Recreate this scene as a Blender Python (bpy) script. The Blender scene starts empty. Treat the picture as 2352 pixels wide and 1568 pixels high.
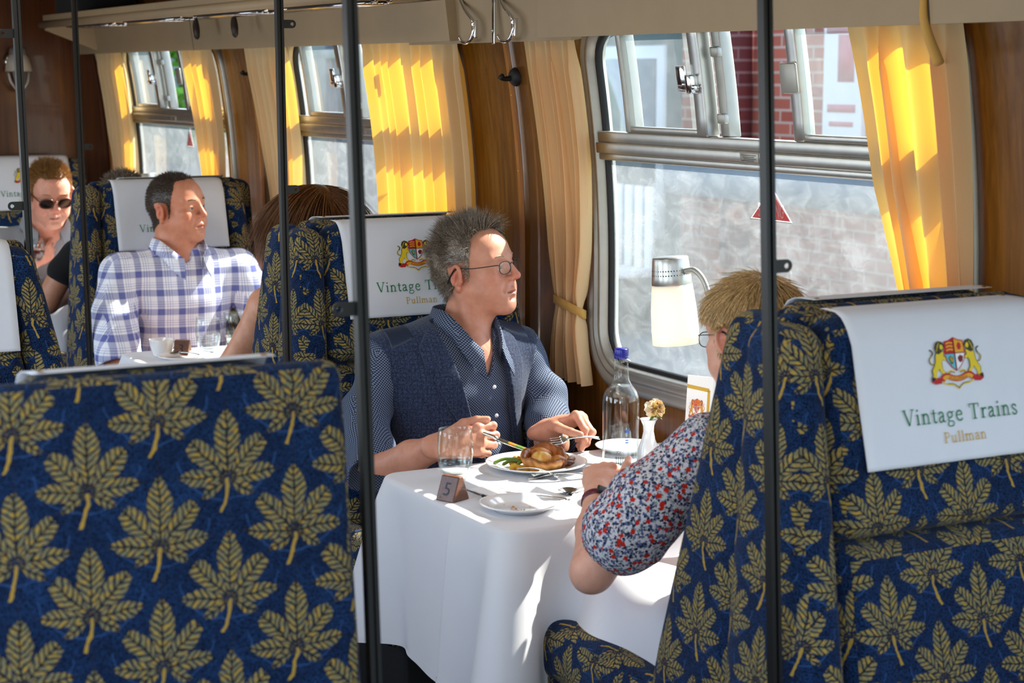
import bpy, math, random
import numpy as np
from mathutils import Vector, Matrix
random.seed(7); RNG = np.random.default_rng(7)
SC = bpy.context.scene
COL = SC.collection
R_ = math.radians

# ------------------------------------------------------------------ camera
cam = bpy.data.cameras.new('camera'); cam_o = bpy.data.objects.new('camera', cam); COL.objects.link(cam_o)
cam.sensor_width = 36.0; cam.lens = 4210.0/2352*36
cam_o.location = (0, 0, 1.68)
_yw, _p = R_(28.2), R_(8.3)
cam_o.rotation_euler = (R_(90)-_p, 0, -_yw)
cam.dof.use_dof = True; cam.dof.focus_distance = 4.62; cam.dof.aperture_fstop = 6.2
cam.clip_end = 200
SC.camera = cam_o

# ------------------------------------------------------------------ light and exposure
SC.view_settings.view_transform = 'Standard'; SC.view_settings.look = 'None'
SC.view_settings.gamma = 1.0; SC.view_settings.use_curve_mapping = False
SC.view_settings.exposure = 0.6
w = bpy.data.worlds.new('sky'); SC.world = w; w.use_nodes = True
_n = w.node_tree.nodes; _n.clear()
_out = _n.new('ShaderNodeOutputWorld'); _bg = _n.new('ShaderNodeBackground'); _sk = _n.new('ShaderNodeTexSky')
_sk.sky_type = 'NISHITA'; _sk.sun_disc = False; _sk.sun_elevation = R_(50); _sk.sun_rotation = R_(60)
_bg.inputs['Strength'].default_value = 0.40
w.node_tree.links.new(_sk.outputs[0], _bg.inputs[0]); w.node_tree.links.new(_bg.outputs[0], _out.inputs[0])
def area_lamp(name, loc, rot, sx, sy, power, color=(1, 1, 1)):
    l = bpy.data.lights.new(name, 'AREA'); l.shape = 'RECTANGLE'; l.size = sx; l.size_y = sy; l.energy = power; l.color = color
    o = bpy.data.objects.new(name, l); COL.objects.link(o); o.location = loc; o.rotation_euler = rot
    return o
_sl = bpy.data.lights.new('sun', 'SUN'); _sl.energy = 14.0; _sl.angle = R_(0.6); _sl.color = (1.0, 0.95, 0.86)
sun_o = bpy.data.objects.new('sun', _sl); COL.objects.link(sun_o)
SUN_DIR = Vector((-0.72, -0.05, -0.685)).normalized()
sun_o.rotation_euler = SUN_DIR.to_track_quat('-Z', 'Y').to_euler()
# daylight that comes in at the windows on the near side of the coach
for yy in (0.2, 2.35, 4.5, 6.65):
    area_lamp('window_daylight', (-0.22, yy, 1.30), (0, R_(-90), 0), 0.85, 1.45, 11, (0.78, 0.88, 1.0))
# the coach's own ceiling lamps
for yy in (1.0, 3.2, 5.4, 7.6):
    area_lamp('ceiling_light', (1.15, yy, 2.30), (0, 0, 0), 0.35, 0.9, 3.5, (1.0, 0.9, 0.78))
cy = SC.cycles
cy.max_bounces = 8; cy.diffuse_bounces = 4; cy.glossy_bounces = 3; cy.transmission_bounces = 6; cy.transparent_max_bounces = 20
cy.use_denoising = True; cy.sample_clamp_indirect = 6.0; cy.caustics_refractive = False; cy.caustics_reflective = False

# ------------------------------------------------------------------ object helpers
ORIG = {}
def tag(o, label=None, cat=None, group=None, kind=None):
    if label: o['label'] = label
    if cat: o['category'] = cat
    if group: o['group'] = group
    if kind: o['kind'] = kind
    return o
def thing(name, loc, label, cat, group=None, kind=None):
    o = bpy.data.objects.new(name, None); COL.objects.link(o); o.location = loc; o.empty_display_size = 0.05
    ORIG[o.name] = np.array(loc, float)
    return tag(o, label, cat, group, kind)
def copy_tree(o, parent=None):
    c = o.copy(); COL.objects.link(c); c.parent = parent
    for ch in list(o.children): copy_tree(ch, c)
    return c

class G:
    """A mesh being put together: points, faces, a uv per face corner, a colour per point, a material slot per face."""
    def __init__(s): s.v = []; s.f = []; s.c = []; s.mi = []; s.uvp = {}; s.n = 0
    def add(s, v, f, col=None, mi=0, uv=None):
        v = np.asarray(v, float).reshape(-1, 3)
        if uv is not None:
            for i, q in enumerate(uv): s.uvp[s.n+i] = q
        s.v.append(v); s.f += [tuple(int(i)+s.n for i in q) for q in f]; s.mi += [mi]*len(f)
        cc = np.ones((len(v), 3)) if col is None else np.broadcast_to(np.asarray(col, float), (len(v), 3))
        s.c.append(cc); s.n += len(v); return s
    def box(s, c, d, col=None, mi=0, r=0.0, seg=2, M=None):
        v, f = rbox(d, r, seg)
        if M is not None: v = v @ np.array(M.to_3x3()).T
        return s.add(v+np.array(c), f, col, mi)
    def tube(s, pts, rad, n=10, col=None, mi=0, cap=True, flat=None):
        v, f = tube(pts, rad, n, cap, flat); return s.add(v, f, col, mi)
    def lathe(s, prof, c=(0, 0, 0), n=32, col=None, mi=0, M=None, cap=False):
        v, f = lathe(prof, n, cap)
        if M is not None: v = v @ np.array(M.to_3x3()).T
        return s.add(v+np.array(c), f, col, mi)
    def obj(s, name, mats, parent=None, smooth=True, uv=None, fix=False, loc=None, sharp=None):
        v = np.concatenate(s.v); o0 = None
        if parent is not None: o0 = ORIG[parent.name]
        elif loc is not None: o0 = np.array(loc, float)
        if uv == 'box': vv = v.copy()
        if o0 is not None: v = v-o0
        me = bpy.data.meshes.new(name); me.from_pydata(v.tolist(), [], s.f); 
        if not isinstance(mats, (list, tuple)): mats = [mats]
        for m in mats: me.materials.append(m)
        if any(s.mi): me.polygons.foreach_set('material_index', s.mi)
        me.polygons.foreach_set('use_smooth', [smooth]*len(s.f))
        me.update()
        if fix:
            import bmesh
            bm = bmesh.new(); bm.from_mesh(me); bmesh.ops.recalc_face_normals(bm, faces=bm.faces); bm.to_mesh(me); bm.free()
        c = np.concatenate(s.c)
        if (c != 1).any():
            at = me.color_attributes.new('Col', 'FLOAT_COLOR', 'POINT')
            at.data.foreach_set('color', np.concatenate([c, np.ones((len(c), 1))], 1).astype(np.float32).ravel())
        if uv is not None:
            ul = me.uv_layers.new(name='uv'); nl = len(me.loops)
            li = np.zeros(nl, int); me.loops.foreach_get('vertex_index', li)
            if isinstance(uv, str):
                pn = np.zeros(len(me.polygons)*3); me.polygons.foreach_get('normal', pn); pn = np.abs(pn.reshape(-1, 3))
                lt = np.zeros(len(me.polygons), int); me.polygons.foreach_get('loop_total', lt)
                ax = np.repeat(np.argmax(pn*np.array([1, 1.02, 1]), 1), lt)
                P = vv[li]; U = np.where(ax == 0, P[:, 1], P[:, 0]); W_ = np.where(ax == 2, P[:, 1], P[:, 2])
                U = U + np.where(ax == 0, 0.05, 0)
            else:
                q = np.array([s.uvp.get(i, (0, 0)) for i in range(s.n)], float)[li]; U, W_ = q[:, 0], q[:, 1]
            ul.data.foreach_set('uv', np.stack([U, W_], 1).astype(np.float32).ravel())
        if sharp is not None: me.set_sharp_from_angle(angle=R_(sharp))
        o = bpy.data.objects.new(name, me); COL.objects.link(o)
        if parent is not None:
            o.parent = parent
            ORIG[o.name] = o0
        elif loc is not None: o.location = loc; ORIG[o.name] = o0
        else: ORIG[o.name] = np.zeros(3)
        return o

def rbox(d, r=0.0, seg=2):
    """A box of size d with its edges rounded to radius r, as quads."""
    d = np.asarray(d, float)/2
    if r <= 0:
        v = np.array([[x, y, z] for x in (-1, 1) for y in (-1, 1) for z in (-1, 1)])*d
        return v, [(0, 1, 3, 2), (4, 6, 7, 5), (0, 4, 5, 1), (2, 3, 7, 6), (0, 2, 6, 4), (1, 5, 7, 3)]
    r = min(r, d.min()*0.999)
    def line(h):
        a = np.linspace(-math.pi/4, 0, seg+1); t = np.tan(a)
        lo = -(h-r)+r*t; hi = (h-r)-r*t[::-1]
        mid = np.linspace(-(h-r), h-r, 2+int(min(14, (h-r)/0.02)))
        return np.concatenate([lo[:-1], mid, hi[1:]])
    V = []; F = []; n = 0
    for ax in range(3):
        a, b = [(1, 2), (2, 0), (0, 1)][ax]
        la, lb = line(d[a]), line(d[b])
        for sg in (-1, 1):
            A, B = np.meshgrid(la, lb, indexing='ij')
            P = np.zeros(A.shape+(3,)); P[..., a] = A; P[..., b] = B; P[..., ax] = sg*d[ax]
            c = np.clip(P, -(d-r), d-r); q = P-c; L = np.linalg.norm(q, axis=-1, keepdims=True); P = c+q/np.maximum(L, 1e-9)*r
            na, nb = A.shape
            idx = np.arange(na*nb).reshape(na, nb)+n
            for i in range(na-1):
                for j in range(nb-1):
                    q4 = (idx[i, j], idx[i+1, j], idx[i+1, j+1], idx[i, j+1])
                    F.append(q4 if sg > 0 else q4[::-1])
            V.append(P.reshape(-1, 3)); n += na*nb
    V = np.concatenate(V)
    key = np.round(V*1e6).astype(np.int64); _, ui, inv = np.unique(key, axis=0, return_index=True, return_inverse=True); inv = inv.ravel()
    F = [tuple(inv[i] for i in f) for f in F]
    F = [f for f in F if len(set(f)) == 4]
    return V[ui], F
def _frames(P):
    T = np.gradient(P, axis=0); T /= np.maximum(np.linalg.norm(T, axis=1, keepdims=True), 1e-9)
    ref = np.array([0, 0, 1.0]) if abs(T[0][2]) < 0.9 else np.array([1.0, 0, 0])
    N = []; nrm = ref-T[0]*(ref@T[0]); nrm /= np.linalg.norm(nrm)
    for t in T:
        nrm = nrm-t*(nrm@t); nrm /= max(np.linalg.norm(nrm), 1e-9); N.append(nrm)
    N = np.array(N); return T, N, np.cross(T, N)
def tube(pts, rad, n=10, cap=True, flat=None):
    P = np.asarray(pts, float); m = len(P); rad = np.broadcast_to(np.asarray(rad, float), (m,))
    T, N, B = _frames(P); a = np.arange(n)/n*2*math.pi
    fl = 1.0 if flat is None else flat
    v = P[:, None]+rad[:, None, None]*(np.cos(a)[None, :, None]*N[:, None]*fl+np.sin(a)[None, :, None]*B[:, None])
    v = v.reshape(-1, 3)
    f = [(i*n+j, i*n+(j+1) % n, (i+1)*n+(j+1) % n, (i+1)*n+j) for i in range(m-1) for j in range(n)]
    if cap: f += [tuple(range(n-1, -1, -1)), tuple((m-1)*n+j for j in range(n))]
    return v, f
def lathe(prof, n=32, cap=False):
    P = np.asarray(prof, float); m = len(P); a = np.arange(n)/n*2*math.pi
    v = np.stack([P[:, None, 0]*np.cos(a), P[:, None, 0]*np.sin(a), np.repeat(P[:, 1:2], n, 1)], -1).reshape(-1, 3)
    f = [(i*n+j, i*n+(j+1) % n, (i+1)*n+(j+1) % n, (i+1)*n+j) for i in range(m-1) for j in range(n)]
    if cap: f += [tuple(range(n-1, -1, -1)), tuple((m-1)*n+j for j in range(n))]
    return v, f
def smooth_pts(pts, k=6):
    """A smooth curve through points (Catmull-Rom)."""
    P = np.asarray(pts, float); P = np.vstack([2*P[0]-P[1], P, 2*P[-1]-P[-2]]); out = []
    for i in range(1, len(P)-2):
        for t in np.linspace(0, 1, k, endpoint=False):
            a, b, c, d = P[i-1:i+3]
            out.append(0.5*((2*b)+(c-a)*t+(2*a-5*b+4*c-d)*t*t+(3*b-a-3*c+d)*t**3))
    out.append(P[-2]); return np.array(out)
def grid_faces(na, nb, flip=False, wrap=False):
    F = []
    for i in range(na-1):
        for j in range(nb if wrap else nb-1):
            k = (j+1) % nb
            q = (i*nb+j, (i+1)*nb+j, (i+1)*nb+k, i*nb+k); F.append(q[::-1] if flip else q)
    return F

# ------------------------------------------------------------------ material helpers
def lin(r, g, b):
    return tuple(((c/255)/12.92 if c/255 <= 0.04045 else ((c/255+0.055)/1.055)**2.4) for c in (r, g, b))
class S:
    def __init__(s, t, k): s.t = t; s.k = k
    def __add__(s, o): return s.t.m('ADD', s, o)
    __radd__ = __add__
    def __sub__(s, o): return s.t.m('SUBTRACT', s, o)
    def __rsub__(s, o): return s.t.m('SUBTRACT', o, s)
    def __mul__(s, o): return s.t.m('MULTIPLY', s, o)
    __rmul__ = __mul__
    def __truediv__(s, o): return s.t.m('DIVIDE', s, o)
    def __lt__(s, o): return s.t.m('LESS_THAN', s, o)
    def __gt__(s, o): return s.t.m('GREATER_THAN', s, o)
    def abs(s): return s.t.m('ABSOLUTE', s)
    def fract(s): return s.t.m('FRACT', s)
    def sin(s): return s.t.m('SINE', s)
    def sat(s): return s.t.m('ADD', s, 0.0, clamp=True)
class T:
    def __init__(s, name):
        s.mat = bpy.data.materials.new(name); s.mat.use_nodes = True; s.nt = s.mat.node_tree; s.nt.nodes.clear()
        s.out = s.nt.nodes.new('ShaderNodeOutputMaterial')
    def link(s, a, b):
        if isinstance(a, S): s.nt.links.new(a.k, b)
        else:
            try: b.default_value = a
            except Exception: b.default_value = tuple(a)+(1.0,)
    def m(s, op, *a, clamp=False):
        n = s.nt.nodes.new('ShaderNodeMath'); n.operation = op; n.use_clamp = clamp
        for i, x in enumerate(a): s.link(x if isinstance(x, S) else float(x), n.inputs[i])
        return S(s, n.outputs[0])
    def mx(s, a, b): return s.m('MAXIMUM', a, b)
    def mn(s, a, b): return s.m('MINIMUM', a, b)
    def step(s, x, e): return s.m('ADD', s.m('DIVIDE', x, e), 0.5, clamp=True)
    def coord(s, kind='UV'):
        n = s.nt.nodes.new('ShaderNodeTexCoord'); return S(s, n.outputs[kind])
    def xyz(s, v):
        n = s.nt.nodes.new('ShaderNodeSeparateXYZ'); s.link(v, n.inputs[0]); return [S(s, o) for o in n.outputs]
    def vec(s, x, y, z=0.0):
        n = s.nt.nodes.new('ShaderNodeCombineXYZ')
        for i, q in enumerate((x, y, z)): s.link(q if isinstance(q, S) else float(q), n.inputs[i])
        return S(s, n.outputs[0])
    def scale(s, v, k):
        n = s.nt.nodes.new('ShaderNodeVectorMath'); n.operation = 'MULTIPLY'; s.link(v, n.inputs[0]); n.inputs[1].default_value = k if hasattr(k, '__len__') else (k, k, k)
        return S(s, n.outputs[0])
    def noise(s, v, sc, det=2.0, rough=0.5, col=False, dist=0.0):
        n = s.nt.nodes.new('ShaderNodeTexNoise'); 
        if v is not None: s.link(v, n.inputs['Vector'])
        n.inputs['Scale'].default_value = sc; n.inputs['Detail'].default_value = det; n.inputs['Roughness'].default_value = rough; n.inputs['Distortion'].default_value = dist
        return S(s, n.outputs['Color' if col else 'Fac'])
    def voro(s, v, sc, feat='F1', out='Distance', rnd=1.0):
        n = s.nt.nodes.new('ShaderNodeTexVoronoi'); n.feature = feat
        if v is not None: s.link(v, n.inputs['Vector'])
        n.inputs['Scale'].default_value = sc; n.inputs['Randomness'].default_value = rnd
        return S(s, n.outputs[out])
    def mix(s, f, a, b):
        n = s.nt.nodes.new('ShaderNodeMix'); n.data_type = 'RGBA'
        s.link(f if isinstance(f, S) else float(f), n.inputs[0])
        for q, i in ((a, 6), (b, 7)):
            s.link(q if isinstance(q, S) else tuple(q)[:3]+(1.0,), n.inputs[i])
        return S(s, n.outputs[2])
    def mulc(s, a, b):
        n = s.nt.nodes.new('ShaderNodeMix'); n.data_type = 'RGBA'; n.blend_type = 'MULTIPLY'; n.inputs[0].default_value = 1.0
        for q, i in ((a, 6), (b, 7)):
            s.link(q if isinstance(q, S) else tuple(q)[:3]+(1.0,), n.inputs[i])
        return S(s, n.outputs[2])
    def ramp(s, f, stops):
        n = s.nt.nodes.new('ShaderNodeValToRGB'); s.link(f, n.inputs[0]); e = n.color_ramp.elements
        while len(e) < len(stops): e.new(0.5)
        for q, (p, c) in zip(e, stops): q.position = p; q.color = tuple(c)[:3]+(1.0,)
        return S(s, n.outputs[0])
    def attr(s, name='Col'):
        n = s.nt.nodes.new('ShaderNodeAttribute'); n.attribute_name = name; return S(s, n.outputs['Color'])
    def bump(s, h, strength=0.3, dist=0.002):
        n = s.nt.nodes.new('ShaderNodeBump'); n.inputs['Strength'].default_value = strength; n.inputs['Distance'].default_value = dist
        s.link(h, n.inputs['Height']); return S(s, n.outputs[0])
    def prin(s, col, rough=0.6, metal=0.0, normal=None, spec=0.5, sheen=0.0, coat=0.0, sub=0.0, subr=(0.012, 0.004, 0.002), emit=None, es=0.0):
        n = s.nt.nodes.new('ShaderNodeBsdfPrincipled')
        s.link(col if isinstance(col, S) else tuple(col)[:3]+(1.0,), n.inputs['Base Color'])
        s.link(rough if isinstance(rough, S) else float(rough), n.inputs['Roughness']); n.inputs['Metallic'].default_value = metal
        n.inputs['Specular IOR Level'].default_value = spec; n.inputs['Sheen Weight'].default_value = sheen; n.inputs['Coat Weight'].default_value = coat
        if sub:
            n.inputs['Subsurface Weight'].default_value = sub; n.inputs['Subsurface Radius'].default_value = subr; n.inputs['Subsurface Scale'].default_value = 1.0
        if emit is not None:
            s.link(emit if isinstance(emit, S) else tuple(emit)[:3]+(1.0,), n.inputs['Emission Color']); n.inputs['Emission Strength'].default_value = es
        if normal is not None: s.link(normal, n.inputs['Normal'])
        return S(s, n.outputs[0])
    def node(s, typ, **kw):
        n = s.nt.nodes.new(typ)
        for k, v in kw.items(): s.link(v if isinstance(v, S) else (tuple(v)+(1.0,) if hasattr(v, '__len__') else v), n.inputs[k])
        return S(s, n.outputs[0])
    def mixs(s, f, a, b):
        n = s.nt.nodes.new('ShaderNodeMixShader'); s.link(f if isinstance(f, S) else float(f), n.inputs[0]); s.link(a, n.inputs[1]); s.link(b, n.inputs[2]); return S(s, n.outputs[0])
    def done(s, sh): s.nt.links.new(sh.k, s.out.inputs[0]); return s.mat
def plain(name, rgb, rough=0.5, metal=0.0, noise=0.0, nscale=20.0, spec=0.5, coat=0.0, bump=0.0):
    t = T(name); c = lin(*rgb)
    if noise:
        nz = t.noise(t.coord('Object'), nscale, 3.0)
        cc = t.mix(nz, tuple(x*(1-noise) for x in c), tuple(min(1, x*(1+noise)) for x in c))
    else: cc = c
    nm = t.bump(t.noise(t.coord('Object'), nscale*8, 3.0), bump, 0.002) if bump else None
    return t.done(t.prin(cc, rough, metal, nm, spec, coat=coat))
# ------------------------------------------------------------------ materials
M = {}
def leaf_fabric(name, ou=0.0, ov=0.0):
    t = T(name); u, v, _ = t.xyz(t.coord('UV'))
    uv = t.vec(u, v)
    nz = t.noise(uv, 55.0, 2.0, col=True); n1, n2, _ = t.xyz(nz); n3 = t.noise(uv, 330.0, 2.0)
    u = u-ou; v = v-ov
    A, B = 0.192, 0.168
    x1 = ((u/A+0.5).fract()-0.5)*A; y1 = ((v/B+0.5).fract()-0.5)*B
    x2 = ((u/A).fract()-0.5)*A; y2 = ((v/B).fract()-0.5)*B
    sel = (x2*x2+y2*y2) < (x1*x1+y1*y1)
    x = x1+(x2-x1)*sel+(n1-0.5)*0.010; y = y1+(y2-y1)*sel+(n2-0.5)*0.010
    X = x.abs(); Y = y+0.014
    gold = None; body = None
    for th, L, hw in ((0, 0.096, 0.0174), (43, 0.085, 0.0146), (84, 0.071, 0.0122), (122, 0.045, 0.0075)):
        sn, cs = math.sin(R_(th)), math.cos(R_(th))
        s_ = X*sn+Y*cs; a = (X*cs-Y*sn).abs() if th else X
        q = (s_/L).sat()
        w_ = t.m('POWER', q, 1.5)*(1.0-q)*(5.4*hw)+(n3-0.5)*0.007
        m = t.step(w_-a, 0.0016)
        vein = t.mx(t.step(((s_-a*0.9)/0.0098).fract()-0.66, 0.16), t.step(0.0014-a, 0.001))
        edge = t.step(0.0022-(w_-a), 0.002)
        g = m*(1.0-vein*0.95)
        gold = g if gold is None else t.mx(gold, g)
        body = m if body is None else t.mx(body, m)
    st = t.step(0.0024-(x-(Y*Y)*5.0).abs(), 0.001)*((Y*-1.0) > 0.0)*((Y+0.047) > 0.0)
    gold = t.mx(gold, st)
    fine = t.noise(uv, 620.0, 2.0, 0.6); mid = t.noise(uv, 190.0, 2.0, 0.6)
    worm = t.step(0.055-(mid-0.5).abs(), 0.05)
    big = t.noise(uv, 14.0, 2.0)
    bg = t.mix(t.step(fine-0.53, 0.16), lin(2, 5, 12), lin(16, 34, 70))
    bg = t.mix(worm*(big*1.1), bg, lin(34, 66, 114))
    arc = t.step(0.0012-((x*x+(y-0.03)*(y-0.03))*1.0-0.0052).abs()*8.0, 0.0012)
    bg = t.mix(arc*0.6, bg, lin(50, 86, 140))
    bg = t.mix(body*0.85, bg, lin(7, 13, 30))
    gc = t.mix(t.mx(t.step(t.noise(uv, 130.0, 2.0)-0.55, 0.2), 1.0-body), lin(122, 120, 94), lin(180, 146, 60))
    gc = t.mix(t.step(fine-0.58, 0.1)*0.5, gc, lin(70, 66, 48))
    col = t.mix(gold, bg, gc)
    return t.done(t.prin(col, 0.95, normal=t.bump(fine, 0.5, 0.0015), spec=0.12, sheen=0.06))
M['leaf'] = leaf_fabric('leaf_moquette', 0.018, 0.118)
M['leaf_fl'] = leaf_fabric('leaf_moquette_near', 0.677, 1.151)

def wood_veneer(name, a, b, rough=0.25, sc=1.0, axis=2):
    t = T(name); p = t.coord('Object')
    k = [60.0*sc, 60.0*sc, 60.0*sc]; k[axis] = 2.2*sc
    g = t.noise(t.scale(p, tuple(k)), 1.0, 5.0, 0.6, dist=0.6)
    k2 = [9.0*sc]*3; k2[axis] = 0.8*sc
    g2 = t.noise(t.scale(p, tuple(k2)), 1.0, 3.0, 0.5)
    c = t.mix(t.step(g*0.6+g2*0.4-0.5, 0.35), lin(*a), lin(*b))
    return t.done(t.prin(c, rough, spec=0.5, coat=0.3, normal=t.bump(g, 0.08, 0.001)))
M['wood'] = wood_veneer('brown_veneer', (86, 52, 18), (138, 90, 36))
M['wood_dark'] = wood_veneer('dark_veneer', (52, 26, 14), (104, 56, 28), 0.3, 0.7)
M['wood_gold'] = wood_veneer('honey_beading', (150, 92, 34), (190, 124, 54), 0.35)
M['walnut'] = wood_veneer('walnut_block', (72, 38, 22), (122, 74, 48), 0.5, 3.0, 0)
def painted(name, rgb):
    t = T(name); p = t.coord('Object')
    n = t.noise(p, 6.0, 4.0, 0.6); f = t.noise(p, 700.0, 2.0)
    c = t.mix(n, tuple(x*0.86 for x in lin(*rgb)), tuple(min(1, x*1.1) for x in lin(*rgb)))
    return t.done(t.prin(c, 0.55, normal=t.bump(f, 0.12, 0.001)))
M['cream'] = painted('cream_paint', (164, 143, 112))
M['alu'] = plain('brushed_aluminium', (190, 190, 186), 0.34, 1.0, 0.12, 30)
M['alu_pale'] = plain('anodised_aluminium', (176, 175, 168), 0.45, 0.75, 0.10, 25)
M['chrome'] = plain('chrome', (220, 222, 226), 0.12, 1.0)
M['silver'] = plain('silver_cutlery', (205, 204, 200), 0.16, 1.0, 0.08, 60)
M['black'] = plain('black_powder_coat', (14, 15, 17), 0.42)
M['rubber'] = plain('black_rubber', (16, 17, 18), 0.6)
M['dark'] = plain('dark_metal', (22, 22, 24), 0.6)
M['gold_pin'] = plain('brass_pin', (190, 150, 80), 0.3, 1.0)
def fabric(name, rgb, sc=900.0, rough=0.9, var=0.08, bump=0.25, trans=0.0):
    t = T(name); p = t.coord('Object'); f = t.noise(p, sc, 2.0); g = t.noise(p, 9.0, 3.0)
    c = t.mix(g, tuple(x*(1-var) for x in lin(*rgb)), tuple(min(1, x*(1+var)) for x in lin(*rgb)))
    sh = t.prin(c, rough, normal=t.bump(f, bump, 0.0006), spec=0.2, sheen=0.1)
    if trans: sh = t.mixs(trans, sh, t.node('ShaderNodeBsdfTranslucent', Color=c))
    return t.done(sh)
M['white_cloth'] = fabric('white_linen', (232, 232, 236), var=0.02, trans=0.12)
M['antimac'] = fabric('white_antimacassar_cotton', (222, 224, 232), var=0.03)
def curtain_mat():
    t = T('gold_curtain_cotton'); p = t.coord('Object')
    wv = t.noise(t.scale(p, (600, 600, 900)), 1.0, 2.0); g = t.noise(t.scale(p, (6, 6, 2)), 1.0, 2.0)
    c = t.mix(g, lin(234, 204, 150), lin(246, 224, 180))
    tr = t.mix(g, lin(250, 172, 14), lin(255, 196, 50))
    d = t.prin(c, 0.85, normal=t.bump(wv, 0.2, 0.0006), spec=0.15)
    return t.done(t.mixs(0.36, d, t.node('ShaderNodeBsdfTranslucent', Color=tr)))
M['curtain'] = curtain_mat()
def pane(name, dirt, lo, hi, tint=(0.93, 0.97, 0.95), streak=(1, 1, 1)):
    t = T(name); p = t.coord('Object')
    n = t.noise(t.scale(p, streak), 2.5, 5.0, 0.6, dist=0.8)
    wisp = t.noise(t.scale(p, (1, 1, 1.8)), 11.0, 8.0, 0.72, dist=0.9)
    spk = t.step(0.10-t.voro(p, 120.0), 0.05)
    f = (t.step(n-0.5, 0.5)*(hi-lo)+lo+t.step(wisp-0.55, 0.22)*0.15*dirt+spk*0.05*dirt)
    f = t.m('ADD', f, 0.0, clamp=True)
    film = t.mixs(0.5, t.node('ShaderNodeBsdfDiffuse', Color=(0.52, 0.56, 0.57)), t.node('ShaderNodeBsdfTranslucent', Color=(0.40, 0.44, 0.45)))
    lw = t.nt.nodes.new('ShaderNodeLayerWeight'); lw.inputs[0].default_value = 0.5
    clear = t.mixs(t.m('POWER', S(t, lw.outputs[1]), 4.0)*0.8+0.04, t.node('ShaderNodeBsdfTransparent', Color=tint), t.node('ShaderNodeBsdfGlossy', Color=(1, 1, 1), Roughness=0.02))
    return t.done(t.mixs(f, clear, film))
M['pane_dirty'] = pane('dirty_window_glass', 1.0, 0.16, 0.36, streak=(1, 1, 0.6))
M['pane'] = pane('hazy_window_glass', 0.3, 0.14, 0.26, (0.90, 0.96, 0.93))
def thin_glass(name, tint=(0.97, 0.985, 0.98), edge=(0.80, 0.86, 0.84), gl=1.0, ior=1.5):
    t = T(name)
    lw = t.nt.nodes.new('ShaderNodeLayerWeight'); lw.inputs[0].default_value = 0.5
    fc = S(t, lw.outputs[1])
    c = t.mix(t.m('POWER', fc, 3.0), tint, edge)
    return t.done(t.mixs(((t.m('POWER', fc, 4.0)*0.85+0.035)*gl).sat(), t.node('ShaderNodeBsdfTransparent', Color=c), t.node('ShaderNodeBsdfGlossy', Color=(1, 1, 1), Roughness=0.01)))
M['glass'] = thin_glass('clear_drinking_glass')
M['water'] = thin_glass('still_water', (0.95, 0.97, 0.975), (0.74, 0.80, 0.82), 1.2, 1.33)
M['wine'] = thin_glass('red_wine', (0.35, 0.02, 0.04), (0.15, 0.0, 0.01), 1.0, 1.33)
M['lens'] = thin_glass('spectacle_lens', (0.95, 0.95, 0.96), (0.9, 0.9, 0.92), 0.6, 1.5)
M['china'] = plain('white_china', (238, 238, 238), 0.12, 0, 0, spec=0.6, coat=0.4)
M['paper'] = plain('white_paper', (240, 240, 240), 0.7)
M['red'] = fabric('red_vinyl', (200, 12, 18), var=0.02, bump=0.0, trans=0.65)
M['white_vinyl'] = fabric('white_vinyl', (240, 238, 238), var=0.01, bump=0.0, trans=0.65)
M['white'] = plain('white_print', (240, 240, 240), 0.6)
M['green_thread'] = plain('green_thread', (24, 120, 72), 0.8)
M['gold_thread'] = plain('gold_thread', (206, 164, 60), 0.8)
M['bluecap'] = plain('blue_cap', (30, 34, 140), 0.3)
def vcol(name, rough=0.6, spec=0.4, sub=0.0, bump=0.0, sc=300.0, coat=0.0):
    t = T(name); c = t.attr('Col'); nm = None
    if bump: nm = t.bump(t.noise(t.coord('Object'), sc, 3.0), bump, 0.001)
    return t.done(t.prin(c, rough, spec=spec, sub=sub, normal=nm, coat=coat))
M['vcol'] = vcol('coloured_print')
M['food'] = vcol('cooked_food', 0.42, 0.5, 0.0, 0.4, 160.0, 0.08)
def skin_mat(name, base=1.0):
    t = T(name); c = t.attr('Col'); p = t.coord('Object')
    n = t.noise(p, 38.0, 4.0, 0.6); f = t.noise(p, 420.0, 3.0, 0.6)
    c2 = t.mulc(c, t.mix(t.step(n-0.5, 0.5), (0.86, 0.74, 0.72), (1.06, 1.04, 1.02)))
    return t.done(t.prin(c2, 0.48, spec=0.4, sub=0.18, subr=(0.010, 0.004, 0.002), normal=t.bump(f, 0.18, 0.0008)))
M['skin'] = skin_mat('skin')
def hair_mat(name, a, b):
    t = T(name); n = t.noise(t.coord('Object'), 260.0, 2.0); c = t.attr('Col')
    return t.done(t.prin(t.mulc(c, t.mix(t.step(n-0.5, 0.4), lin(*a), lin(*b))), 0.42, spec=0.5))
M['hair_grey'] = hair_mat('grey_brown_hair', (66, 54, 45), (172, 156, 138))
M['hair_blonde'] = hair_mat('blonde_hair', (172, 132, 80), (240, 206, 148))
M['hair_brown'] = hair_mat('brown_hair', (58, 30, 12), (130, 78, 32))
M['hair_dark'] = hair_mat('short_dark_hair', (44, 34, 28), (84, 68, 56))
M['hair_fair'] = hair_mat('fair_hair', (120, 80, 40), (190, 146, 88))
M['eye'] = vcol('eye', 0.12, 0.6)
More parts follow.
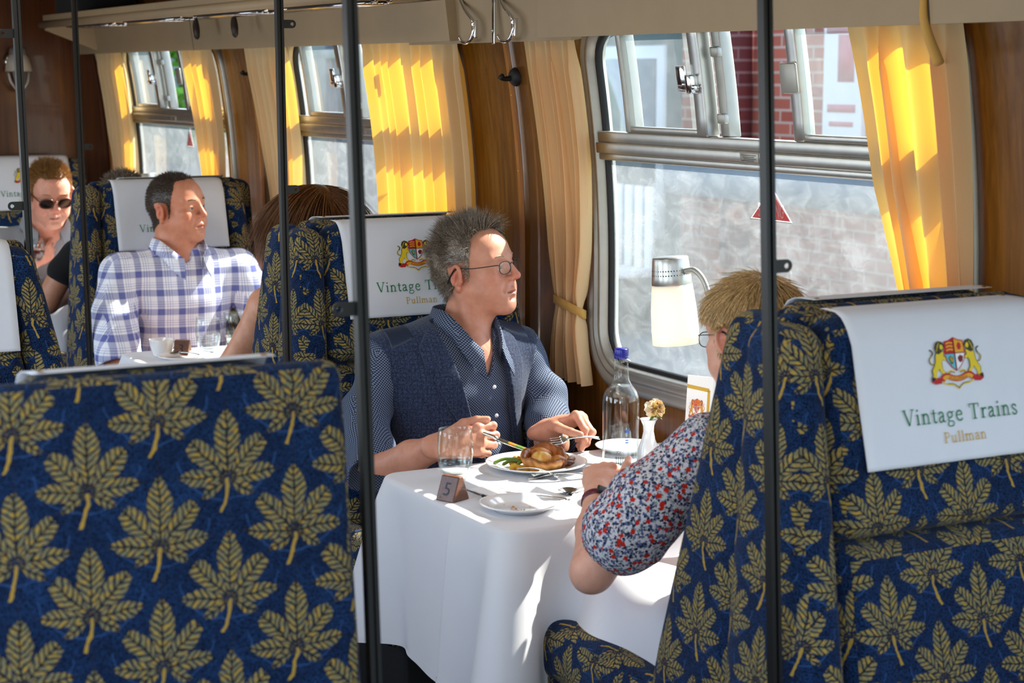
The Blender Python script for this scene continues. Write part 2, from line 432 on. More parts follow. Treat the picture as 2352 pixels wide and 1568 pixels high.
def tweed():
    t = T('blue_tweed'); u, v, _ = t.xyz(t.coord('UV')); p = t.coord('Object')
    f = t.noise(p, 900.0, 2.0, 0.7); k = t.noise(p, 240.0, 2.0, 0.7)
    chk = t.mx(t.step((u/0.0105).fract()-0.72, 0.2), t.step((v/0.0105).fract()-0.72, 0.2))
    c = t.mix(t.step(f*0.5+k*0.5-0.5, 0.22), lin(12, 17, 32), lin(66, 80, 112))
    c = t.mix(chk*0.35, c, lin(20, 24, 42))
    return t.done(t.prin(c, 0.95, normal=t.bump(f, 0.6, 0.0012), spec=0.15, sheen=0.2))
M['tweed'] = tweed()
def dot_shirt():
    t = T('navy_dotted_cotton'); u, v, _ = t.xyz(t.coord('UV'))
    a, b = 0.0080, 0.0072
    x1 = ((u/a).fract()-0.5)*a; y1 = ((v/b).fract()-0.5)*b
    x2 = ((u/a+0.5).fract()-0.5)*a; y2 = ((v/b+0.5).fract()-0.5)*b
    r = t.m('SQRT', t.mn(x1*x1+y1*y1, x2*x2+y2*y2))
    ring = t.step(0.00215-r, 0.0007)
    c = t.mix(ring*0.8, lin(12, 17, 34), lin(126, 140, 168))
    return t.done(t.prin(c, 0.8, spec=0.25))
M['dots'] = dot_shirt()
def plaid():
    t = T('blue_white_check_cotton'); u, v, _ = t.xyz(t.coord('UV'))
    def bands(q, per):
        q = (q/per).fract()
        wide = t.step(0.17-(q-0.32).abs(), 0.02)
        l1 = t.step(0.018-(q-0.62).abs(), 0.012); l2 = t.step(0.018-(q-0.74).abs(), 0.012); l3 = t.step(0.012-(q-0.86).abs(), 0.01)
        lines = t.step(0.28-((q*17.0).fract()-0.5).abs(), 0.1)
        return t.mx(wide*(lines*0.4+0.45), t.mx(l1, t.mx(l2, l3))*0.55)
    bu, bv = bands(u, 0.072), bands(v, 0.068)
    f = t.mx(bu, bv)*0.72+(bu*bv)*0.7
    c = t.mix(f.sat(), lin(240, 241, 248), lin(10, 44, 150))
    return t.done(t.prin(c, 0.85, spec=0.2))
M['plaid'] = plaid()
def floral():
    t = T('red_blue_floral_cotton'); p = t.coord('Object')
    pd = p
    w1 = t.noise(p, 330.0, 2.0, col=True)
    def spots(sc, r, seed, soft=0.12):
        n = t.nt.nodes.new('ShaderNodeVectorMath'); n.operation = 'ADD'; t.link(t.scale(w1, 0.009), n.inputs[1]); t.link(t.scale(p, 1.0), n.inputs[0])
        q = t.nt.nodes.new('ShaderNodeVectorMath'); q.operation = 'ADD'; t.nt.links.new(n.outputs[0], q.inputs[0]); q.inputs[1].default_value = (seed, seed*1.7, seed*0.3)
        return t.step(r-t.voro(S(t, q.outputs[0]), sc), soft)
    c = t.mix(0.0, lin(212, 208, 214), lin(212, 208, 214))
    c = t.mix(spots(104, 0.40, 3.1), c, lin(84, 100, 140))
    c = t.mix(spots(138, 0.38, 5.7), c, lin(28, 34, 66))
    c = t.mix(spots(92, 0.24, 2.2), c, lin(120, 150, 150))
    c = t.mix(spots(118, 0.30, 8.3), c, lin(22, 26, 54))
    c = t.mix(spots(60, 0.31, 9.4, 0.06), c, lin(190, 40, 22))
    return t.done(t.prin(c, 0.85, spec=0.2))
M['floral'] = floral()
M['navy'] = plain('navy_satin', (30, 44, 66), 0.4)
M['grey_shirt'] = fabric('grey_polo_cotton', (150, 154, 160))
M['black_cloth'] = fabric('black_cotton', (22, 22, 24))
M['denim'] = fabric('dark_trousers', (34, 40, 60))
M['brick'] = None
def brick_mat(name, a, b, mortar, dx=0.0):
    t = T(name); x, y, z = t.xyz(t.coord('Object'))
    n = t.nt.nodes.new('ShaderNodeTexBrick'); t.link(t.vec(y, z), n.inputs['Vector'])
    n.inputs['Scale'].default_value = 1.0; n.inputs['Brick Width'].default_value = 0.235; n.inputs['Row Height'].default_value = 0.085; n.inputs['Mortar Size'].default_value = 0.009
    n.inputs['Color1'].default_value = lin(*a)+(1,); n.inputs['Color2'].default_value = lin(*b)+(1,); n.inputs['Mortar'].default_value = lin(*mortar)+(1,)
    c = t.mulc(S(t, n.outputs[0]), t.mix(t.noise(t.coord('Object'), 3.0, 4.0), (0.8, 0.8, 0.8), (1.15, 1.15, 1.15)))
    return t.done(t.prin(c, 0.9))
M['brick'] = brick_mat('red_brickwork', (196, 104, 78), (172, 80, 60), (206, 172, 154))
M['brick_dark'] = brick_mat('dark_brickwork', (120, 50, 46), (96, 38, 38), (140, 100, 96))
# ------------------------------------------------------------------ coach shell
WX0 = 2.57
def wx(z): return WX0-0.15*np.maximum(0, np.asarray(z, float)-1.15)**2
WIN = [(1, 3.565, 0.735), (2, 5.775, 0.715), (3, 7.92, 0.705), (4, 1.42, 0.72)]
WZ0, WZ1, WR = 0.865, 1.83, 0.13
def rrect(hw, z0, z1, r, n=8):
    """Rounded rectangle loop, in (y offset, z)."""
    out = []
    for cx, cz, a0 in ((hw-r, z1-r, 0), (-(hw-r), z1-r, 90), (-(hw-r), z0+r, 180), (hw-r, z0+r, 270)):
        for a in np.linspace(a0, a0+90, n): out.append((cx+r*math.cos(R_(a)), cz+r*math.sin(R_(a))))
    return np.array(out)
def rr_fine(hw, z0, z1, r):
    L = rrect(hw, z0, z1, r); out = []
    for i in range(len(L)):
        a, b = L[i], L[(i+1) % len(L)]; k = max(1, int(np.linalg.norm(b-a)/0.06))
        out += [a+(b-a)*t/k for t in range(k)]
    return np.array(out)
g = G()
edges = [-1.4, 2.42, 4.68, 6.85, 9.06]
for (n_, yc, hw), (ya, yb) in zip([WIN[3], WIN[0], WIN[1], WIN[2]], zip(edges[:-1], edges[1:])):
    L = rr_fine(hw, WZ0, WZ1, WR); m = len(L); zc = (WZ0+WZ1)/2
    rings = []
    outer = []
    for q in L:
        d = q-np.array([0, zc]); sy = (yb-yc) if d[0] > 0 else (yc-ya); sz = (2.05-zc) if d[1] > 0 else zc
        k = min(sy/max(abs(d[0]), 1e-6), sz/max(abs(d[1]), 1e-6)); outer.append(np.array([0, zc])+d*k)
    outer = np.array(outer)
    for cyy, czz in ((yb-yc, 2.05), (ya-yc, 2.05), (ya-yc, 0), (yb-yc, 0)):
        i = np.argmin(np.hypot(outer[:, 0]-cyy, outer[:, 1]-czz)); outer[i] = (cyy, czz)
    for t in np.linspace(0, 1, 7): rings.append(L*(1-t)+outer*t)
    P = []
    for side in (0, 0.055):
        for r_ in (rings if side == 0 else rings[::-1]):
            P.append(np.stack([wx(r_[:, 1])+side, r_[:, 0]+yc, r_[:, 1]], 1))
    P = P[::-1]
    V_ = np.concatenate(P); F_ = grid_faces(len(P), m, wrap=True)
    F_ += [((len(P)-1)*m+j, j, (j+1) % m, (len(P)-1)*m+(j+1) % m) for j in range(m)]
    g.add(V_, F_)
wall = tag(g.obj('wall_right', M['wood'], fix=True), kind='structure')
tag(G().box((1.2, 3.8, -0.03), (2.96, 10.6, 0.06)).obj('floor', fabric('dark_blue_carpet', (30, 34, 48), var=0.3)), kind='structure')
a = np.linspace(0, math.pi, 25); prof = np.stack([1.185+1.29*np.cos(a), 2.03+0.42*np.sin(a)], 1); pro2 = np.stack([1.185+1.36*np.cos(a), 2.03+0.49*np.sin(a)], 1)
V_ = []
for pr_, yy in ((prof, -1.4), (prof, 9.06), (pro2, 9.06), (pro2, -1.4)): V_.append(np.stack([pr_[:, 0], np.full(25, yy), pr_[:, 1]], 1))
F_ = grid_faces(4, 25)+[(3*25+j, j, j+1, 3*25+j+1) for j in range(24)]
tag(G().add(np.concatenate(V_), F_).obj('ceiling', M['cream'], fix=True), kind='structure')
g = G().box((-0.32, 3.83, 0.43), (0.08, 10.46, 0.86)).box((-0.32, 3.83, 1.92), (0.08, 10.46, 0.30))
for y0, y1 in ((-1.4, -0.53), (0.93, 1.62), (3.08, 3.77), (5.23, 5.92), (7.38, 9.06)): g.box((-0.32, (y0+y1)/2, 1.31), (0.08, y1-y0, 0.94))
tag(g.obj('wall_left', M['wood'], smooth=False), kind='structure')
tag(G().box((1.2, 9.10, 1.25), (2.96, 0.08, 2.5)).obj('wall_end', M['wood_dark'], smooth=False), kind='structure')
# beading strips on the wall between the windows and in the corner
def strip(y, wd, name, mat, z1=1.79, z0=0.02, off=0.0):
    zz = np.linspace(z0, z1, 24); g = G(); V_ = []
    for z in zz:
        x = float(wx(z))-0.001
        V_ += [(x, y-wd/2, z), (x-0.008, y-wd/2+0.003, z), (x-0.008, y+wd/2-0.003, z), (x, y+wd/2, z)]
    F_ = [(i*4+j, i*4+j+1, (i+1)*4+j+1, (i+1)*4+j) for i in range(23) for j in range(3)]
    for z in np.arange(0.3, 1.75, 0.22):
        x = float(wx(z))-0.009; g.lathe([(0.0, 0.0018), (0.003, 0.001), (0.0035, 0)], (x, y, z), 8, mi=1, M=Matrix.Rotation(R_(-90), 4, 'Y'))
    g.add(V_, F_)
    return tag(g.obj(name, [mat, M['gold_pin']], smooth=False), kind='structure')
strip(4.72, 0.022, 'trim_1', M['wood_gold']); strip(6.87, 0.022, 'trim_2', M['wood_gold']); strip(8.98, 0.04, 'trim_3', M['wood_gold']); strip(2.46, 0.022, 'trim_4', M['wood_gold'])
# pelmets above the windows
def pelmet(name, y0, y1, x=2.40, zb=1.775, zt=2.02, lean=0.03, slant0=0.0, slant1=0.0):
    n = max(2, int((y1-y0)/0.15)); g = G(); V_ = []
    for i in range(n+1):
        y = y0+(y1-y0)*i/n
        for xx, zz in ((x, zb), (x-lean, zt), (2.46, zt), (2.46, zb+0.004), (x+0.012, zb)):
            k = (zz-zb)
            V_.append((xx, y+(slant0*k if i == 0 else 0)+(slant1*k if i == n else 0), zz))
    F_ = [(i*5+j, i*5+(j+1) % 5, (i+1)*5+(j+1) % 5, (i+1)*5+j) for i in range(n) for j in range(5)]+[(4, 3, 2, 1, 0), tuple(n*5+j for j in range(5))]
    return tag(g.add(V_, F_).obj(name, M['cream'], smooth=False, fix=True), kind='structure')
pelmet('trim_5', 2.785, 4.335, slant1=-0.25); pelmet('trim_6', 1.0, 2.775, x=2.402)
pelmet('trim_7', 4.2, 5.2, x=2.428, zb=1.768, lean=0.02)
pelmet('trim_8', 4.86, 7.18, zt=1.893, lean=0.015); pelmet('trim_9', 7.19, 8.92, zt=1.893, lean=0.015); pelmet('trim_10', 8.9, 9.06, x=2.43)

# ------------------------------------------------------------------ windows
def window(n, yc, hw, simple=False):
    root = thing('window_%d' % n, (WX0, yc, WZ0), None, None, kind='structure')
    def sweep(prof, mat, name, mirror=False):
        V_ = []; base = rr_fine(hw, WZ0, WZ1, WR); m = len(base)
        for d, xo in prof:
            r = max(0.02, WR-d); L = rr_fine(hw, WZ0, WZ1, WR)
            c = np.array([0, (WZ0+WZ1)/2]); dl = L-np.clip(L, [-(hw-WR), WZ0+WR], [hw-WR, WZ1-WR])
            nn = dl/np.maximum(np.linalg.norm(dl, axis=1, keepdims=True), 1e-9)
            L = L-nn*d
            V_.append(np.stack([wx(L[:, 1])+xo, L[:, 0]+yc, L[:, 1]], 1))
        return G().add(np.concatenate(V_), grid_faces(len(prof), m, wrap=True)).obj(name, mat, root, fix=True)
    sweep([(-0.034, 0.004), (-0.034, -0.010), (-0.030, -0.013), (-0.012, -0.015), (-0.008, -0.006), (0.000, -0.006), (0.004, -0.015), (0.012, -0.015), (0.015, -0.004), (0.019, -0.004), (0.022, -0.010), (0.030, -0.006), (0.036, 0.030), (0.036, 0.048), (0.0, 0.056)], M['alu_pale'], 'window_frame')
    sweep([(0.034, 0.016), (0.041, 0.014), (0.046, 0.024), (0.044, 0.034)], M['rubber'], 'gasket')
    def bx(y0, y1, z0, z1, x0, x1, r=0.004):
        g = G(); V_, F_ = rbox((x1-x0, y1-y0, z1-z0), r, 1); V_ = V_+np.array([(x0+x1)/2, (y0+y1)/2+yc, (z0+z1)/2])
        V_[:, 0] += wx(V_[:, 2]); return g.add(V_, F_)
    def join(*gs):
        g = G()
        for q in gs: g.add(np.concatenate(q.v), q.f)
        return g
    I = hw-0.036
    join(bx(-I, I, 1.498, 1.528, -0.004, 0.05), bx(-I, I, 1.470, 1.499, -0.012, 0.045), bx(-I, I, 1.452, 1.471, -0.004, 0.05)).obj('transom', M['alu'], root)
    g = G(); V_, F_ = rbox((0.003, 0.072, 0.02), 0.001, 1); V_ = V_+np.array([-0.013, -0.01+yc, 1.485]); V_[:, 0] += wx(V_[:, 2]); pl = g.add(V_, F_)
    for k in range(4): pl.add(np.array([[-0.0148+float(wx(1.49)), yc-0.04+0.008*(k % 2), 1.491-k*0.0042], [-0.0148+float(wx(1.49)), yc+0.02-0.005*(k % 3), 1.491-k*0.0042], [-0.0148+float(wx(1.49)), yc+0.02-0.005*(k % 3), 1.4896-k*0.0042], [-0.0148+float(wx(1.49)), yc-0.04+0.008*(k % 2), 1.4896-k*0.0042]]), [(0, 1, 2, 3)], mi=1)
    pl.obj('maker_plate', [M['alu_pale'], M['dark']], root)
    def sheet(y0, y1, z0, z1, x, name, mat, r=0.0):
        th = 0.004; ny = max(2, int((y1-y0)/0.1)); nz = max(2, int((z1-z0)/0.06))
        Y, Z = np.meshgrid(np.linspace(y0, y1, ny), np.linspace(z0, z1, nz), indexing='ij')
        if r:
            cy_ = np.clip(Y, -(hw-0.036-r), hw-0.036-r); cz_ = np.clip(Z, WZ0+0.036+r, WZ1-0.036-r)
            L = np.hypot(Y-cy_, Z-cz_); k = np.where(L > r, r/np.maximum(L, 1e-9), 1); 
            both = (np.abs(Y-cy_) > 0) & (np.abs(Z-cz_) > 0); k = np.where(both, k, 1)
            Y = cy_+(Y-cy_)*k; Z = cz_+(Z-cz_)*k
        A = np.stack([wx(Z)+x, Y+yc, Z], -1).reshape(-1, 3)
        return G().add(A, grid_faces(ny, nz)).obj(name, mat, root)
    sheet(-I, I, WZ0+0.036, 1.455, 0.03, 'lower_pane', M['pane_dirty'], 0.094)
    if simple: return root
    # upper lights: fixed pane, sliding vents left and right, opening between
    sheet(0.545, I, 1.528, WZ1-0.036, 0.034, 'fixed_pane', M['pane'], 0.094)
    bx(0.525, 0.548, 1.528, 1.80, -0.006, 0.04).obj('glazing_bar', M['alu_pale'], root)
    sheet(0.20, 0.53, 1.535, 1.80, 0.012, 'sliding_pane', M['pane'])
    join(bx(0.165, 0.21, 1.528, 1.81, -0.010, 0.03), bx(0.18, 0.545, 1.528, 1.545, -0.004, 0.026)).obj('sliding_frame', M['alu'], root)
    sheet(0.15, 0.30, 1.535, 1.80, 0.04, 'outer_pane', M['pane'])
    join(bx(0.118, 0.152, 1.528, 1.81, 0.022, 0.06), bx(0.118, 0.150, 1.56, 1.585, 0.012, 0.03), bx(0.118, 0.150, 1.72, 1.745, 0.012, 0.03)).obj('vent_post', M['alu_pale'], root)
    join(bx(0.175, 0.245, 1.640, 1.654, -0.030, -0.010), bx(0.182, 0.205, 1.632, 1.678, -0.034, -0.008), bx(0.225, 0.262, 1.636, 1.700, -0.020, -0.012)).obj('catch', M['chrome'], root)
    join(bx(-0.215, -0.178, 1.528, 1.81, -0.006, 0.03), bx(-I, -0.2, 1.528, 1.545, -0.002, 0.026)).obj('sliding_frame', M['alu'], root)
    sheet(-I, -0.21, 1.535, 1.80, 0.014, 'sliding_pane', M['pane'])
    bx(-0.50, -0.44, 1.528, 1.81, 0.03, 0.06).obj('vent_post', M['dark'], root)
    join(bx(-0.232, -0.172, 1.636, 1.705, -0.026, -0.018, 0.006), bx(-0.180, -0.166, 1.652, 1.690, -0.022, -0.01)).obj('catch', M['alu_pale'], root)
    return root
for n, yc, hw in WIN: window(n, yc, hw, n == 4)

# ------------------------------------------------------------------ outside, seen through the glass
tag(G().box((14.0, 12.0, -0.28), (22.7, 60, 0.2)).obj('ground', plain('platform_paving', (96, 106, 104), 0.9, 0, 0.15, 1.5), smooth=False), kind='structure')
t_ = thing('station_building', (7.6, 10.4, -0.18), 'red brick station building across the platform outside the nearest window', 'building')
G().box((7.85, 9.55, 2.3), (0.5, 3.9, 5.0)).obj('wall', M['brick'], t_)
G().box((7.55, 10.72, 2.3), (0.12, 0.22, 5.0)).obj('pilaster', M['brick_dark'], t_)
G().box((7.52, 9.75, 0.93), (0.22, 3.4, 0.24)).obj('stone_band', plain('blue_grey_stone', (120, 132, 140), 0.9, 0, 0.1, 4), t_)
t_ = thing('poster_board', (7.54, 8.85, 1.0), 'white poster board with faded red lettering on the brick building', 'sign')
G().box((7.53, 9.50, 1.75), (0.05, 0.40, 1.25), r=0.01).obj('board', plain('poster_white', (238, 234, 234), 0.6), t_)
g = G()
for k, (y, z, a_, b_) in enumerate(((9.54, 2.02, 0.25, 0.16), (9.46, 1.78, 0.16, 0.30), (9.5, 1.46, 0.28, 0.05), (9.5, 1.36, 0.24, 0.03))): g.box((7.502, y, z), (0.006, a_, b_))
g.obj('faded_print', plain('faded_red_print', (206, 120, 120), 0.7), t_)
t_ = thing('rendered_building', (7.8, 14.2, -0.18), 'pale rendered building beyond the brick one, seen through hazy glass', 'building')
G().box((8.1, 14.0, 2.3), (0.5, 5.0, 5.0)).obj('wall', plain('pale_green_render', (92, 112, 110), 0.9, 0, 0.06, 2), t_)
for y in (12.6, 14.2):
    G().box((7.86, y, 1.15), (0.08, 1.0, 1.5)).obj('window_frame', plain('white_paint', (244, 244, 240), 0.5), t_)
    G().box((7.81, y, 1.15), (0.03, 0.8, 1.3)).obj('window_pane', plain('dark_pane', (96, 116, 122), 0.1), t_)
for k in range(2):
    t_ = thing('platform_bench', (7.0, 11.55+k*1.75, -0.18), ['white slatted platform bench outside left of the table lamp', 'second white slatted bench farther along the platform'][k], 'bench', None)
    yb_ = 11.55+k*1.75
    g = G()
    for q in range(5): g.box((7.18, yb_-0.28+q*0.14, 0.56), (0.03, 0.09, 0.62))
    g.obj('back_slats', plain('white_bench_paint', (250, 250, 246), 0.5), t_)
    G().box((6.98, yb_, 0.25), (0.42, 0.76, 0.05)).obj('seat', plain('white_bench_paint', (250, 250, 246), 0.5), t_)
    for sy in (-0.3, 0.3): G().box((6.98, yb_+sy, 0.02), (0.36, 0.05, 0.41)).obj('leg', M['dark'], t_)
t_ = thing('timber_fence', (8.0, 18.4, -0.18), 'dark close boarded fence seen through the second window', 'fence')
for k in range(12):
    G().box((8.0, 16.9+k*0.21, 1.5), (0.04, 0.19, 3.2)).obj('board', plain('dark_boards', (74, 76, 92), 0.8, 0, 0.2, 3) if k == 0 else bpy.data.materials['dark_boards'], t_)
G().box((7.94, 18.05, 1.9), (0.06, 2.5, 0.1)).obj('rail', plain('grey_rail', (150, 160, 160), 0.7), t_)
t_ = thing('pink_house', (9.0, 23.4, -0.18), 'pink painted house seen through the farthest window', 'building')
G().box((9.2, 25.0, 2.3), (0.4, 3.2, 5.0)).obj('wall', plain('pink_render', (226, 172, 172), 0.9, 0, 0.06, 2), t_)
G().box((8.97, 24.0, 2.0), (0.05, 0.9, 4.0)).obj('doorway', plain('red_door', (170, 60, 64), 0.6), t_)
def tree(loc, r, h, label, seed):
    rg = np.random.default_rng(seed); t_ = thing('tree', loc, label, 'tree')
    pts = [(loc[0], loc[1], loc[2]), (loc[0]+0.1, loc[1], loc[2]+h*0.5), (loc[0], loc[1]+0.1, loc[2]+h)]
    G().tube(smooth_pts(pts, 4), np.linspace(0.14, 0.07, 9), 8).obj('trunk', plain('bark', (84, 66, 50), 0.9, 0, 0.2, 8) if 'bark' not in bpy.data.materials else bpy.data.materials['bark'], t_)
    n = 1500; d = rg.normal(size=(n, 3)); d /= np.linalg.norm(d, axis=1, keepdims=True); c = np.array(loc)+[0, 0, h]+d*r*rg.uniform(0.35, 1, (n, 1))*np.array([1, 1, 1.3])
    a = rg.normal(size=(n, 3)); b = rg.normal(size=(n, 3)); a /= np.linalg.norm(a, axis=1, keepdims=True); b -= a*(a*b).sum(1, keepdims=True); b /= np.linalg.norm(b, axis=1, keepdims=True)
    s_ = rg.uniform(0.07, 0.15, (n, 1)); V_ = np.stack([c-a*s_, c-b*s_*0.5, c+a*s_, c+b*s_*0.5], 1).reshape(-1, 3)
    cl = np.repeat(np.array(lin(96, 150, 40))*rg.uniform(0.6, 1.5, (n, 1)), 4, 0)
    G().add(V_, [(4*i, 4*i+1, 4*i+2, 4*i+3) for i in range(n)], cl).obj('crown', M['vcol'], t_)
t_ = thing('retaining_wall', (12.0, 28.0, -0.18), 'long grey green retaining wall far behind the platform', 'wall')
G().box((12.2, 28.0, 2.0), (0.4, 38.0, 4.4)).obj('stonework', plain('grey_green_stone', (122, 138, 132), 0.9, 0, 0.15, 1.2), t_); G().box((12.15, 28.0, 4.25), (0.55, 38.0, 0.14)).obj('coping', M['cream'], t_)
tree((7.6, 21.2, -0.18), 0.9, 2.0, 'leafy green tree outside the farthest window', 3)
# ------------------------------------------------------------------ flat figures: serif letters, digits, crest
def ribbon(pts, wd, smooth=True):
    P = np.asarray(pts, float)
    if smooth and len(P) > 2: P = smooth_pts(np.c_[P, np.zeros(len(P))], 5)[:, :2]
    T_ = np.gradient(P, axis=0); T_ /= np.maximum(np.linalg.norm(T_, axis=1, keepdims=True), 1e-9)
    N_ = np.stack([-T_[:, 1], T_[:, 0]], 1); wd = np.broadcast_to(np.asarray(wd, float), (len(P),))[:, None]/2
    V_ = np.empty((2*len(P), 2)); V_[0::2] = P+N_*wd; V_[1::2] = P-N_*wd
    return V_, [(2*i, 2*i+1, 2*i+3, 2*i+2) for i in range(len(P)-1)]
K, k_ = 0.085, 0.042
GL = {
 'V': (0.68, [([(0.09, 0.70), (0.34, 0.0)], K), ([(0.58, 0.70), (0.34, 0.0)], k_), ([(0, 0.70), (0.2, 0.70)], k_), ([(0.47, 0.70), (0.68, 0.70)], k_)]),
 'i': (0.29, [([(0.14, 0), (0.14, 0.46)], K), ([(0.03, 0.015), (0.25, 0.015)], k_), ([(0.03, 0.44), (0.14, 0.44)], k_), ([(0.095, 0.64), (0.185, 0.64)], 0.09)]),
 'n': (0.56, [([(0.13, 0), (0.13, 0.46)], K), ([(0.13, 0.34), (0.23, 0.44), (0.34, 0.43), (0.41, 0.32), (0.41, 0.15), (0.41, 0)], 0.07), ([(0.02, 0.015), (0.24, 0.015)], k_), ([(0.30, 0.015), (0.52, 0.015)], k_), ([(0.02, 0.44), (0.13, 0.44)], k_)]),
 't': (0.33, [([(0.15, 0.60), (0.15, 0.3), (0.15, 0.09), (0.20, 0.02), (0.30, 0.05)], 0.075), ([(0.02, 0.44), (0.29, 0.44)], k_)]),
 'a': (0.47, [([(0.07, 0.35), (0.13, 0.44), (0.24, 0.45), (0.32, 0.37), (0.32, 0.15), (0.34, 0.03), (0.44, 0.03)], 0.07), ([(0.32, 0.28), (0.16, 0.23), (0.07, 0.12), (0.12, 0.02), (0.23, 0.03), (0.32, 0.12)], 0.06)]),
 'g': (0.49, [([(0.22, 0.45), (0.10, 0.38), (0.09, 0.25), (0.20, 0.17), (0.33, 0.23), (0.35, 0.36), (0.22, 0.45)], 0.06), ([(0.30, 0.41), (0.46, 0.44)], k_), ([(0.17, 0.17), (0.09, 0.09), (0.16, 0.03), (0.34, 0.01), (0.42, -0.08), (0.34, -0.19), (0.14, -0.20), (0.05, -0.11), (0.14, -0.01)], 0.05)]),
 'e': (0.47, [([(0.08, 0.26), (0.39, 0.26)], k_), ([(0.39, 0.26), (0.36, 0.39), (0.25, 0.45), (0.13, 0.40), (0.07, 0.25), (0.11, 0.09), (0.23, 0.01), (0.34, 0.03), (0.41, 0.10)], 0.065)]),
 'T': (0.64, [([(0.31, 0), (0.31, 0.70)], K), ([(0.03, 0.68), (0.59, 0.68)], k_), ([(0.03, 0.70), (0.03, 0.52)], k_), ([(0.59, 0.70), (0.59, 0.52)], k_), ([(0.19, 0.015), (0.43, 0.015)], k_)]),
 'r': (0.39, [([(0.13, 0), (0.13, 0.46)], K), ([(0.13, 0.28), (0.2, 0.41), (0.30, 0.44), (0.35, 0.39)], 0.07), ([(0.02, 0.015), (0.26, 0.015)], k_), ([(0.02, 0.44), (0.13, 0.44)], k_)]),
 's': (0.40, [([(0.32, 0.35), (0.26, 0.44), (0.15, 0.45), (0.08, 0.37), (0.13, 0.28), (0.26, 0.20), (0.33, 0.11), (0.26, 0.02), (0.13, 0.01), (0.06, 0.11)], 0.06)]),
 'P': (0.57, [([(0.15, 0), (0.15, 0.70)], K), ([(0.15, 0.67), (0.33, 0.68), (0.46, 0.60), (0.47, 0.46), (0.36, 0.36), (0.15, 0.35)], 0.055), ([(0.03, 0.015), (0.28, 0.015)], k_), ([(0.03, 0.685), (0.2, 0.685)], k_)]),
 'u': (0.56, [([(0.13, 0.46), (0.13, 0.25), (0.14, 0.09), (0.23, 0.01), (0.34, 0.05), (0.41, 0.14)], 0.07), ([(0.41, 0.46), (0.41, 0)], K), ([(0.02, 0.44), (0.13, 0.44)], k_), ([(0.30, 0.44), (0.41, 0.44)], k_), ([(0.41, 0.015), (0.52, 0.015)], k_)]),
 'l': (0.28, [([(0.14, 0), (0.14, 0.72)], K), ([(0.03, 0.015), (0.25, 0.015)], k_), ([(0.03, 0.70), (0.14, 0.70)], k_)]),
 'm': (0.84, [([(0.13, 0), (0.13, 0.46)], K), ([(0.13, 0.34), (0.22, 0.44), (0.33, 0.43), (0.40, 0.32), (0.40, 0.15), (0.40, 0)], 0.07), ([(0.40, 0.34), (0.50, 0.44), (0.61, 0.43), (0.68, 0.32), (0.68, 0.15), (0.68, 0)], 0.07), ([(0.02, 0.015), (0.24, 0.015)], k_), ([(0.30, 0.015), (0.50, 0.015)], k_), ([(0.58, 0.015), (0.80, 0.015)], k_), ([(0.02, 0.44), (0.13, 0.44)], k_)]),
 ' ': (0.30, []),
}
def serif(txt, width):
    """Letters as flat ribbons, centred, scaled to a total width. Gives points and faces in the plane."""
    x = 0; Vs = []; Fs = []; n = 0
    for ch in txt:
        adv, strokes = GL[ch]
        for pts, wd in strokes:
            v, f = ribbon(pts, wd); v = v+np.array([x, 0]); Vs.append(v); Fs += [tuple(i+n for i in q) for q in f]; n += len(v)
        x += adv+0.045
    v = np.concatenate(Vs); v[:, 0] -= x/2; return v*(width/x), Fs
def sans(txt, height):
    cu = bpy.data.curves.new('letters', 'FONT'); cu.body = txt; cu.align_x = 'CENTER'; cu.size = 1; cu.fill_mode = 'FRONT' if hasattr(cu, 'fill_mode') else 0; cu.resolution_u = 3
    o = bpy.data.objects.new('letters', cu); me = o.to_mesh()
    v = np.zeros(len(me.vertices)*3); me.vertices.foreach_get('co', v); v = v.reshape(-1, 3)[:, :2].copy(); f = [tuple(p.vertices) for p in me.polygons]
    o.to_mesh_clear(); bpy.data.objects.remove(o); bpy.data.curves.remove(cu)
    return v*height/0.7, f
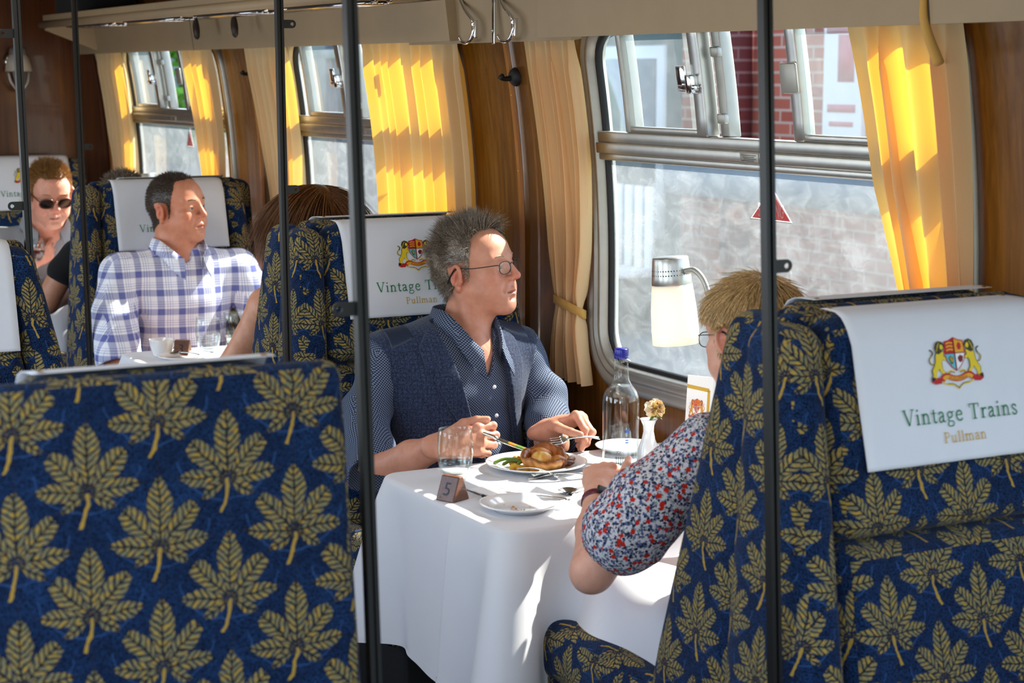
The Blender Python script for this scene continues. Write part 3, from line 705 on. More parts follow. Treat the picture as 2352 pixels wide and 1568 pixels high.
def crest_polys():
    """The crest on the headrest covers: (points, faces, colour, layer), in a box from -1 to 1."""
    out = []
    red, gold, yel, dk, blu, wht, grn = lin(186, 22, 28), lin(232, 164, 24), lin(232, 200, 30), lin(60, 52, 14), lin(96, 186, 208), lin(240, 240, 240), lin(44, 110, 60)
    def poly(p, c, l): p = np.array(p, float); out.append((p, [tuple(range(len(p)))], c, l))
    def rib(p, wd, c, l): v, f = ribbon(p, wd); out.append((v, f, c, l))
    sh = [(-0.36, 0.86), (-0.18, 0.90), (0, 1.0), (0.18, 0.90), (0.36, 0.86), (0.40, 0.45), (0.34, 0.10), (0.18, -0.16), (0, -0.32), (-0.18, -0.16), (-0.34, 0.10), (-0.40, 0.45)]
    poly(sh, red, 0)
    poly([(-0.33, 0.82), (-0.17, 0.86), (-0.02, 0.94), (-0.02, 0.40), (-0.36, 0.40)], red, 1); poly([(0.02, 0.94), (0.17, 0.86), (0.33, 0.82), (0.36, 0.40), (0.02, 0.40)], gold, 1)
    poly([(-0.36, 0.36), (-0.02, 0.36), (-0.02, -0.26), (-0.16, -0.12), (-0.31, 0.12)], blu, 1); poly([(0.02, 0.36), (0.36, 0.36), (0.31, 0.12), (0.16, -0.12), (0.02, -0.26)], wht, 1)
    for k in range(3): rib([(-0.31, 0.76-k*0.13), (-0.18, 0.80-k*0.13), (-0.05, 0.77-k*0.13)], 0.06, gold, 2)
    poly([(0.12, 0.52), (0.10, 0.66), (0.16, 0.80), (0.24, 0.76), (0.27, 0.62), (0.22, 0.50)], red, 2)
    poly([(-0.28, 0.20), (-0.18, 0.30), (-0.08, 0.22), (-0.10, 0.0), (-0.18, -0.06)], grn, 2); rib([(-0.22, 0.22), (-0.14, 0.05)], 0.03, gold, 3); rib([(-0.16, 0.26), (-0.12, 0.08)], 0.03, gold, 3)
    poly([(0.08, 0.20), (0.18, 0.30), (0.30, 0.24), (0.26, 0.06), (0.16, 0.0), (0.10, 0.08)], lin(120, 16, 30), 2)
    rib([(-0.02, 0.94), (-0.02, -0.26)], 0.03, lin(120, 16, 30), 3); rib([(-0.36, 0.38), (0.36, 0.38)], 0.03, lin(120, 16, 30), 3)
    for s_ in (-1, 1):
        def m_(p): return [(s_*a, b) for a, b in p]
        body = [(0.42, 0.46), (0.52, 0.52), (0.66, 0.50), (0.74, 0.34), (0.76, 0.10), (0.82, -0.06), (0.92, -0.22), (0.90, -0.40), (0.98, -0.56), (0.80, -0.58), (0.78, -0.36), (0.66, -0.16), (0.60, -0.30), (0.50, -0.44), (0.44, -0.34), (0.54, -0.18), (0.54, 0.06), (0.48, 0.18), (0.38, 0.12), (0.36, 0.22), (0.46, 0.32)]
        poly(m_([(a+(0.025 if a > 0.6 else -0.02), b*1.03) for a, b in body]), dk, 0); poly(m_(body), yel, 1)
        head = [(0.40, 0.60), (0.36, 0.70), (0.44, 0.84), (0.58, 0.90), (0.70, 0.82), (0.76, 0.64), (0.72, 0.44), (0.62, 0.38), (0.50, 0.46)]
        poly(m_(head), dk, 2); poly(m_([(0.42, 0.62), (0.46, 0.74), (0.54, 0.76), (0.56, 0.62), (0.50, 0.54)]), yel, 3)
        for q in range(3): rib(m_([(0.58+q*0.04, 0.82-q*0.1), (0.66+q*0.02, 0.66-q*0.08)]), 0.025, yel, 3)
        rib(m_([(0.78, 0.02), (0.92, 0.02), (0.98, 0.20), (0.88, 0.34), (0.84, 0.48), (0.94, 0.58)]), 0.05, dk, 0); rib(m_([(0.79, 0.02), (0.92, 0.03), (0.97, 0.20), (0.88, 0.34)]), 0.02, yel, 1)
        poly(m_([(0.60, -0.60), (0.72, -0.50), (0.96, -0.56), (1.0, -0.66), (0.86, -0.76), (0.64, -0.74)]), red, 1); poly(m_([(0.84, -0.50), (0.98, -0.46), (1.0, -0.62), (0.90, -0.62)]), lin(40, 20, 14), 2)
        rib(m_([(0.10, -0.34), (0.24, -0.28), (0.34, -0.36), (0.26, -0.46), (0.40, -0.44)]), 0.05, yel, 1); rib(m_([(0.10, -0.38), (0.24, -0.32), (0.34, -0.40)]), 0.025, dk, 2)
        rib(m_([(0.0, -1.0), (0.16, -0.84), (0.40, -0.80), (0.60, -0.70)]), 0.05, yel, 1); rib(m_([(0.0, -0.96), (0.18, -0.80), (0.42, -0.76)]), 0.025, dk, 2)
    rib([(-0.62, -0.62), (-0.45, -0.46), (-0.2, -0.56), (0, -0.60), (0.2, -0.56), (0.45, -0.46), (0.62, -0.62)], 0.22, red, 2)
    rib([(-0.56, -0.58), (-0.42, -0.50), (-0.2, -0.57), (0, -0.60), (0.2, -0.57), (0.42, -0.50), (0.56, -0.58)], 0.14, gold, 3)
    v, f = sans('PULLMAN', 0.11); v = v.copy(); v[:, 1] += -0.645-0.0+(v[:, 0]**2)*0.45; out.append((v, f, lin(150, 30, 20), 4))
    return out
CREST = crest_polys()

# ------------------------------------------------------------------ seats
KD = 2.0
def sdef(P, tall=1.29):
    """Thicker towards the bottom and wider at the arms, as the backs are."""
    P = P.copy(); z = P[:, 2]; k = np.where(z > 0.49, 1+KD*(1.29-z), 1+KD*0.80)
    back = P[:, 1] > -0.2
    P[:, 1] = np.where(back, P[:, 1]*k, P[:, 1]); 
    P[:, 0] *= 1+0.15*np.clip((1.27-z)/0.6, 0, 1.1)
    return P
def make_seat(panels, label, loc, mat, name='train_seat'):
    """panels: [(centre x, half width)] of one backrest each. Faces -Y, its rear plane at y = 0."""
    root = thing(name, (0, 0, 0), label, 'seat')
    x0 = panels[0][0]-panels[0][1]; x1 = panels[-1][0]+panels[-1][1]; xc = (x0+x1)/2; W_ = x1-x0
    def P(name, c, d, r, dd=True, parent=root, mt=mat):
        v, f = rbox(d, r, 4); v = v+np.array(c)
        return G().add(sdef(v) if dd else v, f).obj(name, mt, parent, uv='box')
    P('back_shell', (xc, -0.026, 0.79), ((W_-0.006) if len(panels) > 1 else W_-0.12, 0.052, 0.99), 0.025)
    for cx, hw in panels:
        P('head_cushion', (cx, -0.074, 1.101), (2*(hw-0.088), 0.088, 0.367), 0.042)
        P('back_cushion', (cx, -0.075, 0.685), (2*(hw-0.088), 0.090, 0.470), 0.036)
        for s_ in (-1, 1): P('wing', (cx+s_*(hw-0.045), -0.062, 0.83), (0.088, 0.124, 0.89), 0.040) if len(panels) == 1 else P('wing', (cx+s_*(hw-0.045), -0.076, 0.875), (0.088, 0.096, 0.80), 0.040)
        P('seat_cushion', (cx, -0.46, 0.405), (2*(hw-0.09), 0.50, 0.15), 0.05, False)
    P('plinth', (xc, -0.38, 0.17), (W_-0.1, 0.60, 0.32), 0.01, False, mt=M['dark'])
    for s_, xx in ((-1, x0), (1, x1)):
        v, f = rbox((0.105, 0.67, 0.13), 0.05, 4); v = v+np.array([xx-s_*0.020, -0.455, 0.488])
        v[:, 2] += 0.05*np.clip((v[:, 1]+0.74)/0.3, 0, 1)*0-0.02*np.clip((v[:, 1]+0.5)/0.3, 0, 1)
        G().add(v, f).obj('armrest', mat, root, uv='box')
        G().box((xx-s_*0.020, -0.44, 0.38), (0.075, 0.60, 0.14), r=0.02).obj('arm_panel', mat, root, uv='box')
    root.location = loc
    return root
def head_front(x, s_, off=0.0):
    """A point on the front of a headrest, s_ metres along the cloth from its rear top edge."""
    z0 = 1.2885+off
    pts = np.array([(-0.012, z0-0.012), (-0.020, z0), (-0.072, z0), (-0.092, z0-0.001), (-0.108, z0-0.008), (-0.118, z0-0.024), (-0.1225-off, z0-0.050), (-0.1225-off, 0.9)])
    L = np.r_[0, np.cumsum(np.linalg.norm(np.diff(pts, axis=0), axis=1))]
    y = np.interp(s_, L, pts[:, 0]); z = np.interp(s_, L, pts[:, 1])
    y = y*(1+KD*(1.29-np.minimum(z, 1.29)))
    return np.stack(np.broadcast_arrays(x, y, z), -1)
def make_antimacassar(cx, hw, label, group=None, drop=0.352, text=True, s0=0.038):
    root = thing('antimacassar', (0, 0, 0), label, 'headrest cover', group)
    nx, ns = 25, 40; X_, S_ = np.meshgrid(np.linspace(-hw, hw, nx), np.linspace(s0, drop, ns), indexing='ij')
    wob = 0.0018*np.sin(X_*40+S_*9)*np.clip(S_/0.15, 0, 1)
    V_ = head_front(X_+cx+0.012*np.sign(X_)*np.clip((0.10-S_)/0.1, 0, 1)*(-1), S_, 0.0025); V_[..., 1] -= np.abs(wob); V_ = V_.reshape(-1, 3)
    W2 = V_+np.array([0, 0.0016, -0.0006]); g = G().add(V_, grid_faces(nx, ns)).add(W2, grid_faces(nx, ns, True))
    rim = [i*ns for i in range(nx)]+[(nx-1)*ns+j for j in range(ns)]+[i*ns+ns-1 for i in range(nx-1, -1, -1)]+[j for j in range(ns-1, -1, -1)]
    n = nx*ns; g.f += [(rim[i], rim[i+1], rim[i+1]+n, rim[i]+n) for i in range(len(rim)-1) if rim[i] != rim[i+1]]; g.mi += [0]*(len(g.f)-len(g.mi))
    g.obj('cloth', M['antimac'], root, fix=True)
    if text:
        def flat(v, off, cz, dx=0.0):
            s_ = 0.105+(1.23-(cz+v[:, 1])); z = cz+v[:, 1]
            y = -(0.1225+0.0025+0.0024+off)*(1+KD*(1.29-z))
            return np.stack([cx+dx+v[:, 0], y, z], 1)
        g = G()
        for v, f, c, l in CREST: g.add(flat(v*np.array([0.057, 0.0425]), 0.0003*(l+1), 1.198, 0.0), f, c)
        g.obj('crest', M['vcol'], root, smooth=False)
        v, f = serif('Vintage Trains', 0.252); G().add(flat(v, 0.0003, 1.104, -0.002), f).obj('lettering', M['green_thread'], root, smooth=False)
        v, f = serif('Pullman', 0.094); G().add(flat(v, 0.0003, 1.070, 0.0), f).obj('lettering', M['gold_thread'], root, smooth=False)
    for sx in (-1, 1):
        G().lathe([(0.0, 0.002), (0.004, 0.0015), (0.005, 0)], tuple(head_front(np.array(cx+sx*(hw-0.02)), np.array(s0+0.008), 0.003)), 10).obj('pin', M['gold_pin'], root)
    return root
XC, XH = 2.083, 0.318
XA = 2.104
PAIR = [2.49, 4.62, 6.76]
first = None; cover = None
def place(o, x, y, face, label, group=None):
    """face -1: towards the camera, +1: away."""
    o.location = (x, y, 0); o.rotation_euler = (0, 0, 0 if face < 0 else math.pi); o['label'] = label
    if group: o['group'] = group
    return o
seat_specs = [
    (PAIR[0], -1, 'blue leaf patterned seat at the right edge, with the largest crested cover'),
    (PAIR[0]+0.012, 1, 'blue leaf patterned seat of the blonde woman, its armrest in front'),
    (PAIR[1], -1, 'blue leaf patterned seat behind the man in the tweed waistcoat'),
    (PAIR[1]+0.012, 1, 'blue leaf patterned seat of the brown haired woman'),
    (PAIR[2], -1, 'blue leaf patterned seat behind the man in the checked shirt'),
    (PAIR[2]+0.012, 1, 'blue leaf patterned seat of the passenger behind the checked shirt man'),
    (8.99, -1, 'blue leaf patterned seat of the fair haired man against the end wall')]
cover_labels = ['white headrest cover with crest and full green lettering, at the right edge', 'white headrest cover folded over the blonde woman\'s seat top',
    'white headrest cover with crest beside the grey haired man\'s head', 'white headrest cover folded over the brown haired woman\'s seat top',
    'white headrest cover behind the checked shirt man\'s head', 'white headrest cover on the seat of the passenger behind the checked shirt man', 'white headrest cover behind the fair haired man in sunglasses']
for i, ((y, fc, lb), cl) in enumerate(zip(seat_specs, cover_labels)):
    if i == 0:
        first = make_seat([(0, XH)], lb, (0, 0, 0), M['leaf']); cover = make_antimacassar(0.0, 0.212, cl)
        s_, c_ = first, cover
    else: s_, c_ = copy_tree(first), copy_tree(cover)
    xs = {1: 0.062, 5: 0.085, 3: 0.012}.get(i, 0.0)
    place(s_, XC+xs, y, fc, lb, 'window side leaf patterned seats'); place(c_, XA+xs, y, fc, cl, 'crested headrest covers')
# the double seats across the aisle
dbl = make_seat([(0.0, 0.27), (0.54, 0.27)], 'blue leaf patterned double seat seen from behind, in the near left corner', (0, 0, 0), M['leaf_fl'])
dbl.location = (0.72, 2.33, 0); dbl.rotation_euler = (0, 0, math.pi)
dbl2 = make_seat([(0.0, 0.27), (0.54, 0.27)], 'blue leaf patterned double seat at the left edge facing the camera', (0, 0, 0), M['leaf'])
dbl2.location = (0.24, 4.475, 0)
c_ = make_antimacassar(0, 0.176, 'white headrest cover on the near left seat, only its top edge showing', 'crested headrest covers', text=False, s0=0.052); c_.location = (0.735, 2.33, 0); c_.rotation_euler = (0, 0, math.pi)
c_ = copy_tree(cover); c_.location = (0.78, 4.475, 0); tag(c_, 'white headrest cover at the left edge, only its right side showing', None, 'crested headrest covers')

# ------------------------------------------------------------------ black poles with drilled tabs
def pole(x, y0, y1, z0, z1, tabs, label, r=0.009, sgn=1):
    """Leans a little, as the poles do: y0 at height z0, y1 at height z1."""
    def at_(z): return np.array([x, y0+(y1-y0)*(z-z0)/(z1-z0), z])
    a, b = at_(0.0), at_(2.30)
    root = thing('screen_pole', tuple(a), label, 'pole', 'black screen poles beside the aisle')
    G().box(((a+b)/2), (0.012, 0.024, 2.30)).obj('tmp', M['black'], root) if False else None
    V_ = []
    for q in (a, b): V_ += [q+np.array(d) for d in ((-r, -r, 0), (-0.3*r, -r, 0), (-0.2*r, -0.5*r, 0), (0.2*r, -0.5*r, 0), (0.3*r, -r, 0), (r, -r, 0), (r, r, 0), (-r, r, 0))]
    n = 8; G().add(V_, [(i, (i+1) % n, n+(i+1) % n, n+i) for i in range(n)]+[tuple(range(n-1, -1, -1)), tuple(range(n, 2*n))]).obj('upright', M['black'], root, smooth=False, fix=True)
    G().box(a+np.array([0, 0, 0.006]), (0.06, 0.06, 0.012), r=0.003).obj('foot_plate', M['black'], root)
    for z, sg in tabs:
        c = at_(z); g = G(); L = []; H = []; w_ = 0.0105
        for t in np.linspace(-90, 90, 9): L.append((0.026+w_*math.cos(R_(t)), w_*math.sin(R_(t))))
        L = [(0.0, -w_)]+L+[(0.0, w_)]
        for p in L:
            d = np.array(p)-np.array([0.026, 0]); d = d/np.linalg.norm(d); H.append(np.array([0.026, 0])+d*0.0048)
        m = len(L); V_ = []
        for yy in (-0.0015, 0.0015):
            for ring in (L, H): V_ += [(c[0]+sg*(r*0.9+p[0]), c[1]+yy, c[2]+p[1]) for p in ring]
        F_ = []
        for j in range(m):
            k = (j+1) % m; F_ += [(j, k, m+k, m+j), (2*m+j, 3*m+j, 3*m+k, 2*m+k), (j, 2*m+j, 2*m+k, k), (m+j, m+k, 3*m+k, 3*m+j)]
        g.add(V_, F_).obj('tab', M['black'], root, smooth=False, fix=True)
    return root
pole(1.05, 2.387, 2.448, 0.792, 1.784, [(1.345, -1)], 'thick black pole beside the near left seat, in front of the table', 0.0088)
pole(1.70, 4.401, 4.415, 1.092, 1.864, [(1.805, 1), (1.388, 1)], 'black pole beside the waistcoat man\'s seat, before the brown haired woman', 0.0092)
pole(1.70, 2.316, 2.346, 1.282, 1.793, [(1.382, 1)], 'black pole in front of the blonde woman and the red sign', 0.0088)
pole(1.05, 4.409, 4.452, 1.235, 1.854, [(1.775, -1), (1.368, -1)], 'black pole at the left edge in front of the fair haired man', 0.0088)
pole(1.70, 6.323, 6.358, 1.094, 1.932, [(1.43, 1)], 'thin black pole in front of the dark end wall', 0.0088)
# ------------------------------------------------------------------ curtains
def curtain(keys, label, n=7, tie=None, seed=0, amp=0.020, xo=-0.045, hem=True):
    """keys: (z, y right edge, y left edge) from the top down."""
    rg = np.random.default_rng(seed); keys = np.array(keys, float)[::-1]
    root = thing('curtain', (2.50, keys[0][1], keys[0][0]), label, 'curtain', 'gold curtains at the coach windows')
    nu, nv = 20*n, 60; u = np.linspace(0, 1, nu); zs = np.linspace(keys[0, 0], keys[-1, 0], nv)
    def sm(k):
        return np.array([np.interp(z, keys[:, 0], keys[:, k]) for z in zs])
    ker = np.array([1, 2, 3, 2, 1.])/9
    def smooth(a): 
        p = np.r_[[a[0]]*2, a, [a[-1]]*2]; return np.convolve(p, ker, 'valid')
    ya, yb = smooth(sm(1)), smooth(sm(2))
    ph = np.cumsum(rg.uniform(0.5, 1.5, nu)*0); fr = u*n*2*math.pi
    U_, Z_ = np.meshgrid(u, zs, indexing='ij'); wob = np.zeros_like(U_)
    for k in range(4): wob += rg.uniform(0.15, 0.5)*np.sin(U_*rg.uniform(4, 16)+Z_*rg.uniform(-2.0, 2.0)+rg.uniform(0, 6))
    A_ = amp*(0.65+0.5*np.sin(U_*rg.uniform(5, 12)+rg.uniform(0, 6))**2); top = np.clip((keys[-1, 0]-Z_)/0.10, 0, 1); A_ = A_*(0.45+0.55*top)
    f = np.sin(U_*n*2*math.pi+wob); f = np.sign(f)*np.abs(f)**0.8
    X_ = np.array([wx(z) for z in zs])[None, :]+xo+A_*f
    Y_ = yb[None, :]+(ya-yb)[None, :]*U_+0.35*A_*np.cos(U_*n*2*math.pi+wob)
    if tie is not None:
        k = np.exp(-((Z_-tie)/0.03)**2); X_ = X_*(1-0.5*k)+(np.array([wx(z) for z in zs])[None, :]+xo)*(0.5*k)
        bulge = np.sin(np.pi*U_)*0.022*k; X_ = X_-bulge*0.4
    V_ = np.stack([X_, Y_, Z_], -1).reshape(-1, 3)
    G().add(V_, grid_faces(nu, nv)).obj('cloth', M['curtain'], root)
    if tie is not None:
        y0 = float(np.interp(tie, zs, ya)); y1 = float(np.interp(tie, zs, yb)); cx = float(wx(tie))+xo; c = (y0+y1)/2; hw = abs(y1-y0)/2+0.006
        a_ = np.linspace(0, 2*math.pi, 40, endpoint=False); g = G(); V_ = []
        for dz, ex in ((0.013, 0.0), (0.011, 0.003), (-0.011, 0.003), (-0.013, 0.0)):
            V_ += [(cx+(0.026+ex)*math.cos(t), c+(hw+ex)*math.sin(t), tie+dz+0.012*math.sin(t)-0.012*math.cos(t)) for t in a_]
        g.add(V_, grid_faces(4, 40, wrap=True)).obj('tieback', M['tieback'], root)
    return root
M['tieback'] = fabric('gold_tieback', (206, 160, 86))
curtain([(1.79, 4.255, 4.525), (1.45, 4.25, 4.50), (1.20, 4.27, 4.475), (1.042, 4.305, 4.435), (0.93, 4.285, 4.46), (0.835, 4.255, 4.47)], 'cream gold tied curtain at the far side of the nearest window', 6, 1.042, 1, 0.022)
curtain([(1.79, 2.76, 3.11), (1.45, 2.76, 3.07), (1.20, 2.755, 2.985), (1.05, 2.76, 2.92), (0.95, 2.77, 2.90), (0.84, 2.76, 2.94)], 'glowing yellow curtain at the near side of the nearest window', 5, 0.98, 12, 0.026)
curtain([(1.79, 4.93, 5.62), (1.4, 4.93, 5.61), (1.1, 4.93, 5.60), (0.84, 4.93, 5.60)], 'wide glowing yellow curtain behind the grey haired man\'s head', 9, None, 3, 0.024)
curtain([(1.79, 6.36, 6.76), (1.4, 6.36, 6.70), (1.05, 6.42, 6.60), (0.84, 6.38, 6.68)], 'cream gold curtain at the far side of the second window', 6, 1.05, 4)
curtain([(1.79, 7.18, 7.56), (1.4, 7.18, 7.50), (1.05, 7.22, 7.40), (0.84, 7.20, 7.46)], 'yellow curtain at the near side of the farthest window', 5, 1.05, 5)
curtain([(1.79, 8.42, 8.90), (1.4, 8.44, 8.88), (1.05, 8.52, 8.72), (0.84, 8.46, 8.80)], 'cream curtain by the dark end wall', 6, 1.05, 6)

# ------------------------------------------------------------------ rack, hooks, wall lamp
root = thing('luggage_rack', (2.28, 6.85, 1.90), 'long cream luggage rack over the far windows', 'luggage rack')
y0, y1 = 5.03, 8.62
G().tube([(2.15, y0, 1.905), (2.15, y1, 1.905)], 0.017, 14).obj('front_lip', M['cream'], root)
G().box((2.165, (y0+y1)/2, 1.925), (0.02, y1-y0, 0.05), r=0.006).obj('front_board', M['cream'], root)
G().box((2.285, (y0+y1)/2, 1.901), (0.26, y1-y0, 0.014), r=0.003).obj('shelf', M['cream'], root)
for k, ya in enumerate((5.35, 6.25, 7.15, 8.05)):
    gr = G().box((2.25, ya, 1.892), (0.10, 0.62, 0.006)).obj('grille', M['dark'], root)
    for q in range(5): G().tube([(2.21+q*0.02, ya-0.31, 1.887), (2.21+q*0.02, ya+0.31, 1.887)], 0.004, 6).obj('bar', M['chrome'], gr)
    for sy in (-0.36, 0.36):
        G().lathe([(0.0, -0.008), (0.010, -0.006), (0.012, 0)], (2.22, ya+sy, 1.894), 10).obj('bolt', M['chrome'], root); G().lathe([(0.0, -0.008), (0.010, -0.006), (0.012, 0)], (2.27, ya+sy, 1.894), 10).obj('bolt', M['chrome'], root)
for ya in (5.05, 6.82, 8.60):
    V_ = []
    for yy in (ya-0.012, ya+0.012): V_ += [(2.40, yy, 1.79), (2.40, yy, 1.895), (2.16, yy, 1.895), (2.16, yy, 1.88)]
    G().add(V_, [(0, 1, 2, 3), (7, 6, 5, 4), (0, 4, 5, 1), (1, 5, 6, 2), (2, 6, 7, 3), (3, 7, 4, 0)]).obj('bracket', M['cream'], root, smooth=False) if ya > 8 else None
for k, y in enumerate((6.85, 6.42)):
    r_ = thing('rack_strap', (2.30, y, 1.89), ['short dark strap end under the luggage rack, farther one', 'short dark strap end under the luggage rack, nearer one'][k], 'strap', 'strap ends under the rack')
    G().tube(smooth_pts([(2.30, y, 1.893), (2.30, y+0.004, 1.865), (2.30, y-0.004, 1.835), (2.302, y, 1.812)], 4), [0.006, 0.008, 0.011, 0.013, 0.014, 0.015, 0.015, 0.015, 0.014, 0.013, 0.013, 0.010, 0.006], 10, flat=0.9).obj('strap', M['brown_leather'] if 'brown_leather' in M else plain('brown_leather', (44, 30, 24), 0.5), r_)
r_ = thing('holdall', (2.30, 8.25, 1.91), 'dark bag lying on the luggage rack at the far end', 'bag')
v, f = rbox((0.26, 0.5, 0.22), 0.07, 4); G().add(v+np.array([2.30, 8.25, 2.02]), f).obj('body', M['black_cloth'], r_)
G().tube(smooth_pts([(2.22, 8.05, 2.12), (2.20, 8.15, 2.19), (2.20, 8.35, 2.19), (2.22, 8.45, 2.12)], 5), 0.012, 8).obj('handle', M['black'], r_)
def rack_hook(y, label):
    r_ = thing('coat_rail_hook', (2.42, y, 1.80), label, 'hook', 'chrome hooks under the pelmet')
    pts = [(2.426, y+0.15, 1.905), (2.40, y+0.06, 1.862), (2.395, y+0.005, 1.832), (2.395, y, 1.815), (2.395, y, 1.795), (2.394, y+0.012, 1.778), (2.393, y+0.038, 1.768), (2.392, y+0.065, 1.772), (2.391, y+0.080, 1.785)]
    G().tube(smooth_pts(pts, 5), 0.0052, 10).obj('rod', M['chrome'], r_)
    G().box((2.402, y, 1.806), (0.012, 0.014, 0.05), r=0.003).obj('mount', M['chrome'], r_)
rack_hook(4.70, 'chrome hook under the pelmet, farther of the two'); rack_hook(4.462, 'chrome hook under the pelmet, nearer of the two')
r_ = thing('wall_strip_bracket', (2.41, 4.60, 1.80), 'flat chrome strap between the two chrome hooks', 'bracket')
G().box((2.406, 4.595, 1.835), (0.006, 0.014, 0.145), r=0.002).obj('strap', M['chrome'], r_); G().lathe([(0, -0.003), (0.004, -0.002), (0.005, 0)], (2.402, 4.595, 1.80), 8, M=Matrix.Rotation(R_(90), 4, 'Y')).obj('screw', M['alu'], r_)
for y, z, lb in ((4.69, 1.672, 'black round coat hook on the wall panel behind the grey haired man'), (6.84, 1.686, 'black round coat hook on the far wall panel')):
    x = float(wx(z)); r_ = thing('coat_hook', (x, y, z), lb, 'hook', 'black round coat hooks'); Mr = Matrix.Rotation(R_(-90), 4, 'Y')
    G().lathe([(0.0, 0.022), (0.010, 0.021), (0.020, 0.016), (0.027, 0.006), (0.028, 0.0)], (x, y, z), 24, M=Mr).obj('base', M['rubber'], r_)
    G().tube(smooth_pts([(x-0.018, y, z-0.004), (x-0.040, y, z-0.006), (x-0.052, y, z+0.002)], 4), [0.009, 0.008, 0.0075, 0.007, 0.007, 0.0075, 0.009, 0.010, 0.010], 12).obj('peg', M['rubber'], r_)
# wall lamp on the end wall
t_ = T('frosted_glass'); M['frosted'] = t_.done(t_.mixs(0.55, t_.prin(lin(236, 232, 224), 0.3, spec=0.5), t_.node('ShaderNodeBsdfTranslucent', Color=(1.0, 0.93, 0.82))))
r_ = thing('wall_lamp', (2.13, 9.0, 1.70), 'white and chrome lamp on the dark end wall', 'lamp')
G().lathe([(0.0, 0.02), (0.05, 0.018), (0.06, 0.0)], (2.125, 9.06, 1.74), 24, M=Matrix.Rotation(R_(90), 4, 'X')).obj('back_plate', M['chrome'], r_)
G().lathe([(0.0, 0.115), (0.032, 0.113), (0.040, 0.10), (0.042, 0.075)], (2.125, 9.0, 1.695), 28).obj('cap', M['alu_pale'], r_)
G().lathe([(0.040, 0.078), (0.052, 0.06), (0.060, 0.03), (0.063, 0.0), (0.058, 0.0), (0.050, 0.05)], (2.125, 9.0, 1.692), 32).obj('shade', M['frosted'], r_)
G().lathe([(0.0, 0.0), (0.012, 0.004), (0.014, 0.02), (0.022, 0.06), (0.030, 0.10)], (2.125, 9.0, 1.592), 20).obj('globe', M['chrome'], r_)
g = G()
for sx in (-1, 1): g.tube(smooth_pts([(2.125+sx*0.05, 9.0, 1.69), (2.125+sx*0.04, 8.99, 1.64), (2.125+sx*0.012, 8.99, 1.60)], 4), 0.007, 8)
g.obj('arms', M['alu_pale'], r_)
# strap at the pelmet joint
r_ = thing('hanging_strap', (2.39, 2.80, 1.80), 'black and yellow cloth strap hanging at the pelmet joint', 'strap')
G().tube(smooth_pts([(2.375, 2.775, 1.93), (2.385, 2.78, 1.86), (2.392, 2.785, 1.825)], 5), [0.006]*4+[0.007]*7, 8).obj('band', M['black_cloth'], r_)
G().tube(smooth_pts([(2.392, 2.785, 1.828), (2.395, 2.787, 1.79), (2.41, 2.787, 1.75), (2.44, 2.79, 1.70)], 5), np.linspace(0.007, 0.011, 16), 10).obj('cloth_end', M['tieback'], r_)
# table lamps
t_ = T('warm_lamp_glass')
M['shade_glass'] = t_.done(t_.mixs(0.5, t_.prin(lin(240, 232, 220), 0.35, emit=lin(255, 238, 218), es=0.30), t_.node('ShaderNodeBsdfTranslucent', Color=(1.0, 0.975, 0.94))))
def table_lamp(dy, label):
    c = np.array([2.45, 3.735+dy, 0.0]); r_ = thing('table_lamp', (2.50, 3.60+dy, 0.752), label, 'lamp', 'window table lamps')
    Mt = Matrix.Rotation(R_(-3.0), 4, 'X')@Matrix.Rotation(R_(-3.5), 4, 'Y')
    def L(prof, name, mat, n=40): return G().lathe([(a, b-1.13) for a, b in prof], c+np.array([0, 0, 1.13]), n, M=Mt).obj(name, mat, r_)
    L([(0.0545, 1.027), (0.0575, 1.026), (0.0580, 1.06), (0.0560, 1.11), (0.0515, 1.155), (0.0490, 1.176), (0.046, 1.176), (0.0485, 1.15), (0.053, 1.11), (0.0548, 1.06), (0.0545, 1.027)], 'shade', M['shade_glass'])
    cap = L([(0.0485, 1.170), (0.0500, 1.174), (0.0485, 1.190), (0.0455, 1.222), (0.0440, 1.236), (0.0425, 1.239), (0.0, 1.240)], 'cap', M['alu'])
    g = G()
    for row in (0, 1):
        for k in range(44):
            a_ = k/44*2*math.pi; z = 1.197+row*0.011; rr = 0.0481-(z-1.19)*0.094; rot = Matrix.Rotation(a_, 4, 'Z')@Matrix.Rotation(R_(85), 4, 'Y')
            v, f = lathe([(0.0, 0.0004), (0.0018, 0.0003), (0.0018, 0)], 8); v = v@np.array(rot.to_3x3()).T+np.array([rr*math.cos(a_), rr*math.sin(a_), z-1.13]); g.add(v@np.array(Mt.to_3x3()).T+c+np.array([0, 0, 1.13]), f)
    pz = g.obj('vent_holes', M['dark'], cap)
    G().tube(smooth_pts([c+np.array(q) for q in ((0.005, -0.044, 1.208), (0.012, -0.075, 1.212), (0.02, -0.105, 1.185), (0.03, -0.118, 1.12), (0.045, -0.122, 1.0), (0.05, -0.12, 0.88), (0.05, -0.12, 0.765))], 6), 0.0075, 12).obj('arm', M['alu_pale'], r_)
    G().lathe([(0.0, 0.022), (0.012, 0.02), (0.03, 0.014), (0.042, 0.004), (0.043, 0.0), (0.0, 0.0)], c+np.array([0.05, -0.12, 0.7525]), 28).obj('base', M['alu'], r_)
    bl = G().lathe([(0.0, 1.06), (0.016, 1.065), (0.020, 1.09), (0.014, 1.13), (0.010, 1.17)], (c[0], c[1], 0), 16).obj('bulb', plain('lamp_bulb', (255, 236, 200), 0.4), r_)
    bl.data.materials.clear(); t2 = T('lit_bulb'); bl.data.materials.append(t2.done(t2.node('ShaderNodeEmission', Color=lin(255, 220, 170), Strength=2.5)))
    return r_
table_lamp(0, 'lit table lamp with frosted shade and chrome cap at the nearest window'); table_lamp(4.285, 'table lamp far back, only its chrome cap showing above the seat')
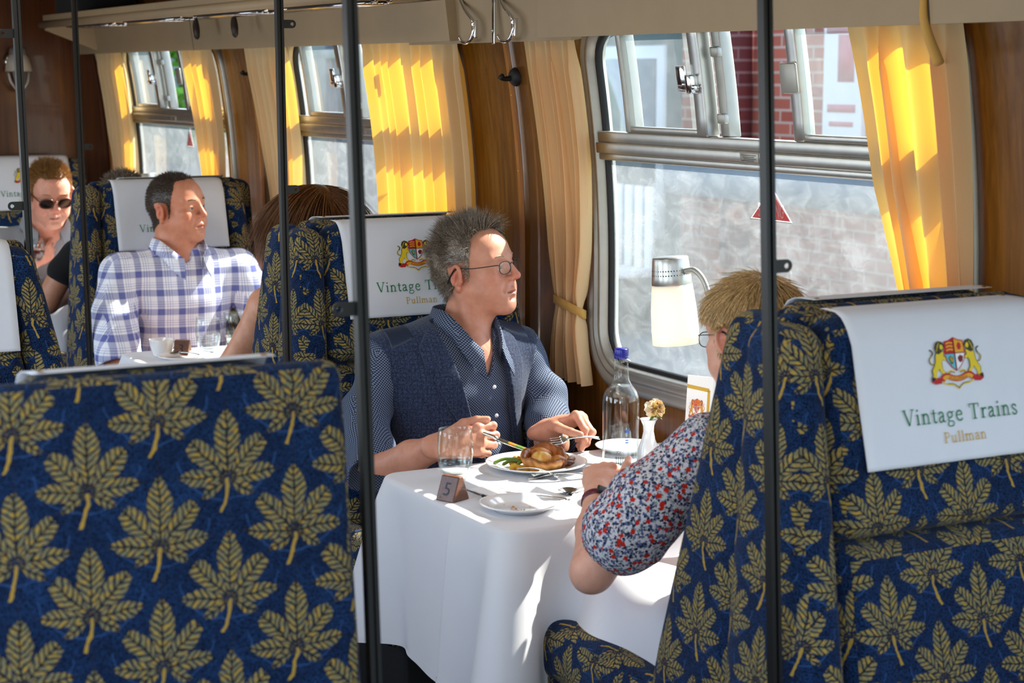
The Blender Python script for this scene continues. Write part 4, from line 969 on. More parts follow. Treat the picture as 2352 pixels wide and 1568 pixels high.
# no smoking signs on the panes
def tri_sign(yc, zb, hw, h, label, full=True):
    x = WX0+0.026; r_ = thing('no_smoking_sign', (x, yc, zb), label, 'sign', 'red triangular window signs')
    def tri(s_, x_, m, name):
        c = np.array([yc, zb+h*0.40]); P = [(c-c)+(np.array(q)-c)*s_+c for q in ((yc-hw, zb), (yc+hw, zb), (yc, zb+h))]
        V_ = [(x_, p[0], p[1]) for p in P]+[(x_+0.0008, p[0], p[1]) for p in P]
        return G().add(V_, [(0, 1, 2), (5, 4, 3), (0, 3, 4, 1), (1, 4, 5, 2), (2, 5, 3, 0)]).obj(name, m, r_, smooth=False, fix=True)
    tri(1.0, x, M['white_vinyl'], 'border'); tri(0.93, x-0.0006, M['red'], 'face')
    g = G()
    for txt, hh, zz in (('SMOKING', hw*0.34, zb+h*0.10), ('NO', hw*0.34, zb+h*0.44)):
        v, f = sans(txt, hh); v = v*np.array([0.58, 1.15]); g.add(np.stack([np.full(len(v), x-0.0016), yc-v[:, 0], zz+v[:, 1]], 1), f)
    g.obj('lettering', M['white_vinyl'], r_, smooth=False)
tri_sign(3.54, 1.336, 0.082, 0.076*1.05, 'red triangular sign on the nearest window pane'); tri_sign(7.85, 1.362, 0.045, 0.085, 'small red triangular sign on the farthest window pane'); tri_sign(5.66, 1.345, 0.06, 0.08, 'red triangular sign beside the wide yellow curtain, mostly hidden')
# ------------------------------------------------------------------ tables and cloths
TX0, TX1, TY0, TY1, TZ = 1.712, 2.548, 3.225, 3.872, 0.75
def table(dy, lb):
    r_ = thing('dining_table', (2.1, (TY0+TY1)/2+dy, 0), lb, 'table', 'tables under white cloths')
    G().box(((TX0+TX1)/2+0.01, (TY0+TY1)/2+dy, 0.728), (TX1-TX0-0.06, TY1-TY0-0.05, 0.03), r=0.008).obj('tabletop', M['walnut'], r_)
    G().box((1.86, (TY0+TY1)/2+dy, 0.36), (0.05, 0.08, 0.72), r=0.01).obj('leg', M['dark'], r_)
    G().box((1.86, (TY0+TY1)/2+dy, 0.012), (0.30, 0.12, 0.024), r=0.008).obj('foot', M['dark'], r_)
    G().box((2.55, (TY0+TY1)/2+dy, 0.690), (0.03, 0.5, 0.04), r=0.004).obj('wall_bracket', M['dark'], r_)
def tablecloth(dy, lb, drop=0.385, seed=0):
    r = 0.055; path = []
    path += [(TX1, TY1)]+[(x, TY1) for x in np.linspace(TX1-0.02, TX0+r, 40)]
    path += [(TX0+r+r*math.cos(R_(a)), TY1-r+r*math.sin(R_(a))) for a in np.linspace(95, 175, 12)]
    path += [(TX0, y) for y in np.linspace(TY1-r, TY0+r, 70)]
    path += [(TX0+r+r*math.cos(R_(a)), TY0+r+r*math.sin(R_(a))) for a in np.linspace(185, 265, 20)]
    path += [(x, TY0) for x in np.linspace(TX0+r, TX1-0.02, 70)]+[(TX1, TY0)]
    P = np.array(path); s_ = np.r_[0, np.cumsum(np.linalg.norm(np.diff(P, axis=0), axis=1))]
    T_ = np.gradient(P, axis=0); T_ /= np.linalg.norm(T_, axis=1, keepdims=True); N_ = np.stack([T_[:, 1], -T_[:, 0]], 1)
    N_ = -N_ if N_[len(P)//2, 0] > 0 else N_
    i1 = s_[np.argmin(np.hypot(P[:, 0]-TX0-0.3*r, P[:, 1]-TY1+0.3*r))]; i2 = s_[np.argmin(np.hypot(P[:, 0]-TX0-0.3*r, P[:, 1]-TY0-0.3*r))]
    def gs(c, w_): return np.exp(-((s_-c)/w_)**2)
    A_ = 0.024+0.125*gs(i2+0.0, 0.040)-0.034*gs(i2+0.100, 0.040)+0.026*gs(i2+0.19, 0.045)-0.02*gs(i2+0.25, 0.04)-0.02*gs(i2-0.12, 0.06)+0.09*gs(i1, 0.055)-0.028*gs(i1+0.12, 0.05)+0.010*np.sin(s_*16+1)+0.012*gs(i2+0.42, 0.08)
    step = 0.007*(np.clip((s_-(i2-0.24))/0.006, 0, 1))*(s_ < i2+0.6)
    nv = 34; tt = np.linspace(0, 1, nv); V_ = []; re = 0.014
    # the top, drawn in from the rim, then the rounded edge, then the hanging skirt
    c = np.array([TX1, (TY0+TY1)/2])
    inner = [c+(P-c)*k for k in (0.0, 0.3, 0.6, 0.85)]
    for q in inner: V_.append(np.c_[q, np.full(len(P), TZ+0.001)])
    for a in np.linspace(0, 80, 6): V_.append(np.c_[P-N_*re+N_*re*math.sin(R_(a)), np.full(len(P), TZ+0.001-re+re*math.cos(R_(a)))])
    lap = np.clip((s_-(i2+0.20))/0.05, 0, 1)+np.clip((i1-0.10-s_)/0.05, 0, 1)
    hemz = 1+0.05*gs(i2, 0.12)-0.66*lap; A_ = A_*(1-0.6*lap)
    for t in tt[1:]:
        o = A_*t**0.85+step*np.clip(t*6, 0, 1)
        V_.append(np.c_[P+N_*o[:, None], TZ-re-(drop-re)*t*hemz])
    V_ = np.array(V_); V_[..., 1] += dy; nr, m = V_.shape[:2]
    r_ = thing('tablecloth', (2.1, (TY0+TY1)/2+dy, TZ), lb, 'tablecloth', 'white tablecloths')
    G().add(V_.reshape(-1, 3), grid_faces(nr, m)).obj('cloth', M['white_cloth'], r_, fix=False)
    V2 = []
    for k in (0, 1):
        o = A_+step+0.0012+0.0008*k; V2.append(np.c_[P+N_*o[:, None], TZ-re-(drop-re)*(1-0.04*(1-k))*hemz])
    V2 = np.array(V2); V2[..., 1] += dy
    G().add(V2.reshape(-1, 3), grid_faces(2, m)).obj('hem', M['white_cloth'], r_)
    return r_
table(0, 'table under the white cloth in front of the grey haired man'); table(2.14, 'table under the white cloth of the checked shirt man'); table(4.29, 'table under the white cloth of the fair haired man')
tablecloth(0, 'white tablecloth hanging in folds from the nearest table'); tablecloth(2.14, 'white tablecloth on the table numbered 3'); tablecloth(4.29, 'white tablecloth on the farthest table behind the leaf patterned seats')
Z = TZ+0.0015
# ------------------------------------------------------------------ crockery, cutlery, glass
def plate(c, r, label, z=Z, rim=0.018, group='white plates'):
    o = thing('plate', (c[0], c[1], z), label, 'plate', group)
    G().lathe([(0.0, 0.004), (r*0.60, 0.004), (r*0.68, 0.007), (r*0.80, rim*0.72), (r*0.97, rim), (r, rim-0.0005), (r*0.985, rim-0.003), (r*0.80, rim*0.5), (r*0.66, 0.0), (r*0.60, 0.0), (0.0, 0.0)], (c[0], c[1], z), 56).obj('dish', M['china'], o)
    return o
plate((2.072, 3.742), 0.122, 'large white dinner plate holding the Yorkshire pudding')
plate((1.838, 3.392), 0.088, 'white side plate with crumbs at the table corner')
plate((2.075, 3.345), 0.090, 'white side plate under the blonde woman\'s wrist')
plate((2.365, 3.805), 0.080, 'small white plate behind the water bottle')
def frame(a, b, up=(0, 0, 1)):
    a, b = np.array(a, float), np.array(b, float); x = (b-a)/np.linalg.norm(b-a); u = np.array(up, float); y = np.cross(u, x); y /= np.linalg.norm(y); z = np.cross(x, y)
    return a, np.stack([x, y, z], 1), np.linalg.norm(b-a)
def slab(outline, th, O, B, bend=None):
    """A flat shape with thickness; outline points are (along, across)."""
    P = np.array(outline, float); n = len(P); zz = np.zeros(n) if bend is None else np.array([bend(q[0]) for q in P])
    V_ = np.vstack([np.c_[P, zz+th/2], np.c_[P, zz-th/2]])
    return V_@B.T+O, [tuple(range(n)), tuple(range(2*n-1, n-1, -1))]+[(i, i+n, (i+1) % n+n, (i+1) % n) for i in range(n)]
def strip_mesh(xs, wl, wr, th, O, B, bend):
    """A strip with its own width left and right at each step: rounded on top."""
    V_ = []; n = len(xs)
    for x, a, b in zip(xs, wl, wr):
        z = bend(x); m = (a+b)/2
        V_ += [(x, a, z), (x, m+(a-m)*0.6, z+th/2), (x, m+(b-m)*0.6, z+th/2), (x, b, z), (x, m+(b-m)*0.6, z-th/2), (x, m+(a-m)*0.6, z-th/2)]
    F_ = [(i*6+j, i*6+(j+1) % 6, (i+1)*6+(j+1) % 6, (i+1)*6+j) for i in range(n-1) for j in range(6)]+[(5, 4, 3, 2, 1, 0), tuple((n-1)*6+j for j in range(6))]
    return np.array(V_)@B.T+O, F_
def knife(a, b, label, up=(0, 0, 1), mess=False, group='table cutlery'):
    """Handle end a, blade tip b."""
    O, B, L = frame(a, b, up); o = thing('table_knife', a, label, 'knife', group)
    xs = np.linspace(0, L*0.52, 14); wv = 0.0048+0.0030*np.cos(xs/(L*0.52)*math.pi*1.0)**2*np.where(xs < L*0.2, 1, 0.3)
    G().add(*strip_mesh(xs, -wv, wv, 0.006, O, B, lambda x: 0)).obj('handle', M['silver'], o, fix=True)
    xs = np.linspace(L*0.51, L, 18); q = (xs-L*0.51)/(L*0.49); wl = -0.0045-0.0055*np.clip(q*6, 0, 1)*np.sqrt(np.clip(1-q**6, 0, 1)); wr = 0.0045*np.clip(1-q**8, 0, 1)+0*q
    G().add(*strip_mesh(xs, wl, wr, 0.0018, O, B, lambda x: 0)).obj('blade', M['silver'], o, fix=True)
    if mess:
        xs = np.linspace(L*0.66, L*0.97, 12); q = (xs-L*0.66)/(L*0.31); g = G(); v, f = strip_mesh(xs, -0.008+0*q, 0.003+0*q, 0.003, O, B, lambda x: 0.0006); cc = np.repeat(np.where((np.sin(q*9) > 0.1)[:, None], lin(206, 120, 20), lin(96, 130, 40)), 6, 0)
        g.add(v, f, cc).obj('gravy_smear', M['food'], o, fix=True)
    return o
def fork(a, b, label, up=(0, 0, 1), curve=0.010, group='table cutlery', name='table_fork'):
    """Handle end a, tine tips b."""
    O, B, L = frame(a, b, up); o = thing(name, a, label, 'fork', group)
    def bend(x):
        q = x/L; return curve*(math.sin(q*math.pi*1.35)*0.8-0.35*q) if q > 0.35 else curve*0.8*math.sin(q*math.pi*1.35)-0.35*curve*q
    xs = np.linspace(0, L*0.68, 20); q = xs/(L*0.68); wv = 0.0055-0.0033*np.clip(q*1.8, 0, 1)+0.001*np.clip((q-0.85)/0.15, 0, 1)
    G().add(*strip_mesh(xs, -wv, wv, 0.0035, O, B, bend)).obj('handle', M['silver'], o, fix=True)
    g = G(); xs = np.linspace(L*0.67, L*0.80, 8); q = (xs-L*0.67)/(L*0.13); wv = 0.003+0.0085*np.sin(q*math.pi/2)
    g.add(*strip_mesh(xs, -wv, wv, 0.0022, O, B, bend))
    for k in range(4):
        c = -0.0096+k*0.0064; xs = np.linspace(L*0.79, L, 8); q = (xs-L*0.79)/(L*0.21); g.add(*strip_mesh(xs, c-0.0019+0.001*q, c+0.0019-0.001*q, 0.002, O, B, bend))
    g.obj('tines', M['silver'], o, fix=True)
    return o
def spoon(a, b, label, bw=0.020, group='table cutlery'):
    O, B, L = frame(a, b); o = thing('spoon', a, label, 'spoon', group)
    xs = np.linspace(0, L*0.70, 16); q = xs/(L*0.7); wv = 0.0055-0.0032*np.clip(q*1.6, 0, 1)
    G().add(*strip_mesh(xs, -wv, wv, 0.0035, O, B, lambda x: 0.006*math.sin(x/L*math.pi))).obj('handle', M['silver'], o, fix=True)
    xs = np.linspace(L*0.69, L, 18); q = (xs-L*0.69)/(L*0.31); wv = 0.0022+bw*np.sqrt(np.clip(1-((q-0.55)/0.56)**2, 0, 1)); V_ = []
    for x, w_, qq in zip(xs, wv, q):
        for k in np.linspace(-1, 1, 9): V_.append((x, k*w_, 0.004+0.004*math.sin(x/L*math.pi)-0.008*(1-k*k)*math.sin(qq*math.pi)))
    V_ = np.array(V_); W2 = V_-np.array([0, 0, 0.0012]); g = G().add(V_@B.T+O, grid_faces(18, 9)).add(W2@B.T+O, grid_faces(18, 9, True)); g.obj('bowl', M['silver'], o)
    return o
fork((2.135, 3.575, Z+0.006), (1.985, 3.662, Z+0.007), 'silver fork lying across in front of the dinner plate, tines to the left')
fork((1.995, 3.690, Z+0.018), (2.075, 3.590, Z+0.008), 'silver fork leaning on the edge of the dinner plate')
knife((2.005, 3.640, Z+0.010), (2.190, 3.668, Z+0.012), 'silver knife lying beside the forks, blade towards the bottle')
knife((1.930, 3.345, Z+0.021), (1.878, 3.540, Z+0.004), 'silver knife resting across the side plate with crumbs')
spoon((2.10, 3.475, Z+0.003), (1.985, 3.470, Z+0.005), 'silver spoon near the blonde woman\'s wrist')
fork((2.11, 3.505, Z+0.003), (1.972, 3.452, Z+0.003), 'silver fork under the spoon near the blonde woman\'s wrist')
def tumbler(c, label, level=0.046, s_=1.0):
    o = thing('tumbler', (c[0], c[1], Z), label, 'glass', 'water tumblers')
    G().lathe([(r*s_, z*s_) for r, z in ((0.0, 0.003), (0.026, 0.002), (0.031, 0.002), (0.034, 0.010), (0.0395, 0.035), (0.0425, 0.060), (0.0425, 0.080), (0.0402, 0.104), (0.0385, 0.116), (0.0380, 0.1165), (0.0375, 0.116), (0.0390, 0.104), (0.0410, 0.080), (0.0410, 0.060), (0.0378, 0.035), (0.031, 0.014), (0.022, 0.011), (0.0, 0.011))], (c[0], c[1], Z), 48).obj('bowl', M['glass'], o)
    lv = level; G().lathe([(r*s_, z*s_) for r, z in ((0.0, 0.0116), (0.0218, 0.0116), (0.0306, 0.0146), (0.0372, 0.0352), (0.0388, lv), (0.0, lv))], (c[0], c[1], Z), 48).obj('water', M['water'], o)
    return o
tumbler((1.853, 3.735), 'half full water tumbler in front of the man\'s knife hand')
def block(c, digit, label, rot=0.0, s_=1.0):
    """A wooden table number, its digit on the sloping face."""
    Mr = np.array(Matrix.Rotation(rot, 3, 'Z')); o = thing('number_block', (c[0], c[1], Z), label, 'table number', 'wooden table numbers')
    w_, l, h, t_ = 0.058*s_, 0.050*s_, 0.054*s_, 0.013*s_
    prof = [(-w_/2, 0), (w_/2, 0), (t_/2, h), (-t_/2, h)]; r = 0.0025; n = 4
    import bmesh
    bm = bmesh.new(); vs = [[bm.verts.new(Vector(Mr@np.array([a, y, b]))+Vector((c[0], c[1], Z))) for a, b in prof] for y in (-l/2, l/2)]
    bm.faces.new(vs[0]); bm.faces.new(vs[1][::-1])
    for i in range(4): bm.faces.new((vs[0][i], vs[1][i], vs[1][(i+1) % 4], vs[0][(i+1) % 4]))
    bmesh.ops.recalc_face_normals(bm, faces=bm.faces); bmesh.ops.bevel(bm, geom=list(bm.edges), offset=r, segments=2, affect='EDGES', profile=0.5)
    me = bpy.data.meshes.new('tmp'); bm.to_mesh(me); bm.free(); v = np.array([q.co[:] for q in me.vertices]); f = [tuple(p.vertices) for p in me.polygons]; bpy.data.meshes.remove(me)
    G().add(v, f).obj('wood_body', M['walnut'], o, smooth=False)
    v, f = sans(digit, 0.030*s_); up = np.array([w_/2-t_/2, 0, h]); up /= np.linalg.norm(up); nrm = np.array([-h, 0, w_/2-t_/2]); nrm /= np.linalg.norm(nrm)
    base = np.array([-(w_/2+t_/2)/2, 0, h/2])+nrm*0.0006
    P = base+up*(v[:, 1:2]-0.015*s_)+np.array([0, -1, 0])*v[:, 0:1]
    G().add(P@Mr.T+np.array([c[0], c[1], Z]), f).obj('digit', M['black'], o, smooth=False)
    P2 = base-nrm*0.0002+up*(-0.020*s_)+np.array([0, -1, 0])*(-0.015*s_); G().lathe([(0, 0.0006), (0.0016, 0.0005), (0.0018, 0)], P2@Mr.T+np.array([c[0], c[1], Z]), 8, M=Matrix.Rotation(R_(-60), 4, 'Y')).obj('pin', M['gold_pin'], o)
    return o
block((1.752, 3.545), '5', 'dark wooden table number block reading 5', R_(24))
# pen, paper, crumbs
o = thing('pen', (1.815, 3.56, Z), 'clear ballpoint pen with black tip beside the number block', 'pen')
G().tube([(1.809, 3.632, Z+0.005), (1.8165, 3.525, Z+0.005)], 0.0035, 10).obj('barrel', M['glass'], o); G().tube([(1.809, 3.628, Z+0.005), (1.8165, 3.525, Z+0.005)], 0.0016, 8).obj('refill', M['black'], o)
G().tube([(1.8165, 3.525, Z+0.005), (1.8175, 3.505, Z+0.0045), (1.818, 3.497, Z+0.004)], [0.0036, 0.0028, 0.0008], 10).obj('tip', M['rubber'], o); G().tube([(1.8088, 3.634, Z+0.005), (1.810, 3.612, Z+0.005)], 0.0042, 10).obj('cap', M['black'], o)
o = thing('paper_slip', (1.90, 3.54, Z), 'white printed paper slip lying in the middle of the table', 'paper')
v, f = rbox((0.13, 0.19, 0.0008), 0, 1); Mr = np.array(Matrix.Rotation(R_(12), 3, 'Z')); G().add(v@Mr.T+np.array([1.905, 3.535, Z+0.0008]), f).obj('sheet', M['paper'], o, smooth=False)
g = G()
for v, f, c, l in CREST: g.add(np.c_[v*np.array([-0.008, 0.006]), np.full(len(v), 0.0014+0.00005*l)]@np.array(Matrix.Rotation(R_(-70), 3, 'Z')).T+np.array([1.895, 3.585, Z]), f, (0.55, 0.28, 0.26))
g.obj('crest_print', M['vcol'], o, smooth=False)
def blob(c, r, seed=0, amp=0.12, fr=2.0, n=(26, 18), rot=None):
    rg = np.random.default_rng(seed); U_, V_ = np.meshgrid(np.linspace(0, 2*math.pi, n[0], endpoint=False), np.linspace(0.001, math.pi-0.001, n[1]), indexing='ij')
    D = np.stack([np.cos(U_)*np.sin(V_), np.sin(U_)*np.sin(V_), np.cos(V_)], -1); d = np.zeros(U_.shape)
    for k in range(6): w_ = rg.normal(size=3)*fr*(1+k*0.5); d += np.sin(D@w_+rg.uniform(0, 6))/(1+k*0.6)
    P = D*(1+amp*d[..., None]/2)*np.array(r)
    if rot is not None: P = P@np.array(rot.to_3x3()).T
    return P.reshape(-1, 3)+np.array(c), grid_faces(n[0], n[1])+[((n[0]-1)*n[1]+j, j, j+1, (n[0]-1)*n[1]+j+1) for j in range(n[1]-1)][::1], d.reshape(-1)
g = G(); rg = np.random.default_rng(5)
for k in range(16):
    a_, rr = rg.uniform(0, 6.28), rg.uniform(0, 0.05); s_ = rg.uniform(0.0008, 0.0028)
    v, f, d = blob((1.825+rr*math.cos(a_), 3.385+rr*math.sin(a_), Z+0.0045+s_*0.5), (s_*1.5, s_, s_*0.7), k, 0.3, 2, (8, 6)); g.add(v, f, lin(*[(196, 140, 84), (214, 176, 120)][k % 2]))
tag(g.obj('crumbs', M['food'], loc=(1.825, 3.385, Z)), 'toast crumbs scattered on the side plate', 'crumbs', None, 'stuff')
# the meal
PC = np.array([2.072, 3.742, Z+0.006])
o = thing('yorkshire_pudding', PC+np.array([0.012, -0.012, 0]), 'golden brown Yorkshire pudding bowl in the middle of the dinner plate', 'food')
nu = 72; prof = [(0.012, 0.004), (0.034, 0.003), (0.047, 0.012), (0.053, 0.026), (0.0555, 0.040), (0.053, 0.050), (0.047, 0.053), (0.041, 0.049), (0.038, 0.038), (0.035, 0.024), (0.026, 0.014), (0.010, 0.012)]
P = []; cols = []; rg = np.random.default_rng(11); ph = rg.uniform(0, 6, 12)
cl = [lin(120, 72, 30), lin(150, 92, 38), lin(196, 132, 66), lin(206, 146, 80), lin(190, 126, 62), lin(150, 88, 36), lin(120, 66, 26), lin(140, 74, 26), lin(176, 98, 28), lin(196, 116, 30), lin(190, 108, 26), lin(160, 84, 20)]
for i, (r, z) in enumerate(prof):
    a_ = np.arange(nu)/nu*2*math.pi; w_ = 1+0.035*np.sin(3*a_+ph[0])+0.03*np.sin(7*a_+ph[1]+i*0.5)+0.018*np.sin(15*a_+ph[2]+i)+0.010*np.sin(27*a_+i*1.7)
    zz = z*(0.68+0.06*np.sin(2*a_+ph[3])+0.05*np.sin(5*a_+ph[4]+i*0.3)+0.02*np.sin(19*a_+i)+0.25*np.cos(a_-1.08))
    P.append(np.stack([r*w_*np.cos(a_), r*w_*np.sin(a_), zz], 1)); b = 0.85+0.25*np.sin(5*a_+i*1.3)*np.sin(11*a_+ph[5]); cols.append(np.minimum(1, np.array(cl[i])[None]*b[:, None]*1.4))
P = np.concatenate(P)+PC+np.array([0.004, -0.030, 0]); g = G().add(P, grid_faces(len(prof), nu, True, True)+[tuple(range(nu)), tuple((len(prof)-1)*nu+j for j in range(nu-1, -1, -1))], np.concatenate(cols)); g.obj('batter', M['food'], o)
def veg(name, c, r, seed, base, label, cat, dark=None, amp=0.10, rot=None, group=None):
    v, f, d = blob(PC+np.array(c), r, seed, amp, 1.6, (30, 20), rot); q = np.clip(d*0.5+0.5, 0, 1)[:, None]
    zz = np.clip((v[:, 2]-v[:, 2].min())/(np.ptp(v[:, 2])), 0, 1)[:, None]; cc = np.array(lin(*base))*(q*0.3+0.8)
    if dark is not None: k = np.clip((d[:, None]-0.1)*2.5, 0, 1); cc = cc*(1-k)+np.array(lin(*dark))*k
    return tag(G().add(v, f, cc).obj(name, M['food'], loc=tuple(PC+np.array(c))), label, cat, group)
veg('roast_potato', (-0.008, -0.044, 0.024), (0.027, 0.020, 0.020), 4, (226, 190, 108), 'pale roast potato at the front of the Yorkshire pudding', 'potato', (206, 140, 50), 0.08, Matrix.Rotation(R_(20), 4, 'Y'))
veg('roast_potato', (0.012, -0.008, 0.027), (0.030, 0.018, 0.017), 8, (214, 130, 24), 'orange gravy coated potato at the back of the Yorkshire pudding', 'potato', (150, 74, 16), 0.08, Matrix.Rotation(R_(18), 4, 'Y'))
veg('roast_potato', (0.026, -0.058, 0.018), (0.022, 0.017, 0.016), 14, (196, 120, 40), 'browned roast potato hanging over the front rim of the pudding', 'potato', (110, 54, 18), 0.12)
def bean(a, b, label, seed):
    a, b = PC+np.array(a), PC+np.array(b); m = (a+b)/2+np.array([0, 0.006, 0.004]); tag(G().tube(smooth_pts([a, m, b], 6), [0.001]+[0.0042]*11+[0.0012], 10, lin(96, 122, 44)).obj('green_bean', M['food'], loc=tuple(a)), label, 'green bean', 'green beans on the dinner plate')
bean((-0.100, 0.030, 0.010), (-0.045, 0.012, 0.018), 'long green bean pointing left off the pudding', 1); bean((-0.086, 0.012, 0.008), (-0.040, -0.002, 0.016), 'green bean just in front of the longest bean', 2)
bean((-0.062, -0.020, 0.014), (-0.030, -0.022, 0.012), 'short dark green bean tucked against the pudding', 3); bean((0.066, 0.020, 0.020), (0.092, 0.004, 0.012), 'green bean on the right of the pudding', 4)
for k, (c, r, cl_, lb) in enumerate([((-0.066, -0.016, 0.006), (0.017, 0.012, 0.010), (234, 188, 48), 'yellow squash chunk at the left front of the plate'), ((-0.054, -0.036, 0.006), (0.018, 0.013, 0.009), (232, 170, 40), 'orange squash chunk nearest the plate front'), ((-0.044, 0.022, 0.010), (0.016, 0.011, 0.012), (236, 186, 60), 'yellow squash chunk behind the green beans'),
        ((0.074, 0.018, 0.010), (0.020, 0.013, 0.010), (230, 158, 40), 'orange squash chunk right of the pudding'), ((0.086, 0.000, 0.006), (0.013, 0.010, 0.008), (238, 176, 52), 'yellow squash piece at the right plate side'), ((-0.034, -0.052, 0.006), (0.013, 0.010, 0.008), (226, 166, 44), 'yellow squash piece under the pudding front')]):
    veg('squash_chunk', c, r, 20+k, cl_, lb, 'squash', (206, 132, 30), 0.22, None, 'squash chunks on the dinner plate')
for k, (c, lb) in enumerate([((0.068, -0.030, 0.006), 'brown meat slice right of the pudding front'), ((0.080, -0.014, 0.010), 'brown meat piece beside the squash')]): veg('meat_slice', c, (0.018, 0.011, 0.007), 40+k, (150, 100, 74), lb, 'meat', (86, 50, 34), 0.25, None, 'meat slices on the dinner plate')
v, f, d = blob(PC+np.array([0.062, -0.012, -0.001]), (0.046, 0.034, 0.0022), 50, 0.15); tag(G().add(v, f, lin(170, 92, 30)).obj('gravy', M['food'], loc=tuple(PC)), 'brown gravy pooled on the right of the dinner plate', 'gravy', None, 'stuff')
# bottle
BC = (2.259, 3.664, Z); o = thing('water_bottle', BC, 'clear glass water bottle with blue cap', 'bottle')
G().lathe([(0.0, 0.006), (0.036, 0.002), (0.042, 0.004), (0.0437, 0.012), (0.0437, 0.158), (0.0425, 0.170), (0.037, 0.184), (0.026, 0.198), (0.0195, 0.210), (0.0175, 0.225), (0.0165, 0.245), (0.0160, 0.262), (0.0175, 0.263), (0.0175, 0.268), (0.0150, 0.270), (0.0145, 0.276)], BC, 56).obj('glass_body', M['glass'], o)
G().lathe([(0.0, 0.008), (0.038, 0.008), (0.0418, 0.014), (0.0418, 0.158), (0.0405, 0.168), (0.035, 0.182), (0.024, 0.196), (0.0, 0.196)], BC, 48).obj('water', M['water'], o)
cp = G(); n = 60; pr_ = [(0.0170, 0.262), (0.0174, 0.264), (0.0170, 0.268), (0.0172, 0.270), (0.0172, 0.283), (0.0162, 0.2855), (0.0, 0.286)]
v, f = lathe(pr_, n); rr = np.hypot(v[:, 0], v[:, 1]); k = np.tile(np.where(np.arange(n) % 2 == 0, 1.012, 0.985), len(pr_)); v[:, :2] *= np.where((v[:, 2] > 0.266) & (v[:, 2] < 0.2845), k, 1)[:, None]; cp.add(v+np.array(BC), f).obj('cap', M['bluecap'], o)
def on_bottle(v, z0, a0, r=0.0442):
    a_ = a0+v[:, 0]/r; return np.stack([BC[0]+r*np.cos(a_), BC[1]+r*np.sin(a_), BC[2]+z0+v[:, 1]], 1)
A0 = math.atan2(-BC[1], -BC[0]); g = G()
for k in range(15):
    w_ = [0.0006, 0.0012, 0.0008][k % 3]; x = -0.013+k*0.0018; g.add(on_bottle(np.array([(x, 0), (x+w_, 0), (x+w_, 0.020), (x, 0.020)]), 0.012, A0), [(0, 1, 2, 3)])
g.obj('barcode', M['black'], o, smooth=False); g = G()
v, f = sans('|Q|', 0.006); g.add(on_bottle(v, 0.040, A0-0.1), f); g.obj('small_print', M['black'], o, smooth=False); g = G()
for sx in (-1, 1): vv, ff = ribbon([(-0.005*sx, 0), (0.0, 0.004), (0.005*sx, 0.010)], 0.0022); g.add(on_bottle(vv, 0.088, A0+0.34), ff); vv, ff = ribbon([(-0.005*sx, 0.003), (0.0, 0.007), (0.005*sx, 0.013)], 0.0014); g.add(on_bottle(vv, 0.087, A0+0.34), ff)
for k in range(3): vv, ff = ribbon([(-0.004, -0.004-k*0.006), (0.004, -0.004-k*0.006)], 0.0028); g.add(on_bottle(vv, 0.082, A0+0.34), ff)
g.obj('blue_print', plain('blue_print', (60, 104, 180), 0.5), o, smooth=False)
# vase with carnation
VC = (2.322, 3.640, Z); o = thing('bud_vase', VC, 'slim white bud vase between bottle and menu card', 'vase')
G().lathe([(0.0, 0.002), (0.024, 0.0), (0.028, 0.008), (0.0285, 0.025), (0.024, 0.046), (0.016, 0.066), (0.0125, 0.084), (0.0135, 0.098), (0.0185, 0.110), (0.0215, 0.114), (0.0195, 0.1135), (0.0115, 0.098), (0.0105, 0.084), (0.0, 0.07)], VC, 40).obj('china_body', M['china'], o)
o = thing('carnation', (VC[0], VC[1], Z+0.10), 'cream and yellow carnation bloom in the white vase', 'flower'); FC = np.array([VC[0]+0.008, VC[1]-0.012, Z+0.138])
G().tube(smooth_pts([(VC[0], VC[1], Z+0.075), (VC[0]+0.002, VC[1]-0.004, Z+0.11), FC+np.array([0, 0, -0.008])], 5), 0.0022, 8, lin(110, 140, 60)).obj('stem', M['food'], o)
rg = np.random.default_rng(3)
for k in range(26):
    d = rg.normal(size=3); d[2] = abs(d[2])*0.7-0.15; d /= np.linalg.norm(d); a_ = np.cross(d, rg.normal(size=3)); a_ /= np.linalg.norm(a_); b_ = np.cross(d, a_); nu, nv = 7, 9; V_ = []; s_ = rg.uniform(0.018, 0.028)
    for i in range(nu):
        for j in range(nv):
            r, th = i/(nu-1), (j/(nv-1)-0.5)*1.9; V_.append(FC+d*(s_*r*math.cos(th))+a_*(s_*r*math.sin(th))+b_*(0.0035*r*r*math.sin(j*2.6+k)+0.005*r*r))
    cc = np.array([[lin(238, 214, 130), lin(246, 232, 200), lin(240, 196, 150)][k % 3]]*nu*nv); G().add(V_, grid_faces(nu, nv), cc).obj('petal', M['vcol'], o)
for k in range(5):
    a_ = k*1.3; V_ = []; c0 = FC+np.array([0, 0, -0.02])
    for i in range(6):
        t = i/5; w_ = 0.003*math.sin(math.pi*min(1, t+0.08)); c = c0+np.array([math.cos(a_)*0.024*t, math.sin(a_)*0.024*t, 0.016*t-0.02*t*t]); q = np.array([-math.sin(a_), math.cos(a_), 0])*w_; V_ += [c-q, c+q]
    G().add(V_, [(2*i, 2*i+1, 2*i+3, 2*i+2) for i in range(5)], lin(100, 136, 56)).obj('leaf', M['vcol'], o)
